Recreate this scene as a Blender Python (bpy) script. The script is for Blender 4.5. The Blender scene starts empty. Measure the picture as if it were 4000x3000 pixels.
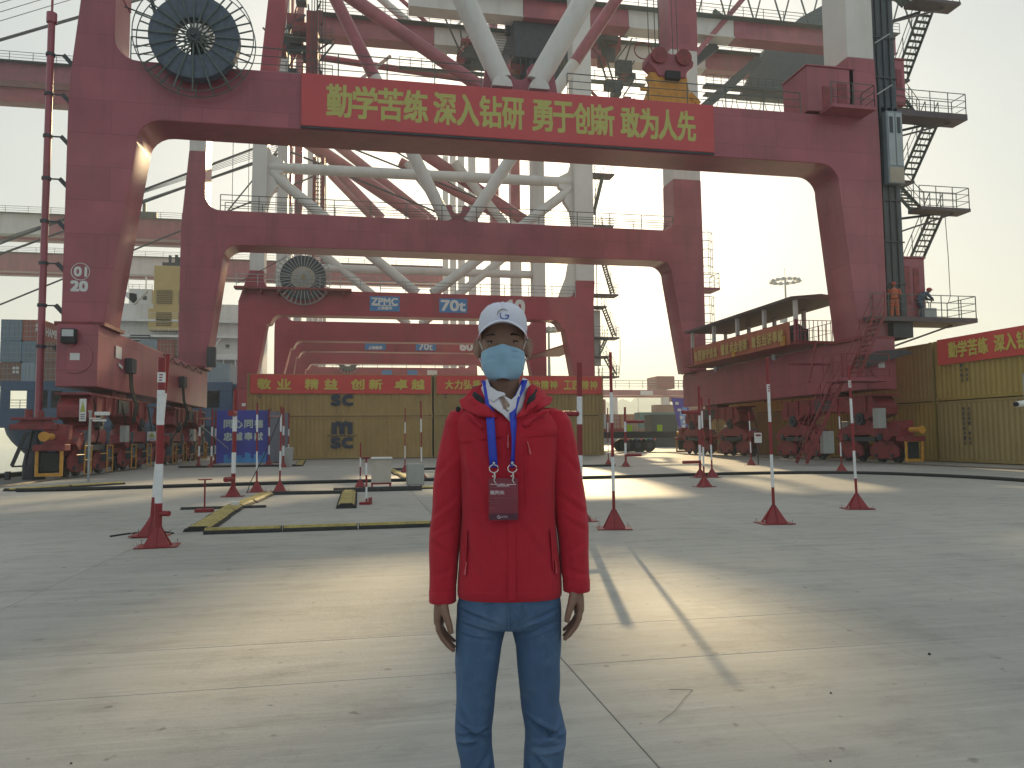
import bpy, bmesh, math, random
from mathutils import Vector, Matrix, noise
R = math.radians
rnd = random.Random(11)
sc = bpy.context.scene
COL = sc.collection

# ---------------------------------------------------------------- camera, sky, sun, exposure
YAW, PITCH, ROLL, FPX, EYE = 0.19194, 0.06971, -0.00921, 2981.3, 1.35
cam = bpy.data.cameras.new('camera')
cam_o = bpy.data.objects.new('camera', cam)
COL.objects.link(cam_o)
cam.sensor_width = 36.0
cam.lens = 36.0 * FPX / 4000.0
cam.clip_start = 0.05
cam.clip_end = 9000
fw = Vector((math.sin(YAW) * math.cos(PITCH), math.cos(YAW) * math.cos(PITCH), math.sin(PITCH)))
rt = Vector((math.cos(YAW), -math.sin(YAW), 0))
up = rt.cross(fw)
rt2 = rt * math.cos(ROLL) + up * math.sin(ROLL)
up2 = up * math.cos(ROLL) - rt * math.sin(ROLL)
m = Matrix((rt2, up2, -fw)).transposed().to_4x4()
m.translation = Vector((0, 0, EYE))
cam_o.matrix_world = m
sc.camera = cam_o

SUN_EL, SUN_AZ = R(20.4), R(13.2)
world = bpy.data.worlds.new('World')
sc.world = world
world.use_nodes = True
wn = world.node_tree
wn.nodes.clear()
sky = wn.nodes.new('ShaderNodeTexSky')
sky.sky_type = 'NISHITA'
sky.sun_disc = False
sky.sun_elevation = SUN_EL
sky.sun_rotation = SUN_AZ
sky.altitude = 0
sky.air_density = 0.9
sky.dust_density = 6.0
sky.ozone_density = 1.0
bg = wn.nodes.new('ShaderNodeBackground')
bg.inputs['Strength'].default_value = 0.020
# thin high haze that whitens the whole sky evenly
bg2 = wn.nodes.new('ShaderNodeBackground')
bg2.inputs['Color'].default_value = (0.87, 0.96, 0.95, 1)
bg2.inputs['Strength'].default_value = 0.47
ad = wn.nodes.new('ShaderNodeAddShader')
wo = wn.nodes.new('ShaderNodeOutputWorld')
wn.links.new(sky.outputs[0], bg.inputs[0])
wn.links.new(bg.outputs[0], ad.inputs[0]); wn.links.new(bg2.outputs[0], ad.inputs[1])
wn.links.new(ad.outputs[0], wo.inputs[0])

sun = bpy.data.lights.new('sun', 'SUN')
sun.energy = 4.5
sun.angle = R(0.9)
sun.color = (1.0, 0.76, 0.42)
sun_o = bpy.data.objects.new('sun', sun)
COL.objects.link(sun_o)
sd = Vector((math.sin(SUN_AZ) * math.cos(SUN_EL), math.cos(SUN_AZ) * math.cos(SUN_EL), math.sin(SUN_EL)))
sun_o.rotation_euler = sd.to_track_quat('Z', 'Y').to_euler()
sun_o.location = (20, 60, 80)
sc.view_settings.view_transform = 'Standard'
sc.view_settings.look = 'None'
sc.view_settings.exposure = 0.3
sc.view_settings.gamma = 1.0
sc.render.engine = 'CYCLES'
sc.cycles.volume_bounces = 1
sc.cycles.max_bounces = 6

# ---------------------------------------------------------------- materials
MATS = {}
def mat(name, col, rough=0.55, metal=0.0, var=0.12, vscale=1.5, dirt=None, dirt_amt=0.35, streak=0.0,
        bump=0.0, bscale=30.0, plates=None, spec=0.5, coat=0.0, aniso_scale=(1, 1, 1), sheen=0.0, alpha=None, obj=False):
    """Principled paint: colour varied by noise, optional vertical streaks of dirt, fine relief."""
    if name in MATS: return MATS[name]
    mt = bpy.data.materials.new(name); mt.use_nodes = True
    nt = mt.node_tree; N = nt.nodes; L = nt.links
    b = N['Principled BSDF']
    b.inputs['Roughness'].default_value = rough
    b.inputs['Metallic'].default_value = metal
    b.inputs['Specular IOR Level'].default_value = spec
    if coat: b.inputs['Coat Weight'].default_value = coat
    if sheen: b.inputs['Sheen Weight'].default_value = sheen
    if obj:
        tc = N.new('ShaderNodeTexCoord'); pos = tc.outputs['Object']
    else:
        g = N.new('ShaderNodeNewGeometry'); pos = g.outputs['Position']
    mp = N.new('ShaderNodeMapping'); mp.inputs['Scale'].default_value = aniso_scale
    L.new(pos, mp.inputs['Vector'])
    n1 = N.new('ShaderNodeTexNoise'); n1.inputs['Scale'].default_value = vscale
    n1.inputs['Detail'].default_value = 6; n1.inputs['Roughness'].default_value = 0.6
    L.new(mp.outputs[0], n1.inputs['Vector'])
    cr = N.new('ShaderNodeValToRGB')
    c = col
    cr.color_ramp.elements[0].position = 0.3; cr.color_ramp.elements[1].position = 0.72
    cr.color_ramp.elements[0].color = (c[0] * (1 - var), c[1] * (1 - var), c[2] * (1 - var), 1)
    cr.color_ramp.elements[1].color = (min(1, c[0] * (1 + var)), min(1, c[1] * (1 + var)), min(1, c[2] * (1 + var)), 1)
    L.new(n1.outputs['Fac'], cr.inputs[0])
    out = cr.outputs[0]
    if plates:
        sx = N.new('ShaderNodeSeparateXYZ'); L.new(pos, sx.inputs[0])
        sm = N.new('ShaderNodeMath'); sm.operation = 'ADD'; L.new(sx.outputs[0], sm.inputs[0]); L.new(sx.outputs[1], sm.inputs[1])
        cx = N.new('ShaderNodeCombineXYZ'); L.new(sm.outputs[0], cx.inputs[0]); L.new(sx.outputs[2], cx.inputs[1])
        bk = N.new('ShaderNodeTexBrick'); bk.inputs['Scale'].default_value = 1.0; bk.inputs['Brick Width'].default_value = plates[0]; bk.inputs['Row Height'].default_value = plates[1]
        bk.inputs['Mortar Size'].default_value = 0.012; bk.inputs['Color1'].default_value = (0.90, 0.90, 0.90, 1); bk.inputs['Color2'].default_value = (1.07, 1.07, 1.07, 1); bk.inputs['Mortar'].default_value = (0.66, 0.64, 0.64, 1)
        L.new(cx.outputs[0], bk.inputs['Vector'])
        mb_ = N.new('ShaderNodeMix'); mb_.data_type = 'RGBA'; mb_.blend_type = 'MULTIPLY'; mb_.inputs['Factor'].default_value = 1
        L.new(out, mb_.inputs['A']); L.new(bk.outputs['Color'], mb_.inputs['B']); out = mb_.outputs['Result']
    if dirt:
        n2 = N.new('ShaderNodeTexNoise'); n2.inputs['Scale'].default_value = vscale * 1.7
        n2.inputs['Detail'].default_value = 8; n2.inputs['Roughness'].default_value = 0.7
        mp2 = N.new('ShaderNodeMapping')
        mp2.inputs['Scale'].default_value = (1, 1, 0.12 if streak else 1)
        mp2.inputs['Location'].default_value = (3.1, 7.7, 1.3)
        L.new(pos, mp2.inputs['Vector']); L.new(mp2.outputs[0], n2.inputs['Vector'])
        r2 = N.new('ShaderNodeValToRGB'); r2.color_ramp.elements[0].position = 0.5; r2.color_ramp.elements[1].position = 0.75
        L.new(n2.outputs['Fac'], r2.inputs[0])
        mu = N.new('ShaderNodeMath'); mu.operation = 'MULTIPLY'; mu.inputs[1].default_value = dirt_amt
        L.new(r2.outputs[0], mu.inputs[0])
        mx = N.new('ShaderNodeMix'); mx.data_type = 'RGBA'
        L.new(mu.outputs[0], mx.inputs['Factor']); L.new(out, mx.inputs['A'])
        mx.inputs['B'].default_value = (*dirt, 1)
        out = mx.outputs['Result']
    L.new(out, b.inputs['Base Color'])
    if bump:
        n3 = N.new('ShaderNodeTexNoise'); n3.inputs['Scale'].default_value = bscale; n3.inputs['Detail'].default_value = 4
        L.new(mp.outputs[0], n3.inputs['Vector'])
        bp = N.new('ShaderNodeBump'); bp.inputs['Strength'].default_value = bump; bp.inputs['Distance'].default_value = 0.02
        L.new(n3.outputs['Fac'], bp.inputs['Height']); L.new(bp.outputs[0], b.inputs['Normal'])
    MATS[name] = mt
    return mt

RED = mat('crane_red_paint', (0.33, 0.082, 0.110), 0.33, var=0.16, vscale=0.5, dirt=(0.13, 0.055, 0.05), dirt_amt=0.6, streak=1, bump=0.08, bscale=2, plates=(3.4, 1.35))
RB = mat('crane_deep_red_paint', (0.33, 0.030, 0.055), 0.4, var=0.15, vscale=0.4, dirt=(0.14, 0.04, 0.04), dirt_amt=0.5, streak=1, bump=0.05, bscale=3, plates=(4.0, 1.5))
RED2 = mat('machinery_red_paint', (0.235, 0.032, 0.040), 0.5, var=0.3, vscale=2.5, dirt=(0.03, 0.022, 0.024), dirt_amt=0.85, bump=0.15, bscale=12)
WHITE = mat('crane_white_paint', (0.62, 0.60, 0.58), 0.45, var=0.06, vscale=0.6, dirt=(0.33, 0.27, 0.22), dirt_amt=0.35, streak=1)
DARK = mat('dark_steel', (0.045, 0.05, 0.06), 0.6, var=0.3, vscale=2, dirt=(0.09, 0.06, 0.05), dirt_amt=0.4)
GREEN = mat('green_grey_railing_paint', (0.085, 0.11, 0.10), 0.55, var=0.2, vscale=3)
GALV = mat('galvanised_steel', (0.33, 0.35, 0.36), 0.45, metal=0.5, var=0.15, vscale=6)
YELLOW = mat('yellow_paint', (0.55, 0.27, 0.04), 0.5, var=0.18, vscale=4, dirt=(0.12, 0.08, 0.04), dirt_amt=0.5)
BLACK = mat('black_rubber', (0.022, 0.023, 0.025), 0.75, var=0.3, vscale=8, bump=0.15, bscale=60)
BANNER = mat('banner_red_cloth', (0.52, 0.075, 0.085), 0.6, var=0.06, vscale=1.2, bump=0.05, bscale=5)
BANNER2 = mat('banner_bright_red_cloth', (0.66, 0.075, 0.07), 0.6, var=0.06, vscale=1.2, bump=0.08, bscale=4)
BYEL2 = mat('banner_gold_print', (0.62, 0.52, 0.12), 0.6, var=0.06)
BYEL = mat('banner_yellow_print', (0.46, 0.44, 0.13), 0.6, var=0.06)
TAN = mat('container_tan_paint', (0.40, 0.275, 0.105), 0.5, var=0.10, vscale=0.8, dirt=(0.16, 0.11, 0.06), dirt_amt=0.45, streak=1)
NAVY = mat('navy_lettering_paint', (0.03, 0.04, 0.075), 0.5, var=0.15)
PRINTW = mat('white_lettering_paint', (0.66, 0.66, 0.66), 0.5, var=0.06)
BLUESIGN = mat('blue_sign_paint', (0.05, 0.20, 0.46), 0.5, var=0.08)
GREYBOX = mat('grey_enamel', (0.36, 0.37, 0.36), 0.45, var=0.08, vscale=5)
POLER = mat('pole_red_paint', (0.24, 0.014, 0.022), 0.4, var=0.15, vscale=9, dirt=(0.12, 0.04, 0.03), dirt_amt=0.35)
POLEW = mat('pole_white_tape', (0.72, 0.73, 0.76), 0.45, var=0.05, vscale=9, dirt=(0.35, 0.33, 0.31), dirt_amt=0.3)
GLASS = mat('dark_window_glass', (0.03, 0.04, 0.045), 0.12, var=0.1)
ROPE = mat('wire_rope', (0.07, 0.07, 0.07), 0.6)

# ---------------------------------------------------------------- mesh helpers
class MB:
    def __init__(s): s.v = []; s.f = []; s.mi = []; s.m = 0
    def add(s, vs, fs):
        o = len(s.v); s.v += [tuple(p) for p in vs]
        for f in fs: s.f.append(tuple(o + i for i in f)); s.mi.append(s.m)
        return s
    def box(s, x0, x1, y0, y1, z0, z1):
        vs = [(x, y, z) for z in (z0, z1) for y in (y0, y1) for x in (x0, x1)]
        return s.add(vs, [(0, 2, 3, 1), (4, 5, 7, 6), (0, 1, 5, 4), (2, 6, 7, 3), (0, 4, 6, 2), (1, 3, 7, 5)])
    def bar(s, p, q, w, h, ref=(0, 0, 1)):
        p = Vector(p); q = Vector(q); d = (q - p).normalized(); r = Vector(ref)
        if abs(d.dot(r)) > 0.98: r = Vector((0, 1, 0))
        a = d.cross(r).normalized() * w / 2; b = a.cross(d).normalized() * h / 2
        vs = [e + i * a + j * b for e in (p, q) for i, j in ((-1, -1), (1, -1), (1, 1), (-1, 1))]
        return s.add(vs, [(3, 2, 1, 0), (4, 5, 6, 7), (0, 1, 5, 4), (1, 2, 6, 5), (2, 3, 7, 6), (3, 0, 4, 7)])
    def tube(s, p, q, r, r2=None, n=10, caps=True):
        p = Vector(p); q = Vector(q); r2 = r if r2 is None else r2
        d = (q - p).normalized(); t = Vector((0, 0, 1)) if abs(d.z) < 0.9 else Vector((1, 0, 0))
        a = d.cross(t).normalized(); b = d.cross(a)
        vs = []
        for e, rr in ((p, r), (q, r2)):
            for i in range(n):
                g = 2 * math.pi * i / n; vs.append(e + (a * math.cos(g) + b * math.sin(g)) * rr)
        fs = [(i, (i + 1) % n, n + (i + 1) % n, n + i) for i in range(n)]
        if caps: fs += [tuple(range(n - 1, -1, -1)), tuple(range(n, 2 * n))]
        return s.add(vs, fs)
    def path(s, pts, r, n=6, close=False, rads=None):
        pts = [Vector(p) for p in pts]; k = len(pts); prev = None; rings = []
        for i, p in enumerate(pts):
            if close: d = pts[(i + 1) % k] - pts[i - 1]
            else: d = pts[min(i + 1, k - 1)] - pts[max(i - 1, 0)]
            d.normalize()
            if prev is None:
                t = Vector((0, 0, 1)) if abs(d.z) < 0.9 else Vector((1, 0, 0)); a = d.cross(t).normalized()
            else: a = (prev - d * prev.dot(d)).normalized()
            prev = a; b = d.cross(a); rr = rads[i] if rads else r
            rings.append([p + (a * math.cos(2 * math.pi * j / n) + b * math.sin(2 * math.pi * j / n)) * rr for j in range(n)])
        return s.loft(rings, closed_path=close)
    def loft(s, rings, caps=True, closed_path=False):
        n = len(rings[0]); k = len(rings); vs = [p for r in rings for p in r]; fs = []
        for i in range(k if closed_path else k - 1):
            for j in range(n):
                a = i * n + j; b = i * n + (j + 1) % n; c = ((i + 1) % k) * n + (j + 1) % n; d = ((i + 1) % k) * n + j
                fs.append((a, b, c, d))
        if caps and not closed_path: fs += [tuple(range(n - 1, -1, -1)), tuple(range((k - 1) * n, k * n))]
        return s.add(vs, fs)
    def prism(s, poly, ax, d0, d1):
        n = len(poly)
        f = {'y': lambda a, b, d: (a, d, b), 'x': lambda a, b, d: (d, a, b), 'z': lambda a, b, d: (a, b, d)}[ax]
        vs = [f(a, b, d0) for a, b in poly] + [f(a, b, d1) for a, b in poly]
        return s.add(vs, [tuple(range(n - 1, -1, -1)), tuple(range(n, 2 * n))] + [(i, (i + 1) % n, n + (i + 1) % n, n + i) for i in range(n)])
    def disc(s, c, r, ax, t, n=20):
        c = Vector(c); d = Vector({'x': (1, 0, 0), 'y': (0, 1, 0), 'z': (0, 0, 1)}[ax]) * t / 2
        return s.tube(c - d, c + d, r, n=n)
    def build(s, name, mats, parent=None, smooth=30, bevel=0, world=True, noflip=False):
        me = bpy.data.meshes.new(name)
        off = root_loc(parent) if (parent and world) else Vector((0, 0, 0))
        me.from_pydata([tuple(Vector(p) - off) for p in s.v], [], s.f)
        if not isinstance(mats, (list, tuple)): mats = [mats]
        for k in mats: me.materials.append(k)
        me.polygons.foreach_set('material_index', s.mi)
        if not noflip:
            bm = bmesh.new(); bm.from_mesh(me)
            if bevel: bmesh.ops.bevel(bm, geom=[e for e in bm.edges if e.calc_face_angle(0) > 0.6], offset=bevel, segments=1, affect='EDGES', clamp_overlap=True)
            bmesh.ops.recalc_face_normals(bm, faces=bm.faces); bm.to_mesh(me); bm.free()
        if smooth:
            me.polygons.foreach_set('use_smooth', [True] * len(me.polygons))
            me.set_sharp_from_angle(angle=R(smooth))
        o = bpy.data.objects.new(name, me); COL.objects.link(o)
        if parent: o.parent = parent
        return o

def root_loc(p):
    while p.parent: p = p.parent
    return p.location.copy()
def tag(o, label=None, cat=None, group=None, kind=None):
    if label: o['label'] = label
    if cat: o['category'] = cat
    if group: o['group'] = group
    if kind: o['kind'] = kind
    return o
def thing(name, label, cat, loc=(0, 0, 0), group=None, rz=0.0):
    o = bpy.data.objects.new(name, None); COL.objects.link(o); o.empty_display_size = 0.1
    o.location = loc; o.rotation_euler = (0, 0, rz)
    return tag(o, label, cat, group)
def share(src, name, parent, loc=(0, 0, 0), rot=(0, 0, 0), scale=(1, 1, 1)):
    """another piece using the same mesh data"""
    o = bpy.data.objects.new(name, src.data); COL.objects.link(o); o.parent = parent
    o.location = loc; o.rotation_euler = rot; o.scale = scale
    return o
def copy_tree(o, parent=None):
    c = o.copy(); COL.objects.link(c)
    if parent: c.parent = parent
    for ch in list(o.children): copy_tree(ch, c)
    return c

def text_mesh(body):
    c = bpy.data.curves.new('t', 'FONT'); c.body = body; c.resolution_u = 3
    o = bpy.data.objects.new('t', c); COL.objects.link(o)
    bpy.context.view_layer.update()
    me = bpy.data.meshes.new_from_object(o.evaluated_get(bpy.context.evaluated_depsgraph_get()))
    vs = [v.co.copy() for v in me.vertices]; fs = [tuple(p.vertices) for p in me.polygons]
    bpy.data.objects.remove(o); bpy.data.curves.remove(c); bpy.data.meshes.remove(me)
    return vs, fs
def lettering(body, org, right, upv, w, h, material, parent, bold=0.0, name='lettering', world=True, eps=0.004):
    """flat print standing 3 mm proud of its surface; org = lower-left corner; w or h may be None"""
    right = Vector(right).normalized(); upv = Vector(upv).normalized(); nrm = right.cross(upv)
    org = Vector(org)
    vs, fs = text_mesh(body)
    if not vs: return None
    x0 = min(v.x for v in vs); x1 = max(v.x for v in vs); y0 = min(v.y for v in vs); y1 = max(v.y for v in vs)
    sx = w / (x1 - x0) if w else h / (y1 - y0); sy = h / (y1 - y0) if h else sx
    mb = MB(); shifts = [(0, 0)]
    if bold:
        shifts = [(-bold, -bold), (bold, -bold), (bold, bold), (-bold, bold), (0, 0)]
    for k, (dx, dy) in enumerate(shifts):
        mb.add([org + right * ((v.x - x0) * sx + dx) + upv * ((v.y - y0) * sy + dy) + nrm * (eps + eps * .3 * k) for v in vs], fs)
    return mb.build(name, material, parent, smooth=0, noflip=True, world=world)

def railing(mb, pts, h=1.05, r=0.022, step=1.5, mids=2, n=5):
    """rails and posts along a polyline of floor points"""
    pts = [Vector(p) for p in pts]
    for a, b in zip(pts[:-1], pts[1:]):
        L = (b - a).length; k = max(1, round(L / step))
        for i in range(mids + 1):
            z = Vector((0, 0, h * (i + 1) / (mids + 1)))
            mb.tube(a + z, b + z, r if i == mids else r * 0.75, n=n)
        for i in range(k + 1):
            p = a.lerp(b, i / k); mb.tube(p, p + Vector((0, 0, h)), r, n=n)
    return mb
# ================================================================ SETTING
def concrete_material():
    mt = bpy.data.materials.new('quay_concrete'); mt.use_nodes = True
    nt = mt.node_tree; N = nt.nodes; L = nt.links; b = N['Principled BSDF']
    g = N.new('ShaderNodeNewGeometry')
    def nz(scale, mscale=(1, 1, 1), det=6, rough=.6, loc=(0, 0, 0)):
        mp = N.new('ShaderNodeMapping'); mp.inputs['Scale'].default_value = mscale; mp.inputs['Location'].default_value = loc
        L.new(g.outputs['Position'], mp.inputs['Vector'])
        n = N.new('ShaderNodeTexNoise'); n.inputs['Scale'].default_value = scale; n.inputs['Detail'].default_value = det
        n.inputs['Roughness'].default_value = rough; L.new(mp.outputs[0], n.inputs['Vector']); return n.outputs['Fac']
    def ramp(fac, stops):
        r = N.new('ShaderNodeValToRGB'); e = r.color_ramp.elements
        while len(e) < len(stops): e.new(0.5)
        for i, (p, c) in enumerate(stops):
            e[i].position = p; e[i].color = (c, c, c, 1) if not isinstance(c, tuple) else (*c, 1)
        L.new(fac, r.inputs[0]); return r.outputs[0]
    def mul(a, bb, fac=1.0):
        mx = N.new('ShaderNodeMix'); mx.data_type = 'RGBA'; mx.blend_type = 'MULTIPLY'; mx.inputs['Factor'].default_value = fac
        L.new(a, mx.inputs['A']); L.new(bb, mx.inputs['B']); return mx.outputs['Result']
    base = ramp(nz(0.35, det=8), [(0.3, (0.335, 0.331, 0.315)), (0.7, (0.42, 0.41, 0.385))])
    streak = ramp(nz(1.0, (0.22, 6.5, 1), 7, .7), [(0.28, 0.74), (0.64, 1.07)])        # broom and wheel marks across the quay
    fine = ramp(nz(1.0, (2.5, 40, 1), 4, .6), [(0.3, 0.92), (0.7, 1.05)])
    blot = ramp(nz(1.6, (1, 1.6, 1), 9, .72, (4, 9, 0)), [(0.30, 0.62), (0.50, 1.0)])
    spots = ramp(nz(9.0, (1, 1, 1), 3, .5, (1, 5, 0)), [(0.26, 0.35), (0.33, 1.0)])
    grain = ramp(nz(160, det=3), [(0.3, 0.82), (0.7, 1.10)])
    pale = ramp(nz(2.2, (0.6, 3.5, 1), 8, .75, (11, 2, 0)), [(0.56, 1.0), (0.74, 1.22)])
    # tyre marks that run along the quay
    tyre = ramp(nz(1.0, (9.0, 0.10, 1), 5, .55, (2, 0, 0)), [(0.62, 1.0), (0.74, 0.84)])
    c = base
    for k, f in ((streak, .7), (fine, .8), (blot, .75), (spots, .7), (grain, 1), (pale, .9), (tyre, .7)): c = mul(c, k, f)
    # every slab a little lighter or darker than its neighbour
    oi = N.new('ShaderNodeObjectInfo'); c = mul(c, ramp(oi.outputs['Random'], [(0, 0.93), (1, 1.06)]))
    L.new(c, b.inputs['Base Color'])
    b.inputs['Roughness'].default_value = 0.62
    b.inputs['Specular IOR Level'].default_value = 0.55
    bp = N.new('ShaderNodeBump'); bp.inputs['Strength'].default_value = 0.35; bp.inputs['Distance'].default_value = 0.012
    ad = N.new('ShaderNodeMath'); ad.operation = 'ADD'
    L.new(nz(1.0, (1.2, 55, 1), 5, .65), ad.inputs[0]); L.new(nz(26, det=6, rough=.7), ad.inputs[1])
    L.new(ad.outputs[0], bp.inputs['Height']); L.new(bp.outputs[0], b.inputs['Normal'])
    return mt
CONC = concrete_material()
JOINT = mat('joint_filler', (0.17, 0.165, 0.155), 0.9, var=0.3, vscale=8)

TH = 0.007
XJ = [-2.86 + 4.05 * k for k in range(-2, 12)]
YJ = [-3.62, 0.43, 4.48, 5.38] + [8.53 + 4.05 * k for k in range(0, 9)]
mb = MB()
mb.add([(-13.65, -60, -TH), (1600, -60, -TH), (1600, 2600, -TH), (-13.65, 2600, -TH)], [(0, 1, 2, 3)])
ground = tag(mb.build('ground', JOINT, smooth=0), kind='structure')
# far concrete beyond the built slabs (apron and yard)
X0, X1, Ya, Yb = XJ[0], XJ[-1], YJ[0], YJ[-1]
mb = MB()
for (a, b_, c, d) in ((-10.55, X0 - .006, -60, 2600), (X1 + .006, 1600, -60, 2600), (X0, X1, -60, Ya - .006), (X0, X1, Yb + .006, 2600)):
    mb.add([(a, c, 0), (b_, c, 0), (b_, d, 0), (a, d, 0)], [(0, 1, 2, 3)])
tag(mb.build('yard_pavement', CONC, smooth=0), kind='structure')
protos = {}
for i in range(len(XJ) - 1):
    for j in range(len(YJ) - 1):
        w = XJ[i + 1] - XJ[i]; d = YJ[j + 1] - YJ[j]; key = round(d, 2)
        if key not in protos:
            g = 0.0022
            mb = MB(); mb.box(g, w - g, g, d - g, -TH, 0)
            protos[key] = mb.build('concrete_slab', CONC, ground, smooth=0, bevel=0.003)
            protos[key].location = (XJ[i], YJ[j], 0)
        else:
            share(protos[key], 'concrete_slab', ground, (XJ[i], YJ[j], 0))

ASPH = mat('dark_quay_edge_paving', (0.085, 0.083, 0.080), 0.8, var=0.25, vscale=2, bump=0.2, bscale=20)
mb = MB(); mb.box(-13.65, -10.56, -60, 700, -3.2, 0.004); mb.box(-13.65, -13.25, -60, 700, 0.004, 0.16)
tag(mb.build('quay_edge', ASPH, smooth=0), kind='structure')
RAILM = mat('worn_rail_steel', (0.30, 0.28, 0.26), 0.3, metal=0.8, var=0.2, vscale=3)
for x in (-10.75, 23.45):
    mb = MB(); mb.box(x - .035, x + .035, -60, 500, 0.0, 0.045); mb.box(x - .17, x - .045, -60, 500, 0.001, 0.006); mb.box(x + .045, x + .17, -60, 500, 0.001, 0.006)
    tag(mb.build('crane_rail', [RAILM], smooth=0), kind='structure')

# water
def water_material():
    mt = bpy.data.materials.new('harbour_water'); mt.use_nodes = True
    nt = mt.node_tree; N = nt.nodes; L = nt.links; b = N['Principled BSDF']
    b.inputs['Base Color'].default_value = (0.16, 0.18, 0.165, 1); b.inputs['Roughness'].default_value = 0.12
    g = N.new('ShaderNodeNewGeometry'); n = N.new('ShaderNodeTexNoise'); n.inputs['Scale'].default_value = 0.5; n.inputs['Detail'].default_value = 6
    mp = N.new('ShaderNodeMapping'); mp.inputs['Scale'].default_value = (1, 2.2, 1)
    L.new(g.outputs['Position'], mp.inputs[0]); L.new(mp.outputs[0], n.inputs['Vector'])
    bp = N.new('ShaderNodeBump'); bp.inputs['Strength'].default_value = 0.6; bp.inputs['Distance'].default_value = 0.25
    L.new(n.outputs['Fac'], bp.inputs['Height']); L.new(bp.outputs[0], b.inputs['Normal'])
    return mt
mb = MB(); mb.add([(-3500, -100, -3), (-13.7, -100, -3), (-13.7, 3500, -3), (-3500, 3500, -3)], [(0, 1, 2, 3)])
tag(mb.build('water', water_material(), smooth=0), kind='structure')

# far shore and hills
HILL = mat('far_hill_rock_and_scrub', (0.11, 0.12, 0.10), 0.9, var=0.25, vscale=0.01)
def ridge(name, pts, y, depth, base=-3.5, seed=1):
    rr = random.Random(seed); mb = MB(); xs = []
    for (xa, za), (xb, zb) in zip(pts[:-1], pts[1:]):
        k = 8
        for i in range(k):
            t = i / k; xs.append((xa + (xb - xa) * t, za + (zb - za) * t + rr.uniform(-1, 1) * (0.03 * (za + zb) / 2)))
    xs.append(pts[-1])
    rows = []
    for r_, (dy, hz) in enumerate(((0, 0.0), (depth * .25, .55), (depth * .5, 1.0), (depth * .8, .6), (depth, 0))):
        rows.append([(x, y + dy + rr.uniform(-.03, .03) * depth, base + (z - base) * hz * (1 if hz in (0, 1.0) else rr.uniform(.75, 1.1))) for x, z in xs])
    n = len(xs); vs = [p for r in rows for p in r]
    fs = [(a * n + i, a * n + i + 1, (a + 1) * n + i + 1, (a + 1) * n + i) for a in range(len(rows) - 1) for i in range(n - 1)]
    mb.add(vs, fs); return tag(mb.build(name, HILL, smooth=0, noflip=True), kind='structure')
ridge('far_hills', [(a_ * .3667, b_ * .3667) for a_, b_ in ((600, 60), (800, 120), (946, 165), (1000, 158), (1056, 190), (1110, 172), (1167, 150), (1200, 182), (1240, 165), (1300, 205), (1420, 180), (1600, 225), (1850, 170), (2300, 190), (2800, 110))], 1100, 330, seed=4)
ridge('far_shore', [(-2600, 18), (-1800, 30), (-1200, 24), (-800, 34), (-400, 20), (-100, 10)], 1900, 500, seed=9)

# air: closed box of thin haze round the whole scene
def haze(density=0.0009, aniso=0.25):
    mt = bpy.data.materials.new('haze_air'); mt.use_nodes = True
    N = mt.node_tree.nodes; N.clear()
    o = N.new('ShaderNodeOutputMaterial'); v = N.new('ShaderNodeVolumePrincipled')
    v.inputs['Color'].default_value = (0.86, 0.95, 0.96, 1); v.inputs['Density'].default_value = density; v.inputs['Anisotropy'].default_value = aniso
    mt.node_tree.links.new(v.outputs[0], o.inputs['Volume'])
    mb = MB(); mb.box(-3600, 3000, -150, 2500, -5, 90)
    o = tag(mb.build('haze', mt, smooth=0), kind='stuff'); o.display_type = 'WIRE'
    return o
haze()
# ================================================================ CRANES
def arc(cx, cz, r, a0, a1, n=6):
    return [(cx + r * math.cos(R(a0 + (a1 - a0) * i / n)), cz + r * math.sin(R(a0 + (a1 - a0) * i / n))) for i in range(n + 1)]

def frame_poly(zs, zb, zt, zc, L, Rr, fr=0.95, notch=False):
    """H-shaped portal: L = (outer, inner foot, inner head, column inner, column outer), Rr the same mirrored"""
    lo, lif, lih, lci, lco = L; ro, rif, rih, rci, rco = Rr
    p = [(lo, zs), (lo, zt - 1.2), (lco, zc), (lci, zc), (lci, zt + fr)]
    p += arc(lci + fr, zt + fr, fr, 180, 270)[1:]
    p += arc(rci - fr, zt + fr, fr, 270, 360)[:-1]
    p += [(rci, zt + fr), (rci, zc), (rco, zc), (ro, zt - 1.2), (ro, zs), (rif, zs), (rih, zb - fr)]
    if notch:
        p += [(rih - .35, zb - fr + .1), (rih - .55, zb - fr + .5)]
    p += arc(rih - fr - (.4 if notch else 0), zb - fr, fr, 0 if not notch else 35, 90)[1 if notch else 0:]
    p += arc(lih + fr + (.4 if notch else 0), zb - fr, fr, 90, 180 if not notch else 145)
    if notch:
        p += [(lih + .55, zb - fr + .5), (lih + .35, zb - fr + .1)]
    p += [(lih, zb - fr), (lif, zs)]
    return p

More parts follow.
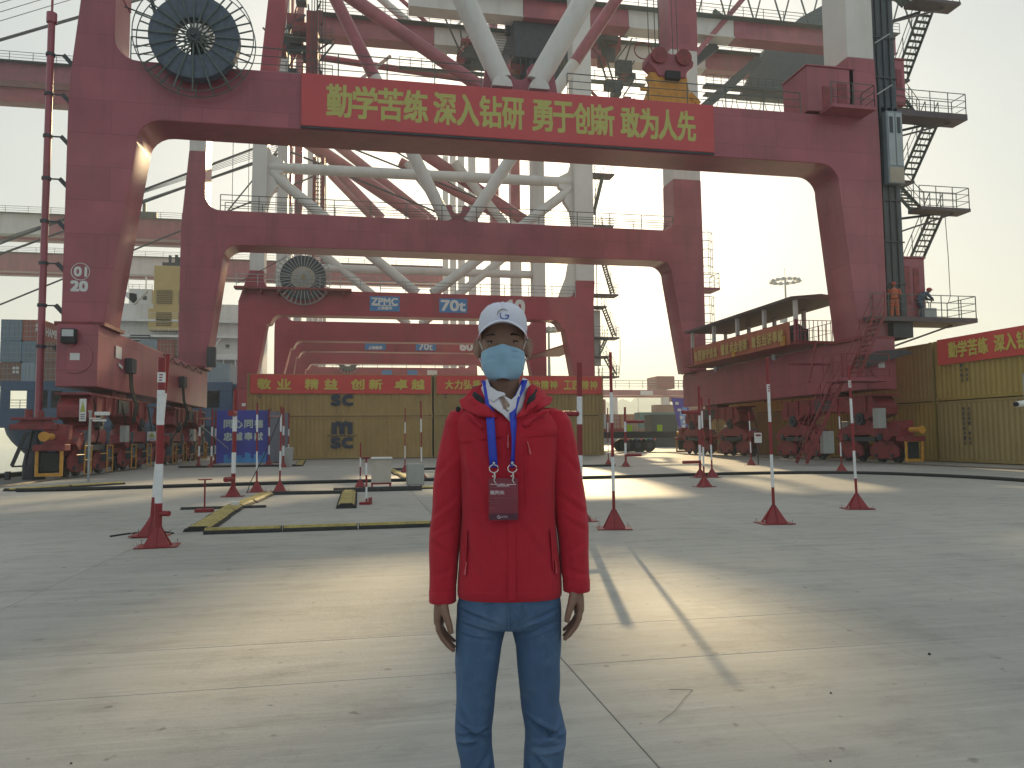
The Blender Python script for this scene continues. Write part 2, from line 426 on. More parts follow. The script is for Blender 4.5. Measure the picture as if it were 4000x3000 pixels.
def flight(p, q, y0, y1, root, mt=GREEN, tread_n=None, rail=True, tr_w=.2, proto={}):
    """stair flight from p=(x,z) to q=(x,z) between y0 and y1: stringers, single treads, handrails"""
    (xa, za), (xb, zb) = p, q
    mb = MB()
    for y in (y0, y1): mb.bar((xa, y, za), (xb, y, zb), 0.04, 0.15)
    mb.build('stringer', mt, root)
    n = tread_n or max(3, round(abs(zb - za) / 0.24))
    key = (round(y1 - y0, 2), tr_w, mt.name)
    base = root_loc(root)
    for i in range(1, n):
        t = i / n; x = xa + (xb - xa) * t; z = za + (zb - za) * t
        if key not in proto:
            tb = MB(); tb.box(-tr_w / 2, tr_w / 2, -(y1 - y0) / 2, (y1 - y0) / 2, -.015, .015)
            o = tb.build('tread', mt, root, smooth=0, world=False); proto[key] = o
        else: o = share(proto[key], 'tread', root)
        o.location = Vector((x, (y0 + y1) / 2, z)) - base
    if rail:
        mb = MB()
        for y in (y0, y1):
            for h, r in ((1.0, .024), (.5, .017)): mb.tube((xa, y, za + h), (xb, y, zb + h), r, n=5)
            k = max(2, round(abs(zb - za) / 1.4))
            for i in range(k + 1):
                t = i / k; mb.tube((xa + (xb - xa) * t, y, za + (zb - za) * t), (xa + (xb - xa) * t, y, za + (zb - za) * t + 1.0), .022, n=5)
        mb.build('handrail', mt, root)

def flight_y(x0, x1, p, q, root, mt=GREEN, proto={}):
    """stair flight running along the quay: p, q = (y, z) of its ends, between x0 and x1"""
    (ya, za), (yb, zb) = p, q
    for x in (x0, x1): mb = MB(); mb.bar((x, ya, za), (x, yb, zb), 0.05, 0.16); mb.build('stringer', mt, root)
    n = max(3, round(abs(zb - za) / 0.25)); base = root_loc(root); key = (round(x1 - x0, 2), mt.name)
    for i in range(1, n):
        t = i / n
        if key not in proto:
            tb = MB(); tb.box(-(x1 - x0) / 2, (x1 - x0) / 2, -.10, .10, -.018, .018); o = tb.build('tread', mt, root, smooth=0, world=False); proto[key] = o
        else: o = share(proto[key], 'tread', root)
        o.location = Vector(((x0 + x1) / 2, ya + (yb - ya) * t, za + (zb - za) * t)) - base
    for x in (x0, x1):
        mb = MB()
        for h, r in ((1.0, .024), (.5, .016)): mb.tube((x, ya, za + h), (x, yb, zb + h), r, n=5)
        for i in range(4): t = i / 3; y = ya + (yb - ya) * t; z = za + (zb - za) * t; mb.tube((x, y, z), (x, y, z + 1.0), .022, n=5)
        mb.build('handrail', mt, root)

def platform(x0, x1, y0, y1, z, root, mt=RED, rmt=GREEN, sides='SEN', t=.16, bracket=None):
    mb = MB(); mb.box(x0, x1, y0, y1, z - t, z)
    if bracket is not None:
        mb.bar((x1 - .6, (y0 + y1) / 2, z - t), (bracket, (y0 + y1) / 2, z - 1.3), .07, .08)
    mb.build('platform', mt, root)
    mb = MB()
    if 'S' in sides: railing(mb, [(x0, y0 + .04, z), (x1 - .04, y0 + .04, z)], step=1.0)
    if 'E' in sides: railing(mb, [(x1 - .04, y0 + .04, z), (x1 - .04, y1 - .04, z)], step=1.0)
    if 'N' in sides: railing(mb, [(x1 - .04, y1 - .04, z), (x0, y1 - .04, z)], step=1.0)
    if 'W' in sides: railing(mb, [(x0 + .04, y1 - .04, z), (x0 + .04, y0 + .04, z)], step=1.0)
    if mb.v: mb.build('handrail', rmt, root)

def reel(c, r_in, r_out, r_ring, nsp, root, cable, spoke, th=.45, hubm=None):
    cx, y, cz = c
    mb = MB(); rings = []
    for i in range(56):
        a = 2 * math.pi * i / 56; ca, sa = math.cos(a), math.sin(a)
        prof = [(r_in, -th / 2), (r_in + .1, -th / 2 - .03)] + [(r_in + (r_out - r_in) * t, -th / 2 - .03 + .015 * (k % 2)) for k, t in enumerate((.2, .3, .4, .5, .6, .7, .8, .9))] + [(r_out, -th / 2), (r_out, th / 2), (r_in, th / 2)]
        rings.append([(cx + rr * ca, y + dy, cz + rr * sa) for rr, dy in prof])
    mb.loft(rings, closed_path=True)
    body = mb.build('cable_reel', cable, root, smooth=35)
    base = root_loc(root)
    sb = MB(); sb.bar((.25, -th / 2 - .09, 0), (r_ring, -th / 2 - .09, 0), .035, .055); sb.bar((.25, th / 2 + .09, 0), (r_ring, th / 2 + .05, 0), .035, .055)
    sp = sb.build('spoke', spoke, body, smooth=0, world=False)
    sp.location = Vector((cx, y, cz)) - base; sp.rotation_euler = (0, 0, 0)
    for k in range(1, nsp): share(sp, 'spoke', body, sp.location, (0, 2 * math.pi * k / nsp, 0))
    mb = MB(); mb.path([(cx + r_ring * math.cos(a), y - th / 2 - .09, cz + r_ring * math.sin(a)) for a in [2 * math.pi * i / 60 for i in range(60)]], .022, n=5, close=True)
    mb.path([(cx + r_ring * math.cos(a), y + th / 2 + .05, cz + r_ring * math.sin(a)) for a in [2 * math.pi * i / 60 for i in range(60)]], .022, n=5, close=True)
    mb.path([(cx + .3 + .45 * math.cos(a), y - th / 2 - .2, cz + .1 + .45 * math.sin(a)) for a in [2 * math.pi * i / 30 for i in range(30)]], .018, n=5, close=True)
    mb.build('guide_ring', spoke, body)
    mb = MB(); mb.tube((cx, y - th / 2 - .16, cz), (cx, y + th / 2 + .4, cz), .27, n=18); mb.tube((cx, y - th / 2 - .26, cz), (cx, y - th / 2 - .1, cz), .1, n=12)
    mb.build('hub', hubm or DARK, body)
    return body

def wheel_set(x, y0, sgn, root, ztop, guard=True, n=2, detail=True):
    """travelling gear under one corner, running along Y from the crane's end (y0) in direction sgn"""
    def Y(t): return y0 + sgn * t
    def bx(mb, a, b, x0, x1, z0, z1):
        ya, yb = sorted((Y(a), Y(b))); mb.box(x + x0, x + x1, ya, yb, z0, z1)
    def pr(mb, poly, x0, x1): mb.prism([(Y(a), z) for a, z in poly], 'x', x + x0, x + x1)
    g = thing_part('wheel_bogie', root)
    mb = MB()
    pr(mb, [(1.6, ztop - .25), (9.0, ztop - .25), (9.4, ztop - .75), (9.4, 2.25), (8.1, 1.95), (7.0, 2.45), (3.6, 2.45), (2.5, 1.95), (1.2, 2.25), (1.2, ztop - .75)], -.55, .55)
    bx(mb, 4.4, 6.2, -.42, .42, ztop - .3, ztop)
    mb.build('equalizer_beam', RED2, g, bevel=.012, smooth=0)
    if detail:
        for c in (1.9, 3.0, 4.1, 6.5, 7.6, 8.7):
            for xa_, xb_ in ((.55, .62), (-.62, -.55)): mb = MB(); bx(mb, c - .02, c + .02, xa_, xb_, 2.35, ztop - .3); mb.build('stiffener_rib', RED2, g, smooth=0)
        mb = MB(); bx(mb, 1.1, 9.5, -.6, .6, ztop - .32, ztop - .24); mb.build('top_flange', RED2, g, smooth=0)
        for c in (2.4, 8.2):
            mb = MB(); mb.disc((x, Y(c), 2.08), .3, 'x', 1.3, n=20); mb.disc((x, Y(c), 2.08), .13, 'x', 1.42, n=12); mb.build('pivot_pin', DARK, g)
        mb = MB(); bx(mb, 4.0, 6.6, -.5, .5, ztop - .02, ztop + .0); bx(mb, 4.6, 6.0, -.62, .62, ztop - .9, ztop - .35); mb.build('saddle_block', DARK, g, smooth=0)
        for c in (1.5, 5.0, 9.0):
            mb = MB(); mb.path([(x + .6, Y(c), ztop - .4), (x + .72, Y(c + .2), 2.1), (x + .7, Y(c + .45), 1.75), (x + .6, Y(c + .7), 1.5), (x + .45, Y(c + .8), 1.1)], .028, n=5); mb.build('hose', BLACK, g)
        mb = MB(); bx(mb, 5.0, 5.5, .56, .8, 1.3, 2.0); mb.build('junction_box', GREYBOX, g, bevel=.01)
    for c in (2.4, 8.2):
        mb = MB()
        pr(mb, [(c - 2.1, 1.25), (c - 1.7, 1.6), (c - .5, 1.95), (c - .35, 2.3), (c + .35, 2.3), (c + .5, 1.95), (c + 1.7, 1.6), (c + 2.1, 1.25), (c + 1.7, 1.0), (c + .6, 1.3), (c - .6, 1.3), (c - 1.7, 1.0)], -.46, .46)
        mb.build('rocker_beam', RED2, g, bevel=.012, smooth=0)
        if detail:
            for d in (-1.25, 1.25):
                mb = MB(); mb.disc((x, Y(c + d), 1.2), .17, 'x', 1.06, n=14); mb.build('rocker_pin', DARK, g)
            mb = MB(); bx(mb, c - .9, c + .9, -.5, .5, 1.0, 1.22); mb.build('tie_plate', DARK, g, smooth=0)
        for d in (-1.25, 1.25):
            q = c + d; mb = MB()
            pr(mb, [(q - .98, .35), (q - .98, .72), (q - .6, .98), (q - .3, 1.28), (q + .3, 1.28), (q + .6, .98), (q + .98, .72), (q + .98, .35), (q + .55, .22), (q - .55, .22)], -.3, -.2)
            pr(mb, [(q - .98, .35), (q - .98, .72), (q - .6, .98), (q - .3, 1.28), (q + .3, 1.28), (q + .6, .98), (q + .98, .72), (q + .98, .35), (q + .55, .22), (q - .55, .22)], .2, .3)
            bx(mb, q - .5, q + .5, -.2, .2, .8, 1.1)
            mb.build('bogie_frame', RED2, g, bevel=.012)
            for e in (-.55, .55):
                mb = MB(); mb.disc((x, Y(q + e), .36), .315, 'x', .16, n=22); mb.disc((x, Y(q + e), .36), .37, 'x', .05, n=22); mb.disc((x, Y(q + e), .36), .09, 'x', .72, n=10)
                mb.build('wheel', DARK, g)
            if detail:
                mb = MB(); mb.tube((x + .34, Y(q + .1), 1.05), (x + .34, Y(q + .1), 1.65), .19, n=14); mb.tube((x + .34, Y(q + .1), 1.65), (x + .34, Y(q + .1), 1.74), .22, n=14); bx(mb, q - .12, q + .42, .22, .56, .55, 1.05)
                mb.build('drive_motor', MOTOR, g)
            if guard and detail:
                mb = MB(); gx = x + .62; pts = [(gx, Y(q - .42), .14), (gx, Y(q - .42), 1.18), (gx, Y(q + .28), 1.18), (gx, Y(q + .28), .14)]
                mb.path(pts, .028, n=6, close=True); mb.tube((gx, Y(q - .42), .66), (gx, Y(q + .28), .66), .02, n=6); mb.tube((gx, Y(q - .42), .86), (gx - .02, Y(q - 1.2), .86), .02, n=6)
                mb.build('yellow_guard', YELLOW, g)
    return g
MOTOR = mat('motor_blue_grey', (0.06, 0.09, 0.12), .5, var=.25, vscale=9)
def thing_part(name, root):
    """a group of pieces is one mesh part whose own pieces hang under it"""
    mb = MB(); b = root_loc(root)
    mb.box(b.x - .02, b.x + .02, b.y - .02, b.y + .02, 1.0, 1.04)
    return mb.build(name, RED2, root, smooth=0)

def buffer(x, y, sgn, root):
    mb = MB(); ya, yb = sorted((y, y - sgn * .55)); mb.box(x - .62, x + .42, ya, yb, 1.02, 1.24); mb.box(x - .5, x + .3, *sorted((y, y + sgn * .5)), 1.24, 1.95)
    mb.build('end_bracket', RED2, root, bevel=.015)
    mb = MB(); yy = y - sgn * .5
    a, b = sorted((yy, yy + sgn * .06))
    for (x0, x1, z0, z1) in ((x - .55, x - .44, .12, 1.02), (x + .24, x + .35, .12, 1.02), (x - .44, x + .24, .12, .24)): mb.box(x0, x1, a, b, z0, z1)
    mb.build('rail_sweeper_frame', YELLOW, root, bevel=.01)
    mb = MB(); mb.box(x - .4, x + .2, *sorted((yy + sgn * .1, yy + sgn * .3)), .28, .98); mb.build('end_box', BLACK, root, bevel=.02)
    mb = MB(); mb.tube((x - .1, y - sgn * .3, 1.52), (x - .1, y - sgn * .95, 1.52), .12, n=14); mb.tube((x - .1, y - sgn * .95, 1.52), (x - .1, y - sgn * 1.02, 1.52), .17, n=14)
    mb.build('buffer', YELLOW, root)

def crane(Y0, label, wheelbase=18.0, zb=14.2, zt=16.6, zs=5.8, depth=1.9, zc=19.6, ztop=46.0, Lp=None, Rp=None, L2=None, R2=None,
          zb2=None, zt2=None, notch=False, tower=True, V_mat=WHITE, detail=True, low_mat=(RED, RED), colm=WHITE, frames=(0, 1), handle=True, lean_left=False):
    root = thing('ship_to_shore_crane', label, 'crane', (6.2, Y0 + wheelbase / 2, 0), 'ship-to-shore cranes in a row along the quay')
    Lp = Lp or (-11.5, -10.0, -8.95, -9.88, -11.1); Rp = Rp or (24.5, 22.95, 22.2, 22.95, 24.4)
    info = []
    for k in frames:
        y = Y0 + k * wheelbase
        l = Lp if k == 0 else (L2 or Lp); r = Rp if k == 0 else (R2 or Rp)
        b = zb if k == 0 else (zb2 or zb); t = zt if k == 0 else (zt2 or zt)
        mb = MB(); mb.prism(frame_poly(zs, b, t, zc, l, r, notch=notch), 'y', y, y + depth)
        mb.build('portal_frame', low_mat[k], root, bevel=.03)
        # welded seams standing slightly proud
        if detail:
            for bb in [(xx - .02, xx + .02, y - .006, y, b + .05, t - .05) for xx in (l[2] + 1.6, (l[2] + r[2]) / 2 - 5, (l[2] + r[2]) / 2 + 5, r[2] - 1.6)] + [(l[0] + .1, l[1] - .05, y - .006, y, zs + 3.5, zs + 3.54), (r[1] + .05, r[0] - .1, y - .006, y, zs + 3.5, zs + 3.54)]:
                mb = MB(); mb.box(*bb); mb.build('weld_seam', low_mat[k], root, smooth=0)
        for side, c in (('l', l), ('r', r)):
            if lean_left and k == 0 and side == 'l': continue
            mb = MB(); x0, x1 = sorted((c[3], c[4])); mb.box(x0, x1, y + .05, y + depth - .05, zc, ztop); mb.build('upper_column', colm, root, bevel=.03)
    for x0, x1 in ((Lp[0], Lp[1]), (Rp[1], Rp[0])):
        mb = MB(); mb.box(x0 + .02, x1 - .02, Y0 - .45, Y0 + wheelbase + depth + .45, 3.42, zs)
        sb = mb.build('sill_beam', low_mat[0], root, bevel=.03)
        for yy in (Y0, Y0 + wheelbase): mb = MB(); mb.box(x0 - .14, x1 + .14, yy - .28, yy + depth + .28, zs, zs + .14); mb.build('flange_plate', RED2, root)
        xc = (x0 + x1) / 2
        if detail:
            mb = MB(); mb.disc((xc - .05, Y0 - .47, 4.55), .62, 'y', .04, n=28); mb.build('access_cover', low_mat[0], root)
            mb = MB(); mb.box(xc - .22, xc + .12, Y0 - .505, Y0 - .493, 4.43, 4.7); mb.build('notice_sticker', PRINTW, root, smooth=0)
        for yy, sg in ((Y0 - 1.9, 1), (Y0 + wheelbase + depth + 1.9, -1)):
            wheel_set(xc, yy, sg, root, 3.42, detail=detail and sg == 1 or detail)
            buffer(xc, yy - sg * .1, sg, root)
    return root

def member(tag_, Y, a, b, w, root, name='brace'):
    mb = MB(); p = (a[0], Y, a[1]); q = (b[0], Y, b[1])
    if tag_ == 'T': mb.tube(p, q, w / 2, n=6); m_ = DARK
    else: mb.tube(p, q, w / 2, n=14); m_ = RED if tag_ == 'R' else WHITE
    return mb.build(name if tag_ != 'T' else 'stay_rod', m_, root)

# ---- crane A: nearest, with the long banner, number 01 / 20
A = crane(32.0, 'nearest quay crane, dark red portal numbered 01 20, long red slogan banner on its beam', depth=2.0, ztop=48, colm=WHITE, handle=True,
          L2=(-11.3, -9.7, -8.8, -9.9, -10.9), R2=(23.7, 22.4, 21.3, 21.57, 23.65), zb2=13.65, zt2=15.85)
# left near column is red above the beam: plates over it
mb = MB(); mb.box(-11.1 - .03, -9.88 + .03, 32.02, 33.98, 19.6, 34); mb.build('column_sleeve', RED, A)
mb = MB(); mb.box(21.57 - .03, 23.65 + .03, 50.02, 51.98, 29.2, 40); mb.build('column_sleeve', RED, A)
def vtube(root, Y, foot, headx, zh, r, zsplit=None):
    (xf, zf) = foot; dx = (headx - xf) / (zh - zf)
    z1 = zsplit or zh; mb = MB(); mb.tube((xf, Y, zf), (xf + dx * (z1 - zf), Y, z1), r, n=28)
    mb.build('vee_tube', WHITE, root)
    if zsplit:
        mb = MB(); mb.tube((xf + dx * (z1 - zf), Y, z1), (headx, Y, zh), r, n=28); mb.build('vee_tube', RED, root)
vtube(A, 33.0, (6.05, 17.45), -6.1, 44, .5); vtube(A, 33.0, (7.65, 17.45), 22.5, 44, .5)
vtube(A, 51.0, (5.5, 16.0), -9.0, 45, .42, 25.8); vtube(A, 51.0, (6.95, 16.0), 23, 41, .42, 28)
def gusset(root, x, y0, y1, zt, mt, s=1.0):
    p = [(x - 2.2 * s, zt), (x - 1.7 * s, zt + .35 * s), (x - 1.55 * s, zt + 1.3 * s), (x - .65 * s, zt + 1.75 * s)] + arc(x, zt + 1.35 * s, .42 * s, 160, 380, 8) + [(x + .65 * s, zt + 1.75 * s), (x + 1.65 * s, zt + 1.3 * s), (x + 1.8 * s, zt + .35 * s), (x + 2.3 * s, zt)]
    mb = MB(); mb.prism(p, 'y', y0, y1); mb.build('gusset_plate', mt, root, bevel=.01)
gusset(A, 6.85, 32.9, 33.1, 16.6, RED); gusset(A, 6.2, 50.9, 51.1, 15.85, RED, .8)
# end caps of the tubes: pale flat cut plates
for s_ in (-1, 1):
    mb = MB(); cx = 6.85 + s_ * .85
    mb.loft([[(cx + s_ * dx - .48 * math.cos(t), 32.42 - .0, 17.0 + .62 * math.sin(t)) for t in [math.pi * i / 12 for i in range(13)]],
             [(cx + s_ * dx - .48 * math.cos(t), 32.95, 17.0 + .72 * math.sin(t)) for t in [math.pi * i / 12 for i in range(13)]]] if False else
            [[(cx - .46 * math.cos(t), 32.44, 16.98 + .5 * math.sin(t)) for t in [math.pi * i / 12 for i in range(13)]],
             [(cx - .46 * math.cos(t), 33.0, 16.98 + .62 * math.sin(t)) for t in [math.pi * i / 12 for i in range(13)]]])
    mb.build('tube_foot_plate', WHITE, A)
for zz, yy in ((21.0, 33.1),):
    pass
# railings on the two beams
mb = MB(); railing(mb, [(-10.2 + .9, 32.15, 16.6), (5.0, 32.15, 16.6)], step=2.05, r=.026); mb.build('handrail', GREEN, A)
mb = MB(); railing(mb, [(8.9, 32.15, 16.6), (20.4, 32.15, 16.6)], step=2.0, r=.026); mb.build('handrail', GREEN, A)
mb = MB(); railing(mb, [(-9.0, 50.15, 15.85), (21.5, 50.15, 15.85)], step=2.3, r=.03); mb.build('handrail', GREEN, A)
mb = MB(); railing(mb, [(-9.0, 51.8, 15.85), (21.5, 51.8, 15.85)], step=2.3, r=.028); mb.build('handrail', GREEN, A)
reel((-6.71, 31.45, 17.42), .78, 1.72, 2.28, 20, A, mat('reel_cable_blue_black', (0.075, 0.10, 0.14), .55, var=.25, vscale=5), GREEN)
mb = MB(); mb.box(-7.2, -6.2, 31.75, 32.0, 15.9, 16.6); mb.box(-6.95, -6.45, 31.8, 32.05, 16.5, 17.7); mb.build('reel_bracket', DARK, A)
mb = MB(); mb.bar((-8.9, 31.9, 20.5), (-7.8, 31.9, 16.7), .14, .14); mb.tube((-9.6, 32.2, 18.9), (-5.1, 32.2, 17.5), .03, n=5); mb.build('cable_guide_arm', DARK, A)
# service mast with brackets on the water side of the leg
mb = MB(); mb.tube((-12.22, 32.1, 2.1), (-12.22, 32.1, 17.9), .13, n=12); mb.tube((-12.22, 32.1, 17.9), (-12.22, 32.1, 18.3), .19, n=12); mb.tube((-12.22, 32.1, 18.3), (-12.22, 32.1, 22), .045, n=6)
mb.build('service_mast', RED, A)
for z in (16.6, 15.0, 13.3, 11.6, 9.9, 8.25, 6.6, 5.0):
    mb = MB(); mb.tube((-12.22, 32.1, z - .06), (-12.22, 32.1, z + .06), .17, n=10); mb.bar((-12.2, 32.1, z), (-11.72, 32.1, z), .05, .05); mb.bar((-11.74, 32.1, z + .02), (-11.38, 32.1, z - .38), .12, .16)
    mb.build('mast_bracket', DARK, A)
# numbers painted on the leg
lettering('01', (-11.08, 31.995, 7.76), (1, 0, 0), (0, 0, 1), .44, .36, PRINTW, A, bold=.018)
lettering('20', (-11.18, 31.995, 7.18), (1, 0, 0), (0, 0, 1), .58, .38, PRINTW, A, bold=.028)
mb = MB(); mb.path([(-10.86 + .33 * math.cos(a), 31.99, 7.94 + .33 * math.sin(a)) for a in [2 * math.pi * i / 36 for i in range(36)]], .016, n=4, close=True); mb.build('number_ring', PRINTW, A)
# flood light, lamp, boxes
mb = MB(); mb.box(-11.22, -10.72, 31.2, 31.5, 5.05, 5.6); mb.box(-11.15, -10.8, 31.5, 31.6, 5.1, 5.3); fl = mb.build('floodlight', BLACK, A, bevel=.02)
mb = MB(); mb.box(-11.17, -10.77, 31.19, 31.2, 5.3, 5.56); mb.build('lens', mat('lamp_glass', (.5, .52, .54), .1), fl, smooth=0)
mb = MB(); mb.box(-10.98, -10.86, 31.45, 31.56, 4.95, 5.1); mb.build('warning_lamp', mat('pink_lamp', (.5, .12, .12), .3), A, bevel=.01)
for yy, zz in ((34.9, 4.45), (44.6, 4.45)):
    mb = MB(); mb.box(-9.99, -9.72, yy, yy + .7, zz - .2, zz + .42); mb.build('junction_box', DARK, A, bevel=.015)
    mb = MB()
    for d in (.15, .32, .5): mb.path([(-9.85, yy + d, zz - .2), (-9.8, yy + d + .03, zz - .9), (-9.6, yy + d + .1, zz - 1.6), (-9.75, yy + d + .2, zz - 2.3)], .035, n=6)
    mb.build('cable_bundle', BLACK, A)
mb = MB(); mb.bar((-9.985, 33.6, 5.0), (-9.985, 34.35, 5.0), .02, .5, (0, 0, 1)); mb.bar((-9.975, 34.0, 4.5), (-9.975, 34.5, 4.42), .02, .12); mb.build('white_weld_patch', PRINTW, A)
# trim rail and hanging cable loops on top of the sill
mb = MB()
for i in range(5):
    y_ = 41 + i * 1.9; mb.path([(-9.96, y_, 5.7), (-9.93, y_ + .5, 5.5), (-9.93, y_ + 1.3, 5.45), (-9.96, y_ + 1.9, 5.68)], .025, n=5)
mb.build('cable_loops', BLACK, A)
mb = MB(); mb.box(-9.55, -9.05, 49.6, 50.0, 5.85, 7.1); mb.build('electrical_box', DARK, A, bevel=.02)
# warning triangles on the travelling gear
def warn(x, y, z, w, h, root, face='s'):
    mb = MB()
    if face == 's': mb.box(x, x + w, y - .012, y, z, z + h)
    o = mb.build('warning_plate', PRINTW, root, smooth=0)
    mb = MB(); mb.prism([(x + w * .12, z + h * .42), (x + w * .88, z + h * .42), (x + w / 2, z + h * .9)], 'y', y - .018, y - .014); mb.build('triangle', mat('warning_green_yellow', (.36, .40, .08), .5), o, smooth=0)
    for i in range(3):
        mb = MB(); mb.box(x + w * .2, x + w * .8, y - .018, y - .014, z + h * (.1 + .09 * i), z + h * (.13 + .09 * i)); mb.build('print_line', NAVY, o, smooth=0)
warn(-10.5, 31.25, 2.1, .24, .85, A); warn(-9.9, 38.2, 1.35, .4, .42, A)

# landside stair tower, lift shaft and cabins
DRED = mat('platform_grey_brown', (0.095, 0.070, 0.080), 0.6, var=.2, vscale=2)
mb = MB(); mb.box(24.52, 25.75, 32.3, 33.8, 5.9, 48)
mb.build('lift_shaft', mat('shaft_grey_steel', (.055, .07, .085), .5, var=.2, vscale=1.2, dirt=(.12, .12, .12), dirt_amt=.3, streak=1), A, bevel=.02)
mb = MB()
for xx in (24.75, 25.1, 25.45): mb.box(xx - .04, xx + .04, 32.22, 32.3, 6.2, 47)
for i in range(20): mb.box(24.5, 25.77, 32.2, 32.26, 6.5 + i * 2.05, 6.56 + i * 2.05)
mb.build('guide_rails', DARK, A, smooth=0)
for i in range(9):
    z = 17.9 + i * 2.6; mb = MB(); mb.bar((24.55, 32.15, z), (25.4, 32.15, z + .55), .06, .06); mb.build('diagonal_bar', GALV, A)
mb = MB(); mb.box(24.78, 25.66, 31.86, 32.2, 13.4, 17.0); lc = mb.build('lift_car', mat('lift_car_pale_blue', (.20, .24, .27), .35, var=.1), A, bevel=.02)
for x0 in (24.86, 25.27):
    mb = MB(); mb.box(x0, x0 + .34, 31.84, 31.855, 14.3, 16.9); dd = mb.build('door_leaf', mat('lift_door_silver', (.34, .38, .40), .35), lc, smooth=0)
    mb = MB(); mb.box(x0 + .07, x0 + .25, 31.82, 31.835, 15.9, 16.7); mb.build('door_window', GLASS, lc, smooth=0)
mb = MB(); mb.box(24.85, 25.62, 31.84, 31.855, 13.45, 14.2); mb.build('kick_panel', mat('beige_panel', (.38, .33, .26), .5), lc, smooth=0)
# red cabins round the column foot
def cabin(x0, x1, y0, y1, z0, z1, root, wins):
    mb = MB(); mb.box(x0, x1, y0, y1, z0, z1); mb.box(x0 - .06, x1 + .06, y0 - .06, y1 + .06, z1, z1 + .08); b = mb.build('cabin', RED, root, bevel=.02)
    for (a, c, d, e) in wins:
        mb = MB(); mb.box(a, c, y0 - .03, y0, d, e); mb.build('panel', RED2, b, smooth=0)
cabin(20.7, 23.2, 32.0, 34.1, 16.75, 18.95, A, [(21.5, 22.1, 16.9, 18.0), (22.3, 22.8, 17.2, 18.2)])
cabin(24.75, 26.35, 32.4, 33.8, 17.6, 19.9, A, [(25.3, 25.75, 18.6, 19.5), (25.85, 26.15, 18.5, 19.4)])
cabin(25.45, 26.95, 32.4, 33.6, 7.0, 9.9, A, [(25.8, 26.1, 7.6, 9.5), (26.3, 26.6, 7.8, 9.4)])
platform(21.3, 23.6, 31.0, 32.0, 16.72, A, sides='SE', rmt=GREEN)
platform(23.6, 29.75, 32.3, 33.3, 17.35, A, mt=DRED, sides='SEN', bracket=25.8, t=.3)
platform(26.9, 29.75, 32.4, 33.3, 12.55, A, mt=DRED, sides='SEN', bracket=25.8)
platform(26.4, 29.1, 35.4, 36.2, 14.95, A, mt=DRED, sides='N', t=.12)
platform(26.4, 29.1, 35.4, 36.2, 9.9, A, mt=DRED, sides='N', t=.12)
platform(26.4, 29.1, 35.4, 36.2, 20.6, A, mt=DRED, sides='N', t=.12)
platform(27.2, 29.8, 32.4, 33.3, 23.3, A, mt=DRED, sides='SEN', bracket=25.8)
platform(23.2, 28.9, 31.4, 33.3, 6.85, A, mt=DRED, sides='SEN', bracket=25.0, t=.22)
for zt_, zl_, zb_ in ((28.9, 26.1, 23.3), (23.3, 20.6, 17.35), (17.35, 14.95, 12.55), (12.55, 9.9, 6.85)):
    flight_y(28.2, 28.95, (33.3, zt_), (35.4, zl_), A); flight_y(27.15, 27.85, (35.4, zl_), (33.3, zb_), A)
flight((23.3, 6.85), (21.8, 3.9), 30.6, 31.4, A, mt=RED2)
platform(20.6, 23.0, 30.0, 31.5, 3.85, A, sides='SW', rmt=RED2)
flight((20.9, 3.85), (18.9, .1), 30.3, 31.1, A, mt=RED2)
for (a, b_) in (((26.3, 5.9), (26.3, 30)), ((27.1, 5.9), (27.1, 30))):
    mb = MB(); mb.tube((a[0], 35.3, a[1]), (b_[0], 35.3, b_[1]), .06, n=6); mb.build('tower_post', GREEN, A)
for z in (8.6, 10.4, 12.0, 15.4, 16.5, 19.3, 21.6):
    mb = MB(); mb.bar((25.8, 34.3, z), (27.1, 34.3, z + .5), .08, .08); mb.build('tower_brace', GREEN, A)
for p_, q_ in (((25.7, 33.2, 12.0), (28.3, 33.4, 12.45)), ((25.7, 33.2, 16.4), (28.4, 33.4, 17.2)), ((25.7, 33.2, 22.1), (28.2, 33.4, 23.15))):
    mb = MB(); mb.bar(p_, q_, .09, .11); mb.build('cantilever_arm', DARK, A)
mb = MB(); mb.path([(28.95, 33.2, 12.4), (28.93, 33.1, 10.3), (28.85, 33.0, 8.2), (28.6, 32.9, 7.8)], .018, n=5); mb.build('hanging_cable', BLACK, A)
# dark gear housing below the platform, white bundles
mb = MB(); mb.prism([(22.6, 4.4), (24.2, 4.85), (25.2, 5.1), (24.8, 5.25), (23.5, 5.2), (22.6, 5.0)], 'y', 31.2, 31.9); mb.build('cable_trough', DARK, A)
mb = MB(); mb.box(24.55, 25.6, 31.7, 33.4, 5.9, 6.6); mb.build('machinery_skirt', DARK, A)
# canopy deck on the landside sill beam
mb = MB(); mb.box(21.6, 24.2, 35.2, 49.2, 6.0, 6.14); mb.build('walkway_deck', RED2, A)
mb = MB(); mb.box(21.3, 24.6, 35.0, 48.2, 8.25, 8.38); mb.prism([(21.3, 8.38), (24.6, 8.38), (23, 8.55)], 'y', 35.0, 48.2); mb.build('canopy_roof', DRED, A)
for y in (35.3, 38.4, 41.5, 44.6, 47.8):
    for x in (21.7, 24.1):
        mb = MB(); mb.box(x - .09, x + .09, y - .09, y + .09, 7.25, 8.25); mb.build('canopy_post', WHITE, A, smooth=0)
        mb = MB(); mb.box(x - .085, x + .085, y - .085, y + .085, 6.14, 7.25); mb.build('post_foot', RED, A, smooth=0)
mb = MB(); railing(mb, [(21.65, 35.2, 6.14), (24.1, 35.2, 6.14)], step=.25, r=.02, mids=1); railing(mb, [(24.1, 35.2, 6.14), (24.1, 48.5, 6.14)], step=.6, r=.02, mids=1); railing(mb, [(21.65, 35.2, 6.14), (21.65, 48.5, 6.14)], step=.6, r=.02, mids=1); mb.build('handrail', RED, A)
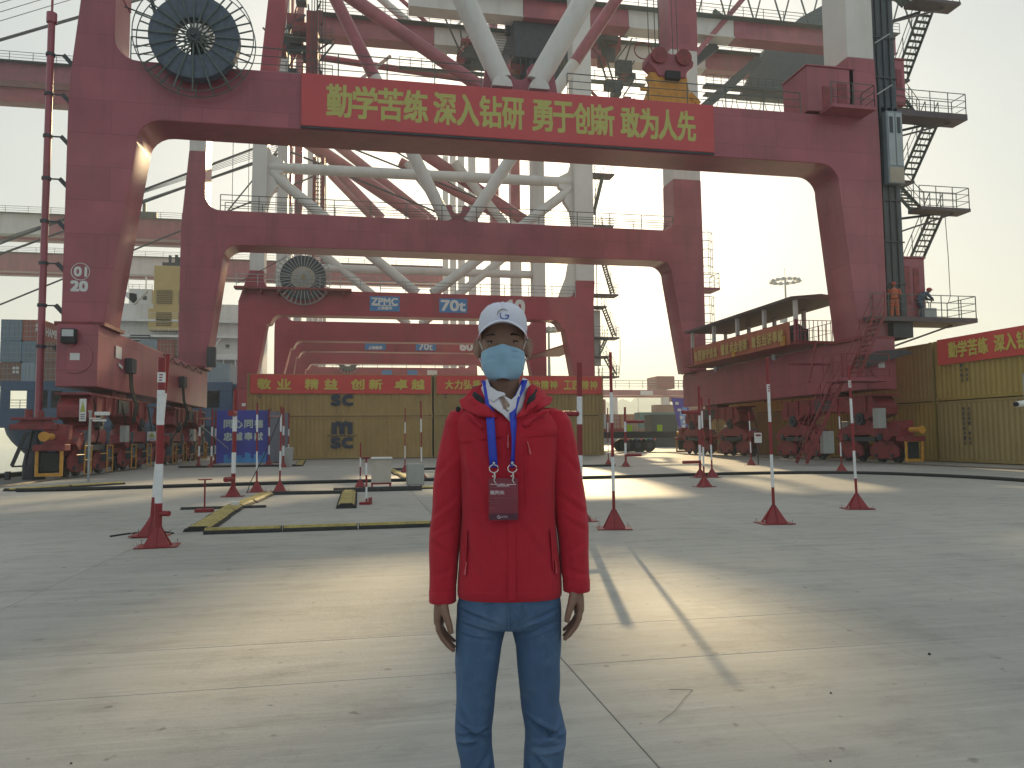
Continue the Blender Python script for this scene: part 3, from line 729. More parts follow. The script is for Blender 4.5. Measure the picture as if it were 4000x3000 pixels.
for y, nm in ((37.0, .9), (39.9, 1.1), (42.3, .8), (45.2, 1.0)):
    mb = MB(); mb.box(22.5, 23.5, y, y + 1.2, 6.14, 6.14 + nm); mb.tube((23, y + .2, 6.14 + nm), (23, y + .9, 6.14 + nm), .3, n=12); mb.build('winch_unit', DARK, A, bevel=.03)
for y in (36.0, 41.4):
    mb = MB(); mb.box(21.42, 21.5, y, y + .35, 6.0, 6.5); mb.build('yellow_clamp', YELLOW, A, smooth=0)
for y in (38.7, 45.9):
    mb = MB(); mb.bar((22.9, y, 5.7), (22.4, y, 5.75), .06, .06); mb.tube((22.4, y, 5.5), (22.4, y, 5.8), .14, n=14)
    s_ = mb.build('dome_camera', GALV, A)
mb = MB(); mb.box(20.7, 22.9, 34.4, 34.5, 4.8, 4.9); mb.bar((21.2, 33.5, 3.9), (22.6, 35.0, 6.1), .08, .1); mb.build('stair_brace', RED2, A)
mb = MB(); mb.box(22.5, 22.9, 30.3, 30.7, 1.6, 2.5); mb.build('control_cabinet', GREYBOX, A, bevel=.02)
mb = MB(); mb.box(20.0, 20.55, 30.7, 30.95, .5, 1.5); mb.build('control_cabinet', GREYBOX, A, bevel=.02)
# ladder with safety cage on the far landside leg
mb = MB()
for x in (23.85, 24.2): mb.tube((x, 51.2, 7.5), (x, 51.2, 16.8), .03, n=5)
for i in range(30): mb.tube((23.85, 51.2, 7.6 + i * .3), (24.2, 51.2, 7.6 + i * .3), .018, n=4)
mb.build('ladder', GREEN, A)
for z in [8.2 + .62 * i for i in range(6)] + [12.9 + .62 * i for i in range(6)]:
    mb = MB(); mb.path([(23.8, 51.2, z), (23.85, 50.7, z), (24.3, 50.45, z), (24.75, 50.7, z), (24.8, 51.2, z)], .025, n=4); mb.build('cage_hoop', GREEN, A)
mb = MB()
for x, y in ((23.9, 50.65), (24.3, 50.45), (24.7, 50.65), (24.8, 51.2)):
    for a, b_ in ((8.2, 11.3), (12.9, 16.0)): mb = MB(); mb.tube((x, y, a), (x, y, b_), .02, n=4); mb.build('cage_strip', GREEN, A)
platform(23.7, 25.0, 50.2, 51.8, 11.9, A, sides='SE'); platform(23.7, 25.0, 50.2, 51.8, 6.9, A, sides='SE')

# ---- crane B: 70t 60
Bl = (-11.55, -10.05, -9.0, -9.3, -10.6); Br = (22.9, 21.0, 19.9, 21.1, 23.1)
B_ = crane(74.0, 'second crane from the camera, red portal beam with blue maker sign and 70t 60 lettering', zb=13.1, zt=15.45, zs=6.0, zc=17.2, ztop=68, low_mat=(RB, RB), lean_left=True, Lp=Bl, Rp=Br, notch=True,
           L2=(-10.3, -9.9, -8.5, -9.0, -10.2), R2=(22.3, 21.0, 19.9, 20.75, 22.3), zb2=12.9, zt2=15.2)
mb = MB(); mb.prism([(-10.6, 17.2), (-9.3, 17.2), (-9.1, 30.5), (-10.45, 30.5)], 'y', 74.05, 75.85); mb.build('upper_column', WHITE, B_, bevel=.03)
mb = MB(); mb.prism([(-10.45, 30.5), (-9.1, 30.5), (-5.6, 62), (-7.6, 62)], 'y', 74.05, 75.85); mb.build('upper_column', RB, B_, bevel=.03)
mb = MB(); mb.tube((-9.2, 75, 27.5), (21.3, 75, 27.7), .52, n=18); mb.build('horizontal_tube', WHITE, B_)
for a, b_ in (((-8.9, 27.0), (5.1, 15.6)), ((21.0, 27.0), (6.6, 15.6))):
    mb = MB(); mb.tube((a[0], 75, a[1]), (b_[0], 75, b_[1]), .5, n=18); mb.build('kee_brace', WHITE, B_)
for s_, x in ((1, -9.2), (-1, 21.1)):
    mb = MB(); mb.prism([(x - s_ * .1, 30.2), (x + s_ * .4, 28.7), (x + s_ * 1.5, 28.1), (x + s_ * 1.5, 27.05), (x + s_ * .6, 26.4), (x + s_ * 1.0, 25.6), (x + s_ * .7, 25.2), (x + s_ * .3, 24.6), (x - s_ * .1, 22.6)], 'y', 74.6, 75.4); mb.build('node_plate', WHITE, B_)
for a, b_, m_ in (((-8.7, 26.6), (5.3, 15.2), WHITE), ((21.0, 27.0), (6.8, 15.2), WHITE)):
    mb = MB(); mb.tube((a[0], 93, a[1]), (b_[0], 93, b_[1]), .5, n=16); mb.build('kee_brace', m_, B_)
mb = MB(); mb.tube((-9.2, 93, 21.8), (21.3, 93, 21.8), .5, n=16); mb.build('horizontal_tube', WHITE, B_)
def girder(root, Y, z0, z1, segs, w=1.6, rail=True, step=2.6):
    for (x0, x1, m_) in segs:
        mb = MB(); mb.box(x0, x1, Y, Y + w, z0, z1); mb.box(x0, x1, Y - .35, Y + w + .1, z0 - .12, z0); mb.build('boom_girder', m_, root, bevel=.02)
    if rail:
        mb = MB(); railing(mb, [(segs[0][0], Y - .8, z1), (segs[-1][1], Y - .8, z1)], h=1.2, step=step, r=.045, n=4); mb.box(segs[0][0], segs[-1][1], Y - .9, Y, z1 - .08, z1); mb.build('girder_walkway', GREEN, root, smooth=0)
girder(B_, 80, 47.9, 50.1, [(4.6, 17.2, WHITE), (17.25, 29.5, RED), (29.55, 42.5, WHITE), (42.55, 64, RED)])
girder(B_, 88, 48.1, 50.4, [(-5.5, 8.0, RED), (8.05, 16.8, WHITE), (16.85, 29.9, RED), (29.95, 42.7, WHITE), (42.75, 64, RED)])
mb = MB(); mb.box(16.2, 22.5, 80.5, 88, 43.6, 47.7); mb.box(18, 21.6, 81, 87, 40.6, 43.6); mb.box(21.5, 24.0, 82, 86, 46, 50.5)
tr = mb.build('trolley', DARK, B_, bevel=.05)
mb = MB()
for i in range(10): mb.tube((16.4 + i * .6, 80.6, 43.6), (16.4 + i * .6, 80.7, 42.0 - (i % 3) * .5), .06, n=5)
for i in range(8): mb.tube((14.2, 80.2, 43.6 + i * .3), (16.4, 80.2, 43.6 + i * .3), .03, n=4)
mb.build('trolley_ropes', DARK, tr)
mb = MB(); mb.bar((42.0, 84, 53.5), (47, 84, 50.3), .4, .4); mb.bar((47, 80, 56), (66, 80, 54.6), .18, .18); mb.bar((36, 80, 57), (47, 80, 56), .18, .18)
for i in range(8): x = 38 + i * 3.6; mb.bar((x, 80, 50.1), (x + 1.8, 80, 56.6 - i * .15), .14, .14); mb.bar((x + 1.8, 80, 56.6 - i * .15), (x + 3.6, 80, 50.1), .14, .14)
mb.build('top_truss', GREEN, B_)
mb = MB(); mb.bar((35.5, 80.2, 43.0), (46.5, 80.2, 56.0), .6, .6); mb.build('backstay', RED, B_)
mb = MB(); mb.bar((34.2, 82, 42.3), (41.0, 82, 47.8), 1.1, 1.1); mb.bar((37, 82, 38), (46.5, 82, 46.5), 1.0, 1.0); mb.build('lattice_leg', DARK, B_)
mb = MB(); mb.box(41, 60, 84.5, 85.6, 44.2, 44.5); mb.box(41, 60, 84.5, 85.6, 43.2, 43.35); railing(mb, [(41, 84.5, 44.5), (60, 84.5, 44.5)], h=1.1, step=1.0, r=.04)
mb.build('festoon_walkway', DARK, B_, smooth=0)
for i in range(9):
    x = 41.8 + i * 1.9; w = .75
    mb = MB(); mb.path([(x - w, 84.4, 43.2)] + [(x + w * math.sin(t) * 1.0, 84.4, 43.2 - 2.2 * math.cos(t)) for t in (-1.2, -.9, -.5, 0, .5, .9, 1.2)] + [(x + w, 84.4, 43.2)], .045, n=4); mb.build('festoon_loop', BLACK, B_)
mb = MB(); mb.prism([(46.5, 44), (60, 44), (60, 58), (55, 55), (50, 50.5)], 'y', 86, 87.4); mb.build('machinery_house_side', mat('machinery_house_grey', (.08, .10, .12), .6), B_)
# ZPMC sign, 70t, 60
def sign_box(x0, x1, z0, z1, y, root, m_=BLUESIGN, th=.03):
    mb = MB(); mb.box(x0, x1, y - th, y, z0, z1); return mb.build('sign_plate', m_, root, bevel=.01)
s1 = sign_box(.5, 3.35, 13.6, 15.05, 74, B_)
lettering('ZPMC', (.68, 73.968, 14.22), (1, 0, 0), (0, 0, 1), 2.48, .66, PRINTW, s1, bold=.03)
lettering('上海振华', (1.22, 73.968, 13.76), (1, 0, 0), (0, 0, 1), 1.42, .3, PRINTW, s1, bold=.014)
mb = MB(); mb.box(.7, 3.15, 73.95, 73.966, 14.12, 14.19); mb.build('underline', PRINTW, s1, smooth=0)
s2 = sign_box(7.2, 9.95, 13.6, 15.0, 74, B_)
lettering('70t', (7.4, 73.968, 13.8), (1, 0, 0), (0, 0, 1), 2.35, 1.02, PRINTW, s2, bold=.05)
lettering('60', (13.8, 73.995, 13.6), (1, 0, 0), (0, 0, 1), 1.9, 1.4, PRINTW, B_, bold=.09)
mb = MB(); railing(mb, [(-11.6, 73.1, 15.6), (1.5, 73.1, 15.6)], step=2.0, r=.04); railing(mb, [(1.5, 73.9, 15.45), (21, 73.9, 15.45)], step=2.4, r=.04); mb.build('handrail', GALV, B_)
mb = MB(); mb.box(-11.8, -1.2, 72.9, 74, 15.3, 15.5)
for i in range(7): mb.box(-11 + i * 1.5, -10.9 + i * 1.5, 73.0, 74, 14.9, 15.3)
mb.build('walkway_deck', RED2, B_, smooth=0)
reel((-5.66, 73.3, 16.5), 1.12, 2.1, 2.55, 34, B_, mat('reel_cable_dark', (0.03, 0.035, 0.05), .6, var=.2), GALV, th=.3, hubm=mat('reel_hub_tan', (.30, .24, .14), .5))
mb = MB(); mb.disc((-5.66, 73.35, 16.5), 1.1, 'y', .05, n=36); mb.build('reel_disc', mat('reel_disc_cream', (.72, .64, .50), .5), B_)
mb = MB(); mb.tube((-11.5, 73.2, 15.8), (-7.2, 73.2, 18.4), .035, n=5); mb.build('reel_cable', BLACK, B_)
mb = MB(); mb.box(21.9, 23.0, 74.2, 75.6, 6, 50); mb.build('lift_shaft', mat('shaft_grey_steel', (.1, .1, .1)), B_)
mb = MB(); [mb.box(x, x + .06, 74.1, 74.2, 6, 50) for x in (22.0, 22.3, 22.6, 22.9)]; mb.build('guide_rails', DARK, B_, smooth=0)
mb = MB(); mb.prism([(19.3, 15.5), (21.3, 15.5), (21.6, 23.5), (20.6, 20), (20.1, 17.5)], 'y', 74.2, 74.6); mb.build('column_skirt', WHITE, B_)
for (xa, xb, z) in ((20.8, 25.7, 15.95), (22.9, 24.4, 14.7), (23.0, 25.7, 11.5), (22.9, 24.6, 7.55 + 2.0), (23.0, 25.6, 7.5), (22.9, 25.3, 23.1), (22.9, 25.5, 28.6), (22.9, 24.4, 19.8)):
    platform(xa, xb, 74.2, 75.8, z, B_, mt=DRED, sides='SE' if xb > 25 else '', rmt=GREEN)
for p, q in (((24.2, 19.8), (25.3, 16.0)), ((24.2, 14.8), (25.4, 11.6)), ((24.5, 11.4), (23.6, 9.6)), ((24.3, 9.6), (25.4, 7.6)), ((24.4, 28.4), (23.3, 24.2)), ((24.0, 23.1), (24.9, 19.9)), ((23.9, 7.4), (23.2, 4.0))):
    flight(p, q, 74.4, 75.4, B_, rail=True)
mb = MB(); [mb.tube((x, 75.9, 4), (x, 75.9, 30), .05, n=4) for x in (23.3, 23.9)]; mb.path([(25.8, 74.3, 11.4), (25.75, 74.3, 9), (25.6, 74.3, 7.6)], .03, n=4); mb.build('tower_post', GREEN, B_)
mb = MB(); mb.box(23.1, 24.0, 75.2, 75.4, 8.6, 14.4); mb.build('mesh_panel', WHITE, B_)
mb = MB(); mb.prism([(17.2, 9.9), (20.6, 11.0), (22.9, 10.9), (22.9, 9.6), (17.2, 9.2)][:3] + [(20.6, 10.85), (17.2, 9.75)], 'y', 76, 88); mb.build('canopy_roof', RED2, B_)
# ---- crane C
Cc = crane(109.0, 'third crane from the camera, beam with blue signs just under the second crane', zb=13.6, zt=16.0, zs=6.0, zc=17.6, ztop=34, notch=True, detail=False, low_mat=(RB, RB),
           Lp=(-11.4, -10.2, -9.3, -10.1, -11.3), Rp=(22.9, 21.4, 20.2, 21.4, 22.8))
for y in (109.1, 127.1):
    for xa_, xb_ in ((-11.32, -10.1), (21.3, 22.7)):
        mb = MB(); mb.box(xa_, xb_, y, y + 1.7, 34, 80); mb.build('upper_column', RED, Cc)
for x0, t in ((.1, '上海振华'), (7.2, '70t')):
    s_ = sign_box(x0, x0 + 2.9, 13.85, 15.2, 109, Cc)
    lettering(t, (x0 + .5, 108.96, 13.95), (1, 0, 0), (0, 0, 1), 1.9, .42 if t != '70t' else .9, PRINTW, s_, bold=.03)
lettering('60', (13.6, 108.99, 13.95), (1, 0, 0), (0, 0, 1), 1.8, 1.2, PRINTW, Cc, bold=.08)
girder(Cc, 114, 51.4, 54, [(-72, -50, RED), (-50, -8, RED), (-8, 20, WHITE)], step=3)
girder(Cc, 122, 51.7, 54, [(-72, -43, RED), (-43, -8, RED), (-8, 20, RED)], step=3)
mb = MB(); mb.prism([(-11.3, 30), (-6, 29.3), (18, 29.3), (22.7, 30), (22.7, 31), (-11.3, 31)], 'y', 110, 111); mb.build('cross_beam', RED, Cc)
mb = MB(); mb.box(-7.4, -6.9, 111, 111.3, 22, 42); mb.box(-6.2, -5.7, 111, 111.3, 22, 42); [mb.box(-7.4, -5.7, 111, 111.2, 22 + i * .6, 22.1 + i * .6) for i in range(33)]; mb.build('ladder_tower', RED2, Cc, smooth=0)
# ---- crane D and E, far along the quay
D_ = crane(155.0, 'distant crane with a small dark cable reel on its beam, seen through the nearer portals', zb=13.3, zt=15.6, zs=6.0, zc=17.6, ztop=80, notch=True, detail=False, low_mat=(RB, RB), Lp=(-11.6, -10.2, -9.3, -10.1, -11.3), Rp=(22.9, 21.4, 20.2, 21.4, 22.8))
reel((-3.2, 154.2, 16.6), .9, 1.9, 2.4, 20, D_, DARK, GALV, th=.3)
mb = MB(); railing(mb, [(-9, 155, 15.6), (20, 155, 15.6)], step=3, r=.05, n=4); mb.build('handrail', GALV, D_)
for x0 in (3.5, 8.6, 12.6): sign_box(x0, x0 + 2.0, 14.0, 15.1, 155, D_, BLUESIGN if x0 < 12 else WHITE)
for Y, z0, z1, segs in ((161, 41.6, 45.6, [(-100, -78, RED), (-78, -60.5, WHITE), (-60.5, -12, RED), (-12, 20, WHITE)]), (168, 42.2, 46, [(-100, -40, RED), (-40, 20, RED)])):
    girder(D_, Y, z0, z1, segs, w=1.8, step=4)
mb = MB(); mb.box(-46, -41, 161, 162, 46, 47); mb.bar((-52, 161, 45.6), (-18, 161, 60), .4, .4); mb.box(-43.5, -42.9, 160.5, 161, 45.6, 48.6); mb.box(-52.6, -52, 160.5, 161, 45.6, 48.4); mb.build('boom_fittings', DARK, D_)
E_ = crane(190.0, 'farthest crane, its boom lowered low over the ship behind the funnel', zb=13.3, zt=15.6, zs=6.0, zc=17.6, ztop=80, notch=True, detail=False, low_mat=(RB, RB), Lp=(-11.6, -10.2, -9.3, -10.1, -11.3), Rp=(22.9, 21.4, 20.2, 21.4, 22.8))
for Y, z0, z1, segs in ((196, 41.5, 45.8, [(-92, -67, RED), (-67, -44, WHITE), (-44, -26, RED), (-26, 20, RED)]), (203, 42, 46, [(-100, 20, RED)])):
    girder(E_, Y, z0, z1, segs, w=1.8, step=4)
mb = MB(); mb.prism([(-108, 41.8), (-104, 40.5), (-98, 40), (-92, 41.5), (-92, 45.8), (-96, 46), (-102, 44.5), (-108, 43.6)], 'y', 196, 198); mb.build('boom_tip', RED, E_)

# slanting braces and stays of the rows of cranes (x-z plane at each frame)
MEM = [
    ('R', 74.4, (-7.9, 49.0), (14.8, 34.8), 1.37, B_), ('R', 94.5, (1.4, 40.9), (21.3, 28.5), 1.5, B_), ('R', 109.5, (5.0, 41.5), (19.8, 34.0), 1.3, Cc),
    ('R', 128.8, (-12.0, 52.6), (10.3, 38.2), 2.2, Cc), ('R', 140, (-11.8, 60.2), (12.7, 41.5), 1.78, Cc), ('R', 150, (-6.2, 54.4), (3.3, 44.7), 1.71, D_),
    ('R', 158, (-7.2, 56.0), (1.5, 47.1), 1.59, D_), ('R', 94, (-9.1, 48.6), (20.0, 46.6), 0.83, B_),
    ('T', 113.6, (-64.0, 21.1), (-10.5, 46.2), 0.30, Cc), ('T', 113.6, (-62.0, 20.8), (-10.5, 44.0), 0.30, Cc), ('T', 122.3, (-64, 15.5), (-7.7, 43.1), 0.25, Cc),
    ('T', 121.6, (-24, 32.0), (-11.3, 49.7), 0.22, Cc), ('T', 110.5, (-72, 54.6 - 9.5), (-11, 71.5), 0.40, Cc),
    ('T', 100, (-8.5, 41.8), (20.9, 31.5), 0.23, B_), ('T', 109, (-10.4, 41.8), (21.9, 29.8), 0.29, Cc), ('T', 129, (-2, 54.2), (21.6, 41.5), 0.30, Cc),
    ('W', 92.6, (5.0, 35.2), (11.2, 27.4), 0.86, B_), ('W', 92.4, (19.9, 56.0), (24.3, 47.4), 0.8, B_), ('R', 92.3, (1.3, 56.1), (9.9, 49.2), 0.93, B_),
    ('W', 88.9, (-1.5, 56.2), (9.4, 47.8), 0.83, B_), ('W', 92.9, (19.8, 25.2), (11.0, 35.7), 1.1, B_)]
for tg, Y, a, b_, w, rt_ in MEM: member(tg, Y, a, b_, w, rt_)
for i in range(5):
    member('T', 113.7, (-64, 22.4 + i * .35 - 1), (-10.5, 45.9 - i * .35), .07, Cc, name='stay_rod')
    member('T', 110.7, (-72, 47.5 + i * 1.2), (-11, 75 + i * 1.4), .09, Cc)
for x in (-19.5, -17.2, -16.6, -15.2, -13.2, -12.6): 
    mb = MB(); mb.tube((x, 118, 30), (x, 118, 54), .045, n=4); mb.build('hoist_rope', ROPE, Cc)

# machinery and clutter high on crane B: dark gear round the waterside column, walkways, cable trays
def clutter(root, x0, x1, y, z0, z1, n, seed, m_=DARK, name='machinery'):
    q = random.Random(seed)
    for k in range(n):
        mb = MB(); w = q.uniform(.5, 2.2); h_ = q.uniform(.4, 1.8); x = q.uniform(x0, x1 - w); z = q.uniform(z0, z1 - h_); yy = y + q.uniform(-1, 1)
        mb.box(x, x + w, yy, yy + q.uniform(.6, 2), z, z + h_)
        mb.build(name, m_ if k % 3 else RED2, root, bevel=.04)
        mb = MB(); mb.bar((x, yy, z + h_), (x + q.uniform(-3, 3), yy, z + h_ + q.uniform(1, 4)), .16, .16); mb.build('gear_strut', m_ if k % 2 else RED2, root, smooth=0)
clutter(B_, -9.5, -4.6, 84, 41, 53, 14, 1); clutter(B_, 15.5, 22.5, 83, 39, 52, 16, 2); clutter(B_, 25, 32, 84, 40, 50, 12, 3); clutter(B_, 8, 15, 86, 44, 50, 6, 4)
for (xa, xb, y, z) in ((-9.5, -3.5, 82, 44.5), (-9.5, -3.5, 82, 40.5), (22.8, 33, 84, 43.5), (22.8, 30, 84, 39.5), (4, 24, 90, 46.2)):
    mb = MB(); mb.box(xa, xb, y, y + .9, z - .12, z); railing(mb, [(xa, y, z), (xb, y, z)], h=1.1, step=1.3, r=.04, n=4); mb.build('upper_walkway', GREEN, B_, smooth=0)
mb = MB(); mb.box(-6.2, -5.0, 81, 86, 36, 47); mb.build('hinge_tower', RED2, B_, bevel=.05)
for i in range(6):
    mb = MB(); mb.tube((-5.6 + i * .28, 80.6, 38), (-5.6 + i * .28, 80.6, 58), .05, n=4); mb.build('hoist_rope', ROPE, B_)
for a, b_, w in (((2, 57), (12, 48.5), .5), ((14.5, 56), (7.5, 48.5), .35), ((31, 57), (24.5, 48), .5), ((33.5, 40.5), (26, 47.5), .45), ((24.3, 44), (31, 36.5), .4), ((-4.5, 41), (3, 47.8), .4)):
    member('R' if w > .42 else 'W', 91, a, b_, w, B_)
# ---- spreader with headblock hanging from crane A's trolley, between its two frames
SP = thing('container_spreader', 'yellow container spreader with red twin sheave headblock hanging behind the banner beam', 'spreader', (17.4, 41, 19))
mb = MB(); mb.prism([(16.2, 22.45), (16.4, 21.9), (16.0, 20.9), (15.6, 19.9), (15.5, 18.4), (19.4, 18.4), (19.2, 19.9), (18.7, 21.0), (18.5, 22.45)], 'y', 40.6, 41.4); mb.build('spreader_body', YELLOW, SP, bevel=.04)
mb = MB(); mb.box(14.9, 20.0, 40.2, 41.8, 17.9, 18.5); mb.build('twist_lock_frame', mat('spreader_orange', (.42, .12, .05), .5), SP, bevel=.04)
mb = MB(); mb.prism([(16.1, 23.45), (16.5, 23.7), (17.1, 23.75), (17.5, 23.6), (18.0, 23.65), (18.6, 23.6), (18.95, 23.2), (18.85, 22.9), (18.5, 22.6), (18.4, 22.2), (16.7, 22.2), (16.45, 22.65), (16.05, 23.0)], 'y', 40.5, 41.5); mb.build('headblock', RED, SP, bevel=.05)
for x in (16.75, 18.25):
    mb = MB(); mb.disc((x, 41, 23.4), .48, 'y', 1.3, n=26); mb.build('sheave', RED2, SP)
mb = MB(); mb.box(17.1, 18.0, 40.3, 40.6, 22.0, 22.5); mb.build('lock_box', BLACK, SP, bevel=.03)
mb = MB(); mb.bar((18.7, 40.8, 21.4), (19.3, 40.8, 20.8), .25, .3); mb.bar((18.9, 40.8, 21.0), (19.2, 40.8, 19.4), .2, .2); mb.bar((15.7, 40.8, 21.5), (16.2, 40.8, 21.5), .2, .2); mb.tube((16.2, 40.5, 20.0), (16.5, 40.5, 20.1), .12, n=8); mb.tube((17.7, 40.5, 20.3), (18.2, 40.5, 20.2), .08, n=8); mb.build('flipper_arm', YELLOW, SP)
mb = MB(); mb.path([(16 + .55 * math.cos(t), 41, 23.9 + .5 * math.sin(t)) for t in [2 * math.pi * i / 20 for i in range(20)]], .04, n=4, close=True); mb.build('rope_basket', RED2, SP)
for x in (16.35, 16.75, 17.0, 17.85, 18.15):
    mb = MB(); mb.tube((x, 41, 23.5), (x - .25, 41, 44), .03, n=4); mb.build('hoist_rope', ROPE, SP)
mb = MB(); mb.prism([(14.9, 21.0), (15.3, 21.6), (16.0, 21.7), (16.0, 19.5), (14.9, 18.2)], 'y', 42.5, 43.5); mb.build('cable_tub', RED, SP)
mb = MB(); mb.bar((14.9, 42, 18.2), (16.3, 42, 20.5), .6, .5); mb.build('hydraulic_pack', DARK, SP)

# ================================================================ BANNERS ON THE STRUCTURES
def wavy_cloth(o0, right, upv, w, h, nx, nz, amp, name, m_, parent, seed=0):
    right = Vector(right).normalized(); upv = Vector(upv).normalized(); n = right.cross(upv); o0 = Vector(o0)
    vs = []; 
    for j in range(nz + 1):
        for i in range(nx + 1):
            u = w * i / nx; v_ = h * j / nz
            d = amp * noise.noise(Vector((u * .5 + seed, v_ * .35, seed)))
            vs.append(o0 + right * u + upv * v_ + n * d)
    fs = [(j * (nx + 1) + i, j * (nx + 1) + i + 1, (j + 1) * (nx + 1) + i + 1, (j + 1) * (nx + 1) + i) for j in range(nz) for i in range(nx)]
    back = [v_ - n * .012 for v_ in vs]; k = len(vs)
    mb = MB(); mb.add(vs + back, fs + [tuple(reversed([k + q for q in f])) for f in fs]); return mb.build(name, m_, parent, smooth=0 or 60)
BN = thing('slogan_banner', 'long red slogan banner with yellow characters across the nearest crane beam', 'banner', (6.5, 31.9, 14.35), 'red slogan banners')
mb = MB(); mb.box(-2.62, 15.8, 31.87, 31.99, 14.33, 16.58); mb.build('banner_cloth', BANNER, BN, bevel=.02)
mb = MB(); mb.box(-2.62, 15.8, 31.9, 31.99, 14.25, 14.33); mb.build('lower_batten', DARK, BN, smooth=0)
segs = [('勤学苦练', -1.60, 2.66), ('深入钻研', 2.87, 6.86), ('勇于创新', 7.2, 11.0), ('敢为人先', 11.28, 14.9)]
for t, a, b_ in segs:
    n = 4; w = (b_ - a) / n if a != -1.60 else 4.2 / 4
    a0 = a
    for i, ch in enumerate(t):
        ww = ((b_ - a) / 4); lettering(ch, (a + ww * i + ww * .03, 31.868, 14.80 - (.0)), (1, 0, 0), (0, 0, 1), ww * .93, 1.36, BYEL, BN, bold=.035)

# ================================================================ CONTAINERS
def corr(u0, u1, v0, v1, org, right, upv, mb, pitch=.278, dep=.036):
    """trapezoid corrugation between u0..u1 and v0..v1"""
    n = max(2, int((u1 - u0) / pitch)); p = (u1 - u0) / n; prof = []
    for i in range(n):
        b = u0 + i * p; prof += [(b, 0), (b + p * .26, 0), (b + p * .5, -dep), (b + p * .76, -dep)]
    prof.append((u1, 0)); nrm = Vector(right).cross(Vector(upv)); vs = []
    for v_ in (v0, v1): vs += [Vector(org) + Vector(right) * u + Vector(upv) * v_ + nrm * d for u, d in prof]
    k = len(prof); mb.add(vs, [(i, i + 1, k + i + 1, k + i) for i in range(k - 1)])
def container(x0, x1, y0, y1, z, H, m_, label, group, sides, name='shipping_container', doors=(), logo=None):
    c = thing(name, label, 'container', ((x0 + x1) / 2, (y0 + y1) / 2, z), group)
    e = .11
    F = {'S': ((x0, y0, z), (1, 0, 0), x1 - x0), 'E': ((x1, y0, z), (0, 1, 0), y1 - y0), 'N': ((x1, y1, z), (-1, 0, 0), x1 - x0), 'W': ((x0, y1, z), (0, -1, 0), y1 - y0)}
    for s_ in 'SENW':
        o, r_, L_ = F[s_]
        if s_ in sides:
            nn = Vector(r_).cross(Vector((0, 0, 1))); mb = MB()
            if s_ in doors:
                for d in range(2):
                    a = e + d * (L_ - 2 * e) / 2
                    mb = MB(); corr(a + .04, a + (L_ - 2 * e) / 2 - .04, .2, H - .15, Vector(o) - nn * .03, r_, (0, 0, 1), mb, pitch=.45); mb.build('door', m_, c, smooth=0, noflip=True)
                mb = MB()
                for q in (.27, .42, .58, .73):
                    p = Vector(o) + Vector(r_) * (L_ * q) + nn * .03; mb.tube(p + Vector((0, 0, .15)), p + Vector((0, 0, H - .12)), .02, n=5)
                    mb.bar(p + Vector((0, 0, 1.2)), p + Vector(r_) * .3 + Vector((0, 0, 1.2)), .03, .05)
                mb.build('lock_rod', GALV, c)
            else:
                corr(e, L_ - e, .16, H - .12, Vector(o) - nn * .015, r_, (0, 0, 1), mb); mb.build('side_panel', m_, c, smooth=0, noflip=True)
    mb = MB(); mb.box(x0 + .06, x1 - .06, y0 + .06, y1 - .06, z + .05, z + H - .06); mb.build('inner_shell', m_, c, smooth=0)
    mb = MB(); mb.box(x0 + .02, x1 - .02, y0 + .02, y1 - .02, z + H - .06, z + H - .03); mb.build('roof', m_, c, smooth=0)
    for (a, b_) in ((x0, y0), (x1 - .12, y0), (x0, y1 - .12), (x1 - .12, y1 - .12)):
        mb = MB(); mb.box(a, a + .12, b_, b_ + .12, z + .12, z + H - .12); mb.build('corner_post', m_, c, smooth=0)
        for zz in (z, z + H - .12):
            mb = MB(); mb.box(a - .003, a + .165, b_ - .003, b_ + .165, zz, zz + .12); mb.build('corner_casting', m_, c, smooth=0)
    mb = MB()
    for zz, hh in ((z + .01, .15), (z + H - .12, .1)):
        mb.box(x0 + .165, x1 - .165, y0, y0 + .06, zz, zz + hh); mb.box(x0 + .165, x1 - .165, y1 - .06, y1, zz, zz + hh)
        mb.box(x0, x0 + .06, y0 + .165, y1 - .165, zz, zz + hh); mb.box(x1 - .06, x1, y0 + .165, y1 - .165, zz, zz + hh)
    mb.build('frame_rails', m_, c, smooth=0)
    return c
def code_marks(c, x, y, z, right=(1, 0, 0), t='MSCU', h=.11):
    for i, s_ in enumerate((t[:4] + '736', '45G1')):
        for j, ch in enumerate(s_):
            p = Vector((x, y, z)) + Vector(right) * (i * .28) - Vector((0, 0, 1)) * (j * .2)
            lettering(ch, p, right, (0, 0, 1), .09, h, NAVY, c, bold=.01)
TANB = mat('container_tan_paint_dusty', (0.335, 0.245, 0.10), 0.55, var=0.10, vscale=0.7, dirt=(0.17, 0.12, 0.07), dirt_amt=0.4, streak=1)
GC = 'tan containers stacked across the quay'
HC = 2.83
CT = {}
for i, (xa, lb) in enumerate(((-7.55, 'left'), (4.72, 'right'))):
    for j in range(2):
        lab = {(0, 0): 'lower left tan container with full navy company mark, stacked across the quay', (0, 1): 'upper left tan container under the banner of four word pairs',
               (1, 0): 'lower right tan container directly behind the man in the red jacket', (1, 1): 'upper right tan container under the long-sentence banner behind the man'}[(i, j)]
        c = container(xa, xa + 12.15, 52.5, 54.94, .03 + j * (HC + .02), HC, TAN if i == 0 else TANB, lab, GC, 'SEW', doors=('W',) if i else ('W',))
        CT[(i, j)] = c
        z = .03 + j * (HC + .02)
        code_marks(c, xa + .75, 52.48, z + 2.4)
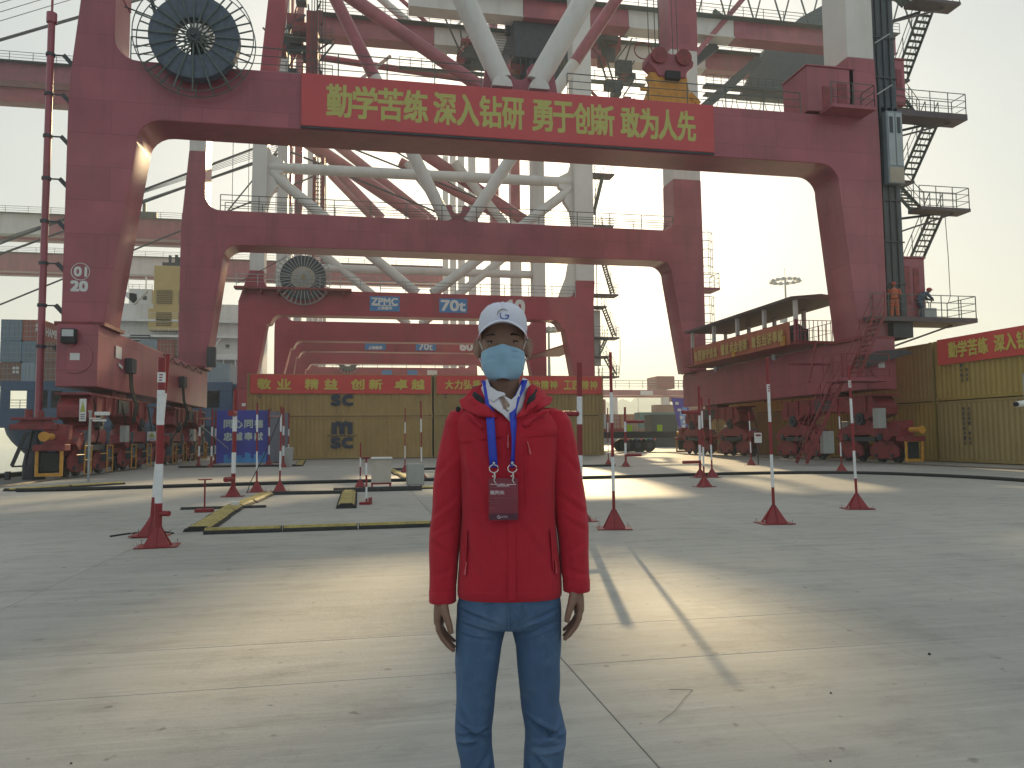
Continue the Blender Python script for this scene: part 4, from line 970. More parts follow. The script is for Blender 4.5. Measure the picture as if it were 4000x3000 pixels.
for j in (0, 1):
    c = CT[(0, j)]; z = .03 + j * (HC + .02)
    def sctxt(t, x, zz, w, h): lettering(t, (x, 52.47, zz), (1, 0, 0), (0, 0, 1), w, h, NAVY, c, bold=.045)
    # m above a wave line above sc
    x = -2.15
    for k, xx in enumerate((x + .03, x + .55, x + 1.07)):
        mb = MB(); mb.box(xx, xx + .34, 52.455, 52.475, z + 1.63, z + 2.42); mb.build('logo_stem', NAVY, c, smooth=0)
    for xx in (x + .37, x + .89):
        mb = MB(); p = [(xx + .0, z + 2.18)] + [(xx + .09 - .09 * math.cos(t), z + 2.2 + .1 * math.sin(t)) for t in [math.pi * i / 6 for i in range(7)]] + [(xx + .2, z + 2.36), (xx + .12, z + 2.49), (xx, z + 2.49)]
        mb.prism([(xx, z + 2.16), (xx + .18, z + 2.16), (xx + .3, z + 2.4), (xx + .22, z + 2.5), (xx - .02, z + 2.5), (xx - .1, z + 2.4)], 'y', 52.452, 52.47); mb.build('logo_arch', NAVY, c, smooth=0)
    mb = MB(); w = [(x - .22 + i * .09, z + 1.53 + .045 * math.cos(i * 6.283 / 11)) for i in range(22)]
    mb.prism(w + [(a, b_ - .05) for a, b_ in reversed(w)], 'y', 52.455, 52.475); mb.build('logo_wave', NAVY, c, smooth=0)
    sctxt('sc', x + .02, z + .72, 1.38, .66)
# second and third groups: banners on that stack
for (xa, xb, txt, lab, sp) in ((-7.35, 4.5, ['敬业', '精益', '创新', '卓越'], 'red banner with four spaced yellow word pairs on the left tan containers', None),
                               (4.9, 16.75, '大力弘扬劳模精神 劳动精神 工匠精神', 'red banner with one long yellow sentence on the right tan containers, behind the man', 1)):
    b = thing('slogan_banner', lab, 'banner', ((xa + xb) / 2, 52.4, 4.4), 'red slogan banners')
    wavy_cloth((xa, 52.42, 4.38), (1, 0, 0), (0, 0, 1), xb - xa, 1.26, 60, 6, .05, 'banner_cloth', BANNER2, b, seed=xa)
    if sp is None:
        for ch, px in zip('敬业精益创新卓越', (.45, 1.72, 3.5, 4.75, 6.5, 7.7, 9.4, 10.55)):
            lettering(ch, (xa + px, 52.385, 4.68), (1, 0, 0), (0, 0, 1), .85, .66, BYEL2, b, bold=.03)
    else:
        px = .6
        for ch in txt:
            if ch != ' ': lettering(ch, (xa + px, 52.385, 4.72), (1, 0, 0), (0, 0, 1), .53, .60, BYEL2, b, bold=.022)
            px += .64 if ch != ' ' else .38
# row of containers on the land side, running along the quay
YEL2 = mat('container_yellow_tan_paint', (0.38, 0.275, 0.075), 0.5, var=0.12, vscale=0.6, dirt=(0.16, 0.12, 0.06), dirt_amt=0.5, streak=1)
GR = 'tan containers in a row along the landside'
H2 = 2.83
rows = [(7.2, 19.35), (19.55, 31.7), (31.9, 44.05), (44.25, 56.4)]
desc = ['out at the right edge', 'under the right-hand slogan banner', 'behind the stair tower', 'behind the canopy leg']
for i, (ya, yb) in enumerate(rows):
    for j in range(2):
        c = container(26.7, 29.14, ya, yb, .03 + j * (H2 + .02), H2, YEL2 if (i + j) % 2 == 0 else TANB, ('lower ' if j == 0 else 'upper ') + 'tan container ' + desc[i] + ' in the landside row', GR, 'WS')
        for s0 in (2.0,):
            z = .03 + j * (H2 + .02)
            for q, s_ in enumerate(('MEDU8412', '45G1 MAX')):
                for k, ch in enumerate(s_):
                    if ch != ' ': lettering(ch, (26.66, yb - 1.6 - q * .3, z + 2.35 - k * .22), (0, -1, 0), (0, 0, 1), .11, .14, NAVY, c, bold=.01)
b = thing('slogan_banner', 'red slogan banner on the containers at the right edge of the photo', 'banner', (26.6, 25, 4.6), 'red slogan banners')
wavy_cloth((26.6, 31.4, 4.55), (0, -1, 0), (0, 0, 1), 12, 1.2, 60, 6, .05, 'banner_cloth', BANNER2, b, seed=5)
px = .75
for ch in '勤学苦练 深入钻研 勇于创新 敢为人先':
    if ch != ' ': lettering(ch, (26.56, 31.4 - px, 4.82), (0, -1, 0), (0, 0, 1), .52, .7, BYEL2, b, bold=.022)
    px += .58 if ch != ' ' else .3
# canopy banner on crane A
b = thing('slogan_banner', 'faded red banner with yellow characters hung along the canopy deck railing', 'banner', (21.55, 41.7, 6), 'red slogan banners')
wavy_cloth((21.5, 47.2, 6.0), (0, -1, 0), (0, 0, 1), 11.6, 1.15, 50, 5, .10, 'banner_cloth', mat('banner_faded_orange', (.42, .13, .075), .6, var=.12, vscale=1.5), b, seed=8)
px = .35
for ch in '有理想守信念 懂技术会创新 敢担当讲奉献':
    if ch != ' ': lettering(ch, (21.38, 47.2 - px, 6.22), (0, -1, 0), (0, 0, 1), .46, .62, mat('banner_faded_yellow', (.50, .38, .13), .6), b, bold=.02)
    px += .56 if ch != ' ' else .42

# ================================================================ CONTAINER SHIP
HULL = mat('ship_hull_blue', (0.020, 0.062, 0.150), 0.45, var=0.15, vscale=0.15, dirt=(0.05, 0.06, 0.08), dirt_amt=0.5, streak=1)
SW = mat('ship_white_paint', (0.80, 0.80, 0.78), 0.5, var=0.05, vscale=0.3, dirt=(0.3, 0.27, 0.22), dirt_amt=0.35, streak=1)
SH = thing('container_ship', 'blue hulled container ship moored stern towards the camera, white decks and yellow funnel', 'ship', (-31, 180, -3))
secs = []
for y, hw, zb_, zt_ in ((105, 13.6, 3.2, 5.45), (105.6, 14.0, 1.6, 5.45), (107, 14.3, -.6, 5.45), (112, 14.5, -3.4, 5.45), (126, 14.6, -4, 5.45), (127, 14.6, -4, 8.7), (330, 14.6, -4, 8.7), (360, 6, -4, 10)):
    r_ = []
    for k in range(17):
        a = math.pi * k / 16; cc, ss = math.cos(a), math.sin(a)
        x = -30.5 + hw * (1 if cc > 0 else -1) * abs(cc) ** .42; z = zb_ + (zt_ - zb_) * (1 - abs(ss) ** .75) * .92
        r_.append((x, y, z))
    r_[0] = (-30.5 + hw, y, zt_); r_[-1] = (-30.5 - hw, y, zt_)
    secs.append(r_)
mb = MB(); mb.loft(secs)
hull = mb.build('hull', HULL, SH, smooth=50)
# mooring deck: open bays above the transom
mb = MB(); mb.box(-45.0, -16.0, 105.05, 127, 8.35, 8.7); mb.box(-16.4, -16.0, 105.05, 127, 5.45, 8.35); mb.box(-44.9, -44.6, 118, 127, 5.45, 8.35); mb.box(-36, -17, 119, 119.3, 5.45, 8.35); mb.build('upper_deck', HULL, SH, smooth=0)
mb = MB()
mb.box(-44.3, -16.9, 104.75, 105.05, 7.7, 8.9)
for x0, x1 in ((-44.3, -43.2), (-41.3, -39.9), (-38.9, -38.5), (-37.3, -33.5), (-32, -30.4), (-29, -24), (-22.3, -20.6), (-18.5, -16.9)): mb.box(x0, x1, 104.75, 105.05, 5.5, 7.7)
mb.box(-44.3, -16.9, 104.7, 105.05, 3.1, 5.52)
mb.build('transom', HULL, SH, bevel=.06)
mb = MB(); railing(mb, [(-44, 106, 5.5), (-17, 106, 5.5)], h=1.1, step=1.5, r=.04, n=4); mb.tube((-42.2, 108, 5.5), (-42.2, 108, 6.5), .16, n=8); mb.tube((-41.6, 108, 5.5), (-41.6, 108, 6.9), .32, n=10); mb.box(-39.6, -38.6, 107, 108, 5.5, 6.2)
mb.build('mooring_gear', DARK, SH)
# accommodation
mb = MB(); mb.box(-44.5, -16.8, 131, 140, 8.7, 21.2); mb.box(-41.5, -33.2, 131, 138, 21.2, 23.4); mb.box(-37.5, -34.0, 132, 136, 23.4, 26.0); mb.box(-33.2, -19.5, 131.1, 140, 21.2, 23.6); mb.box(-33.4, -17.5, 131.2, 140, 20.5, 22.3)
mb.prism([(-38.9, 25.6), (-36.3, 25.2), (-35.9, 22.5), (-37.1, 23.8)], 'y', 132, 136)
mb.build('accommodation_block', SW, SH, bevel=.05)
mb = MB()
for z in (11.4, 14.9, 17.9, 20.4):
    mb.box(-44.9, -16.5, 129.2, 131, z, z + .28)
    mb.box(-44.9, -16.5, 129.15, 129.25, z - .65 if z == 14.9 else z - .1, z)
for i in range(16): mb.box(-44.6 + i * 1.85, -44.45 + i * 1.85, 129.3, 131, 8.7, 14.9)
mb.build('deck_galleries', SW, SH, smooth=0)
mb = MB()
for z in (15.18, 18.18, 20.68): railing(mb, [(-44.8, 129.3, z), (-16.6, 129.3, z)], h=1.05, step=1.6, r=.035, n=4)
railing(mb, [(-38.9, 132, 25.6), (-34, 132, 25.6)], h=1.1, step=1.0, r=.04, n=4); mb.tube((-35.2, 133, 25.4), (-35.2, 133, 28.2), .12, n=6); mb.tube((-37.9, 133, 25.4), (-37.9, 133, 36), .05, n=5)
mb.build('deck_railing', SW, SH)
for k, (x0, z0, x1, z1) in enumerate(((-43.5, 15, -41.5, 17.9), (-33.5, 11.7, -35.5, 14.9), (-24.6, 15, -22.6, 18), (-36, 22.9, -34, 25.2), (-41, 18.1, -39.4, 20.4))):
    mb = MB(); mb.bar((x0, 129.4, z0), (x1, 129.4, z1), .7, .15); mb.build('deck_stair', SW, SH)
for i in range(7):
    mb = MB(); mb.box(-42.6 + .0, -39.9, 130.96, 130.99, 15.4 + i * .4, 15.4 + i * .4 + .3); 
for (x0, x1, z0, z1) in ((-36.3, -33.4, 15.3, 18.1),):
    mb = MB(); mb.box(x0, x1, 129.0, 129.15, z0, z1); v_ = mb.build('vent_grille', mat('vent_dark', (.03, .035, .045), .6), SH)
    for i in range(6):
        mb = MB(); mb.box(x0 + .05, x1 - .05, 128.93, 129.0, z0 + .2 + i * .45, z0 + .3 + i * .45); mb.build('louvre', SW, v_, smooth=0)
for x, z in ((-42.2, 16.4), (-40.6, 16.4), (-38.7, 16.4), (-32.0, 16.4), (-27, 16.4), (-25, 19), (-22, 16.6), (-19, 16.6), (-22, 12.6), (-19.5, 12.6), (-25, 12.4), (-42, 12.8), (-38, 12.8), (-34.8, 24.3)):
    mb = MB(); mb.box(x - .3, x + .3, 129.1 if z < 20 else 130.9, 131.02, z - .3, z + .35) if False else mb.box(x - .3, x + .3, 130.94, 131.0, z - .3, z + .35); mb.build('window', GLASS, SH, smooth=0)
for x in (-30.5, -28.2, -25.6):
    mb = MB(); mb.tube((x, 128.6, 12.6), (x, 130, 12.6), .55, n=14); mb.build('winch_drum', GREYBOX, SH)
mb = MB(); mb.bar((-34, 128.8, 10.6), (-27, 128.8, 11.3), .4, .35); mb.tube((-30.0, 128.9, 16.0), (-29.2, 128.9, 16.0), .55, n=12); mb.build('provision_crane', DARK, SH)
FUN = mat('funnel_yellow', (.60, .45, .17), .5, var=.08, vscale=.5)
mb = MB(); mb.box(-33.1, -25.0, 129.4, 137, 18.9, 29.4); mb.box(-33.8, -24.6, 129.3, 137, 18.9, 22.4)
fn = mb.build('funnel', FUN, SH, bevel=.06)
for xx in (-32.6, -29.3):
    for zz in (19.6, 23.2):
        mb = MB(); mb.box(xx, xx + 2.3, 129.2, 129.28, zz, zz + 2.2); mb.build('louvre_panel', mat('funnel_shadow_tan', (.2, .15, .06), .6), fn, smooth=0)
        for i in range(7):
            mb = MB(); mb.bar((xx, 129.15, zz + .2 + i * .3), (xx + 2.3, 129.15, zz + .2 + i * .3), .16, .06); mb.build('louvre', FUN, fn, smooth=0)
for x, r_, h in ((-31.6, .22, 31.9), (-30.6, .25, 32), (-29.9, .5, 31.6), (-29.1, .55, 31.8), (-28.2, .45, 31.4), (-26.5, .5, 31)):
    mb = MB(); mb.tube((x, 133, 29.4), (x, 133, h), r_, n=12); mb.build('exhaust_pipe', DARK, fn)
mb = MB(); mb.box(-32.3, -26, 131, 135, 29.4, 30.3); mb.build('funnel_top', DARK, fn)
# deck cargo: single containers on the ship
CB = [mat('box_slate_blue', (.15, .22, .29), .6, var=.12, vscale=.5), mat('box_rust_red', (.34, .085, .06), .6, var=.15, vscale=.5), mat('box_brown', (.22, .10, .07), .6, var=.15, vscale=.5),
      mat('box_pale_blue', (.28, .36, .43), .6, var=.1, vscale=.5), mat('box_dark_red', (.26, .05, .05), .6, var=.12), mat('box_grey', (.30, .31, .31), .6, var=.1), mat('box_white', (.50, .50, .48), .6, var=.1), mat('box_teal', (.07, .17, .17), .6, var=.1), mat('box_orange', (.38, .12, .04), .6, var=.1)]
def small_box(x, y, z, L_, m_, label, group, along='y', W=2.44, H=2.59, logo=True):
    mb = MB()
    x1, y1 = (x + W, y + L_) if along == 'y' else (x + L_, y + W)
    mb.box(x + .04, x1 - .04, y + .04, y1 - .04, z + .04, z + H - .04)
    c = mb.build('shipping_container', m_, None, smooth=0, world=False); tag(c, label, 'container', group)
    mb = MB()
    for a in (x, x1 - .12):
        for b_ in (y, y1 - .12): mb.box(a, a + .12, b_, b_ + .12, z, z + H)
    for zz in (z, z + H - .12): mb.box(x, x1, y, y + .05, zz, zz + .12); mb.box(x, x + .05, y, y1, zz, zz + .12); mb.box(x1 - .05, x1, y, y1, zz, zz + .12)
    mb.build('frame', m_, c, smooth=0)
    if along == 'y':
        mb = MB()
        for q in (.2, .38, .62, .8): mb.tube((x + W * q, y - .02, z + .12), (x + W * q, y - .02, z + H - .12), .03, n=4)
        for i in range(3): mb.box(x + .15, x + W - .15, y + .01, y + .04, z + .5 + i * .7, z + .56 + i * .7)
        mb.build('lock_rod', CB[5], c, smooth=0)
    return c
CNAMES = ['slate blue', 'rust red', 'brown', 'pale blue', 'dark red', 'grey', 'white', 'teal', 'orange']
lay = [(0, 0, 2), (1, 0, 3), (2, 0, 2), (0, 1, 0), (1, 1, 0), (2, 1, 2), (0, 2, 0), (1, 2, 1), (2, 2, 4)]
tiern = ['bottom', 'middle', 'top']; coln = ['left', 'middle', 'right']
for i, j, k in lay:
    if i == 2 and j == 2: continue
    xx = -45.4 + i * 2.5
    c = small_box(xx, 107 if i < 2 else 107, 8.75 + j * 2.75, 12.2, CB[k], f'{CNAMES[k]} container, {tiern[j]} tier, {coln[i]} column on the ship stern', 'containers stacked on the ship stern', H=2.7)
    if k in (1, 2):
        mb = MB()
        for a in (1.55, 1.95):
            for b_ in (1.3, 1.8): mb.box(xx + a, xx + a + .3, 106.93, 106.97, 8.75 + j * 2.75 + b_, 8.75 + j * 2.75 + b_ + .34)
        mb.build('white_label', PRINTW, c, smooth=0)
c = small_box(-41.9, 107, 8.75 + 2 * 2.75 + .02, 12.2, CB[1], 'long side of a red container with white shipping line lettering, topmost on the ship stern', 'containers stacked on the ship stern', W=4.4, H=2.72) if False else None
lettering('HAMBURG SÜD', (-40.4, 107.6, 15.0), (0, 1, 0), (0, 0, 1), 9.5, 1.3, PRINTW, [o for o in bpy.data.objects if o.get('label', '').startswith('rust red container, top tier, middle')][0], bold=.05)
for i in range(3):
    k = (3, 1, 2)[i]; small_box(-34 + i * 2.5, 126, 14.3, 2.6, CB[k], f'{CNAMES[k]} container by the deck crane under the yellow funnel', 'containers below the funnel', H=2.7)
for i in range(2):
    k = (1, 3)[i]; small_box(-25.0 + i * 2.5, 106.5, 8.8, 12.2, CB[k], f'{CNAMES[k]} container on the stern just left of the second crane leg', 'containers on the stern quarter', H=2.7)
small_box(-20, 106.5, 8.8, 12.2, CB[3], 'pale blue container hard against the second crane leg', 'containers on the stern quarter', H=2.7)
# ---- container yard beyond, truck, gantry crane
rr = random.Random(5)
YC = [('rust red', 1), ('brown', 2), ('grey', 5), ('teal', 7), ('orange', 8), ('dark red', 4), ('pale blue', 3)]
LV = ['ground', 'second', 'third', 'fourth', 'top']; CL = ['leftmost', 'second from left', 'third from left', 'rightmost']
def yardrow(x0, y, n, hts, along, grp, where, L_=12.2):
    for i in range(n):
        for j in range(hts[i % len(hts)]):
            nm, k = YC[rr.randrange(len(YC))]
            if along == 'x': small_box(x0 + i * (L_ + .3), y, j * 2.62, L_, CB[k], f'{nm} container, {LV[j]} level, {CL[i]} in the yard block {where}', grp, along='x')
            else: small_box(x0 + i * 2.6, y, j * 2.62, L_, CB[k], f'{nm} container, {LV[j]} level, {CL[i]} in the yard block {where}', grp)
yardrow(36.5, 128, 4, [3, 3, 2, 2], 'y', 'far container yard stacks', 'behind the trailer')
yardrow(47, 150, 4, [2, 3, 3, 4], 'x', 'far container yard stacks', 'under the gantry crane')
yardrow(44, 118, 2, [2, 3], 'x', 'far container yard stacks', 'left of the bogies')
# black box standing on the yard
c = small_box(33.6, 86, 0, 8.2, mat('box_black_green', (.035, .045, .045), .6), 'black container with faint white lettering standing behind the flatbed trailer', 'far container yard stacks', along='x', H=3.9)
lettering('SEACO', (36.8, 85.95, 2.0), (1, 0, 0), (0, 0, 1), 1.8, .6, mat('faint_print', (.18, .19, .19)), c, bold=.03)
# flatbed trailer
T = thing('flatbed_trailer', 'dark flatbed trailer with three tyres in a row and two bright green flaps', 'trailer', (24, 62, 0))
Yt = 62.0
mb = MB(); mb.box(14, 27.5, Yt, Yt + 2.4, 1.35, 1.62); mb.box(14, 27.5, Yt - .02, Yt + .12, 1.2, 1.75); mb.build('flatbed', mat('trailer_dark_blue', (.02, .026, .04), .5), T, bevel=.03)
for i, x in enumerate((22.05, 23.0, 24.05)):
    mb = MB(); mb.disc((x, Yt + .35, .56), .55, 'y', .34, n=26); w_ = mb.build('wheel', BLACK, T)
    mb = MB(); mb.disc((x, Yt + .17, .56), .26, 'y', .04, n=18); mb.build('rim', DARK, w_)
    mb = MB(); mb.disc((x, Yt + 2.0, .56), .55, 'y', .34, n=20); mb.build('wheel', BLACK, T)
for x in (21.95, 24.65):
    mb = MB(); mb.box(x, x + .48, Yt - .1, Yt - .05, 1.75, 2.3); mb.build('reflective_flap', mat('lime_flap', (.32, .55, .03), .5), T, bevel=.06)
mb = MB(); mb.box(22.4, 23.1, Yt + .4, Yt + 1.6, 1.7, 2.6); mb.build('crate', mat('beige_panel', (.3, .3, .3)), T, bevel=.03)
for i in range(7):
    x = 21.9 + i * .4; mb = MB(); mb.prism([(x, 1.15), (x + .3, 1.15), (x + .15, .95)], 'y', Yt - .06, Yt - .045); mb.build('pennant', [mat('pennant_pink', (.5, .12, .15)), mat('pennant_green', (.15, .4, .2)), mat('pennant_blue', (.1, .2, .5))][i % 3], T, smooth=0)
T2 = thing('flatbed_trailer', 'red flatbed trailer partly hidden behind the tan containers, two dark wheels showing', 'trailer', (20, 70, 0))
mb = MB(); mb.box(14, 25.5, 70, 72.4, 1.2, 1.55); mb.box(14, 25.5, 70, 70.1, 1.55, 2.1); mb.build('flatbed', RED2, T2, bevel=.03)
for x in (20.2, 21.4): mb = MB(); mb.disc((x, 70.3, .52), .5, 'y', .3, n=22); mb.build('wheel', BLACK, T2)
mb = MB(); mb.tube((20.8, 69.6, 2.3), (22.0, 69.6, 2.25), .16, n=10); mb.build('roll_of_sheeting', PRINTW, T2)
# rubber tyred gantry crane
Gc = thing('yard_gantry_crane', 'red and white gantry crane spanning the far container yard', 'crane', (58, 172, 0))
gy = 172.0
mb = MB(); mb.box(51, 81, gy, gy + 1.6, 11.0, 12.3); mb.box(51, 81, gy + 9, gy + 10.6, 11.0, 12.3); mb.build('main_girder', RED, Gc, bevel=.04)
for x in (54.5, 57.3, 70.2, 74.2, 76.8):
    mb = MB(); mb.box(x, x + 1.5, gy + (9 if x in (54.5, 74.2) else 0), gy + (10.4 if x in (54.5, 74.2) else 1.5), 0, 10.6); mb.build('leg', WHITE, Gc, bevel=.04)
mb = MB(); mb.box(68.5, 73, gy - .5, gy + 6, 12.6, 15.6); mb.build('machinery_cabin', RED2, Gc, bevel=.05)
mb = MB(); railing(mb, [(55, gy, 12.6), (68.5, gy, 12.6)], h=1.9, step=3, r=.06, n=4); railing(mb, [(73, gy, 12.6), (80, gy, 12.6)], h=2, step=1.2, r=.09, n=4); mb.build('handrail', DARK, Gc)
mb = MB(); mb.box(64.5, 67.6, gy - .05, gy, 11.1, 12.1); mb.build('name_plate', PRINTW, Gc, smooth=0)
mb = MB(); mb.prism([(71, 10.6), (80, 10.6), (80, 9.7), (74, 9.2), (71.5, 9.8)], 'y', gy + .2, gy + 1.2); mb.build('trolley_cab', RED2, Gc)
# high masts
def light_mast(x, y, h, r_, lab, cam_=False):
    t = thing('high_mast_light', lab, 'light mast', (x, y, 0), 'tall lighting masts')
    mb = MB(); mb.tube((x, y, 0), (x, y, h), .35, .16, n=12); mb.tube((x, y, h), (x, y, h + 2.2), .05, n=5); mb.build('mast', GALV, t)
    mb = MB(); mb.path([(x + r_ * math.cos(a), y + r_ * math.sin(a), h - .4) for a in [2 * math.pi * i / 24 for i in range(24)]], .12, n=5, close=True)
    for i in range(8): a = 2 * math.pi * i / 8; mb.tube((x, y, h), (x + r_ * math.cos(a), y + r_ * math.sin(a), h - .35), .06, n=4)
    mb.build('lamp_ring', GALV, t)
    for i in range(14):
        a = 2 * math.pi * i / 14; mb = MB(); c_ = (x + r_ * math.cos(a), y + r_ * math.sin(a), h - .7); mb.tube(c_, (c_[0], c_[1], h - .15), .55, .25, n=8); mb.build('floodlight', GALV, t)
    if cam_: mb = MB(); mb.box(x - 1.2, x - .3, y - .4, y + .4, h - 9, h - 7.8); mb.build('camera_box', GALV, t)
    return t
light_mast(84, 140, 33, 2.7, 'tall light mast with round lamp ring above the canopy roof', True)
light_mast(29.5, 120, 19.2, 1.7, 'light mast with small lamp ring beside the second crane stairs')
light_mast(148.5, 400, 24.5, 3, 'thin distant light mast in front of the hills, between the gantry crane legs')
# blue standing boards in the distance at the right
pb = thing('event_board', 'tilted purple blue event board with white squares beside the far crane bogies', 'sign board', (27.5, 66, 0))
PUR = mat('purple_print', (.10, .07, .38), .5, var=.2, vscale=.6); LB = mat('light_blue_print', (.22, .36, .68), .5, var=.2, vscale=.8)
mb = MB(); mb.prism([(27.75, 4.85), (29.45, 4.75), (29.4, 3.2), (29.2, 1.9), (28.45, 1.9)], 'y', 66, 66.08); q = mb.build('board', PUR, pb)
mb = MB(); mb.prism([(28.5, 3.4), (28.8, 4.0), (29.2, 3.9), (29.35, 3.2), (29.1, 2.3), (28.6, 2.2)], 'y', 65.98, 65.995); mb.build('printed_globe', LB, q)
for (x, z) in ((28.1, 4.2), (28.3, 3.6), (28.9, 3.3), (28.5, 2.9), (28.8, 2.5), (28.7, 2.1)):
    mb = MB(); mb.box(x, x + .32, 65.96, 65.975, z, z + .24); mb.build('white_square', PRINTW, q, smooth=0)
mb = MB(); [mb.tube((x, 65.9, 0), (x, 65.9, 1.1), .03, n=5) for x in (24.2, 25.6)]; mb.tube((24.2, 65.9, 1.1), (25.6, 65.9, 1.1), .03, n=5)
tag(mb.build('barrier_frame', GALV), 'thin metal barrier frame on the ground between trailer and far bogies', 'barrier')
# ================================================================ SLALOM POLES, RAMPS AND SMALL THINGS ON THE QUAY
POLE_GROUP = 'red and white striped course poles'
BOLT = mat('bolt_zinc', (.45, .45, .46), .35, metal=.7)
def pole(x, y, label, h=2.5, r=.023, arms=(), rz=None, lean=None, base=True, tag_z=None, s=1.0):
    t = thing('course_pole', label, 'striped pole', (x, y, 0), POLE_GROUP, rz=rnd.uniform(-.3, .3) if rz is None else rz)
    if lean is None: lean = (rnd.uniform(-.012, .012), rnd.uniform(-.012, .012))
    t.rotation_euler[0] = lean[0]; t.rotation_euler[1] = lean[1]
    B = dict(world=False)
    if base:
        mb = MB(); mb.box(-.25 * s, .25 * s, -.2 * s, .2 * s, .004, .016); mb.build('base_plate', POLER, t, bevel=.002, **B)
        for a in range(4):
            mb = MB(); g = a * math.pi / 2 + math.pi / 4 * 0; c, d = math.cos(g), math.sin(g)
            p = [(0.02, .016), (.165 * s, .016), (.155 * s, .04), (.033, .28 * s), (.0, .28 * s)]
            n = Vector((-d, c, 0)) * .004
            vs = [Vector((c * u, d * u, z)) + n * k for k in (-1, 1) for u, z in p]
            q = len(p); mb.add(vs, [tuple(range(q - 1, -1, -1)), tuple(range(q, 2 * q))] + [(i, (i + 1) % q, q + (i + 1) % q, q + i) for i in range(q)])
            mb.build('gusset', POLER, t, smooth=0, **B)
        # folded sheet skirt between the gussets
        mb = MB(); k = .150 * s; mb.add([(-k, -k, .018), (k, -k, .018), (k, k, .018), (-k, k, .018), (-.026, -.026, .27 * s), (.026, -.026, .27 * s), (.026, .026, .27 * s), (-.026, .026, .27 * s)],
                                [(0, 1, 5, 4), (1, 2, 6, 5), (2, 3, 7, 6), (3, 0, 4, 7), (4, 5, 6, 7)]); mb.build('foot_skirt', POLER, t, smooth=0, **B)
        for sx, sy in ((-1, -1), (1, -1), (1, 1), (-1, 1)):
            mb = MB(); bx, by = sx * .215 * s, sy * .165 * s; mb.tube((bx, by, .016), (bx, by, .07), .006, n=6); mb.tube((bx, by, .062), (bx, by, .07), .013, n=6); mb.build('bolt', BOLT, t, **B)
    bands = [(0.0, .55, 0), (.55, 1.05, 1), (1.05, 1.55, 0), (1.55, 2.0, 1), (2.0, 5, 0)]
    if h < 1.5: bands = [(.0, .12, 0), (.12, .36, 1), (.36, .6, 0), (.6, .85, 1), (.85, 5, 0)]
    for a, b, k in bands:
        b = min(b, h)
        if b <= a: continue
        mb = MB(); mb.tube((0, 0, a), (0, 0, b), r, n=14); mb.build('red_band' if not k else 'white_band', POLEW if k else POLER, t, **B)
    if tag_z:
        mb = MB(); mb.tube((0, 0, tag_z), (0, 0, tag_z + .13), r + .002, n=14); mb.build('white_label', POLEW, t, **B)
        mb = MB()
        for i in range(3): mb.box(-.02, .012 + .006 * i, -r - .004, -r - .001, tag_z + .02 + i * .035, tag_z + .035 + i * .035)
        mb.build('red_print', POLER, t, smooth=0, **B)
    for (z, ang, L_, rr_) in arms:
        mb = MB(); c = Vector((math.cos(ang), math.sin(ang), 0)); mb.tube(c * r * .5 + Vector((0, 0, z)), c * L_ + Vector((0, 0, z)), rr_, n=12); mb.build('side_arm', POLER, t, **B)
    return t
PI = math.pi
pole(-2.58, 10.55, 'thick striped pole nearest the camera at the left, standing in front of its twin', r=.047, h=2.42, tag_z=2.1, lean=(0, 0), rz=.1, arms=((.42, -.6, .17, .035),))
pole(-2.95, 11.69, 'thick striped pole at the left, half hidden just behind the nearest one', r=.036, h=2.6, tag_z=1.9, lean=(0, .065), rz=0)
pole(-3.06, 19.27, 'thick striped pole with two stub arms pointing at the camera, before the blue board', r=.05, h=2.55, arms=((1.98, -1.7, .3, .075), (.42, -1.9, .35, .06)))
pole(3.42, 11.96, 'thick striped pole rising behind the right shoulder of the man in red', r=.045, h=2.55, arms=((1.72, 3.3, .5, .045),), lean=(0, .01))
pole(-2.71, 20.76, 'thin striped pole right beside the thick pole with two stub arms', h=2.3)
pole(-2.12, 20.56, 'thin striped pole with a loose cable down its side, right of the blue board', h=2.2)
pole(3.61, 10.82, 'thin striped pole with bolted foot, just right of the man', h=2.6, lean=(0, -.004))
pole(6.16, 10.8, 'thin striped pole at front right whose foot stands nearest the right-hand stains', h=2.55, tag_z=2.0, lean=(0, -.012))
pole(8.77, 12.49, 'thin striped pole farthest right, in front of the yellow container wall', h=2.6, tag_z=2.2, lean=(0, -.02))
pole(8.81, 18.91, 'striped pole standing in front of a close pair, its foot lowest of the three', h=2.35)
pole(10.68, 23.21, 'striped pole of the close pair with two arms pointing left', h=2.95, r=.04, arms=((.5, PI, .7, .05), (2.1, PI, .7, .06)))
pole(11.05, 23.11, 'striped pole of the close pair standing on the right, without arms', h=2.55, r=.028)
pole(17.13, 31.85, 'thin striped pole beside the small white notice under the stair', h=2.4, r=.028)
pole(17.03, 25.07, 'thin striped pole standing just left of the far right pole, in front of the bogies', h=2.4)
pole(11.3, 34.56, 'thin dark red and white pole at the right corner of the container stack', h=2.7)
pole(11.44, 32.52, 'striped pole with two arms pointing right, before the trailer wheels', h=2.65, r=.05, arms=((.52, 0, .75, .07), (2.0, 0, .9, .07)))
gate = ['first', 'second']
pole(-8.05, 40.33, 'leftmost striped pole beside the crane wheels, left of the blue board', h=2.93, r=.05)
pole(-7.4, 40.04, 'striped pole between the leftmost pole and the blue board', h=2.9, r=.05)
pole(-8.28, 45.94, 'striped pole peeping out at the left edge of the blue board', h=3.0, r=.05)
pole(-5.02, 43.08, 'striped pole in front of the right edge of the blue board', h=3.0, r=.05)
pole(-4.97, 46.17, 'striped pole behind the side panel of the blue board', h=3.0, r=.045)
pole(-3.84, 38.78, 'striped pole behind the grey bin with a crossbar tied to its top', h=2.9, r=.05)
pole(-4.69, 50.19, 'rearmost striped pole right of the grey bin against the tan container', h=3.0, r=.05)
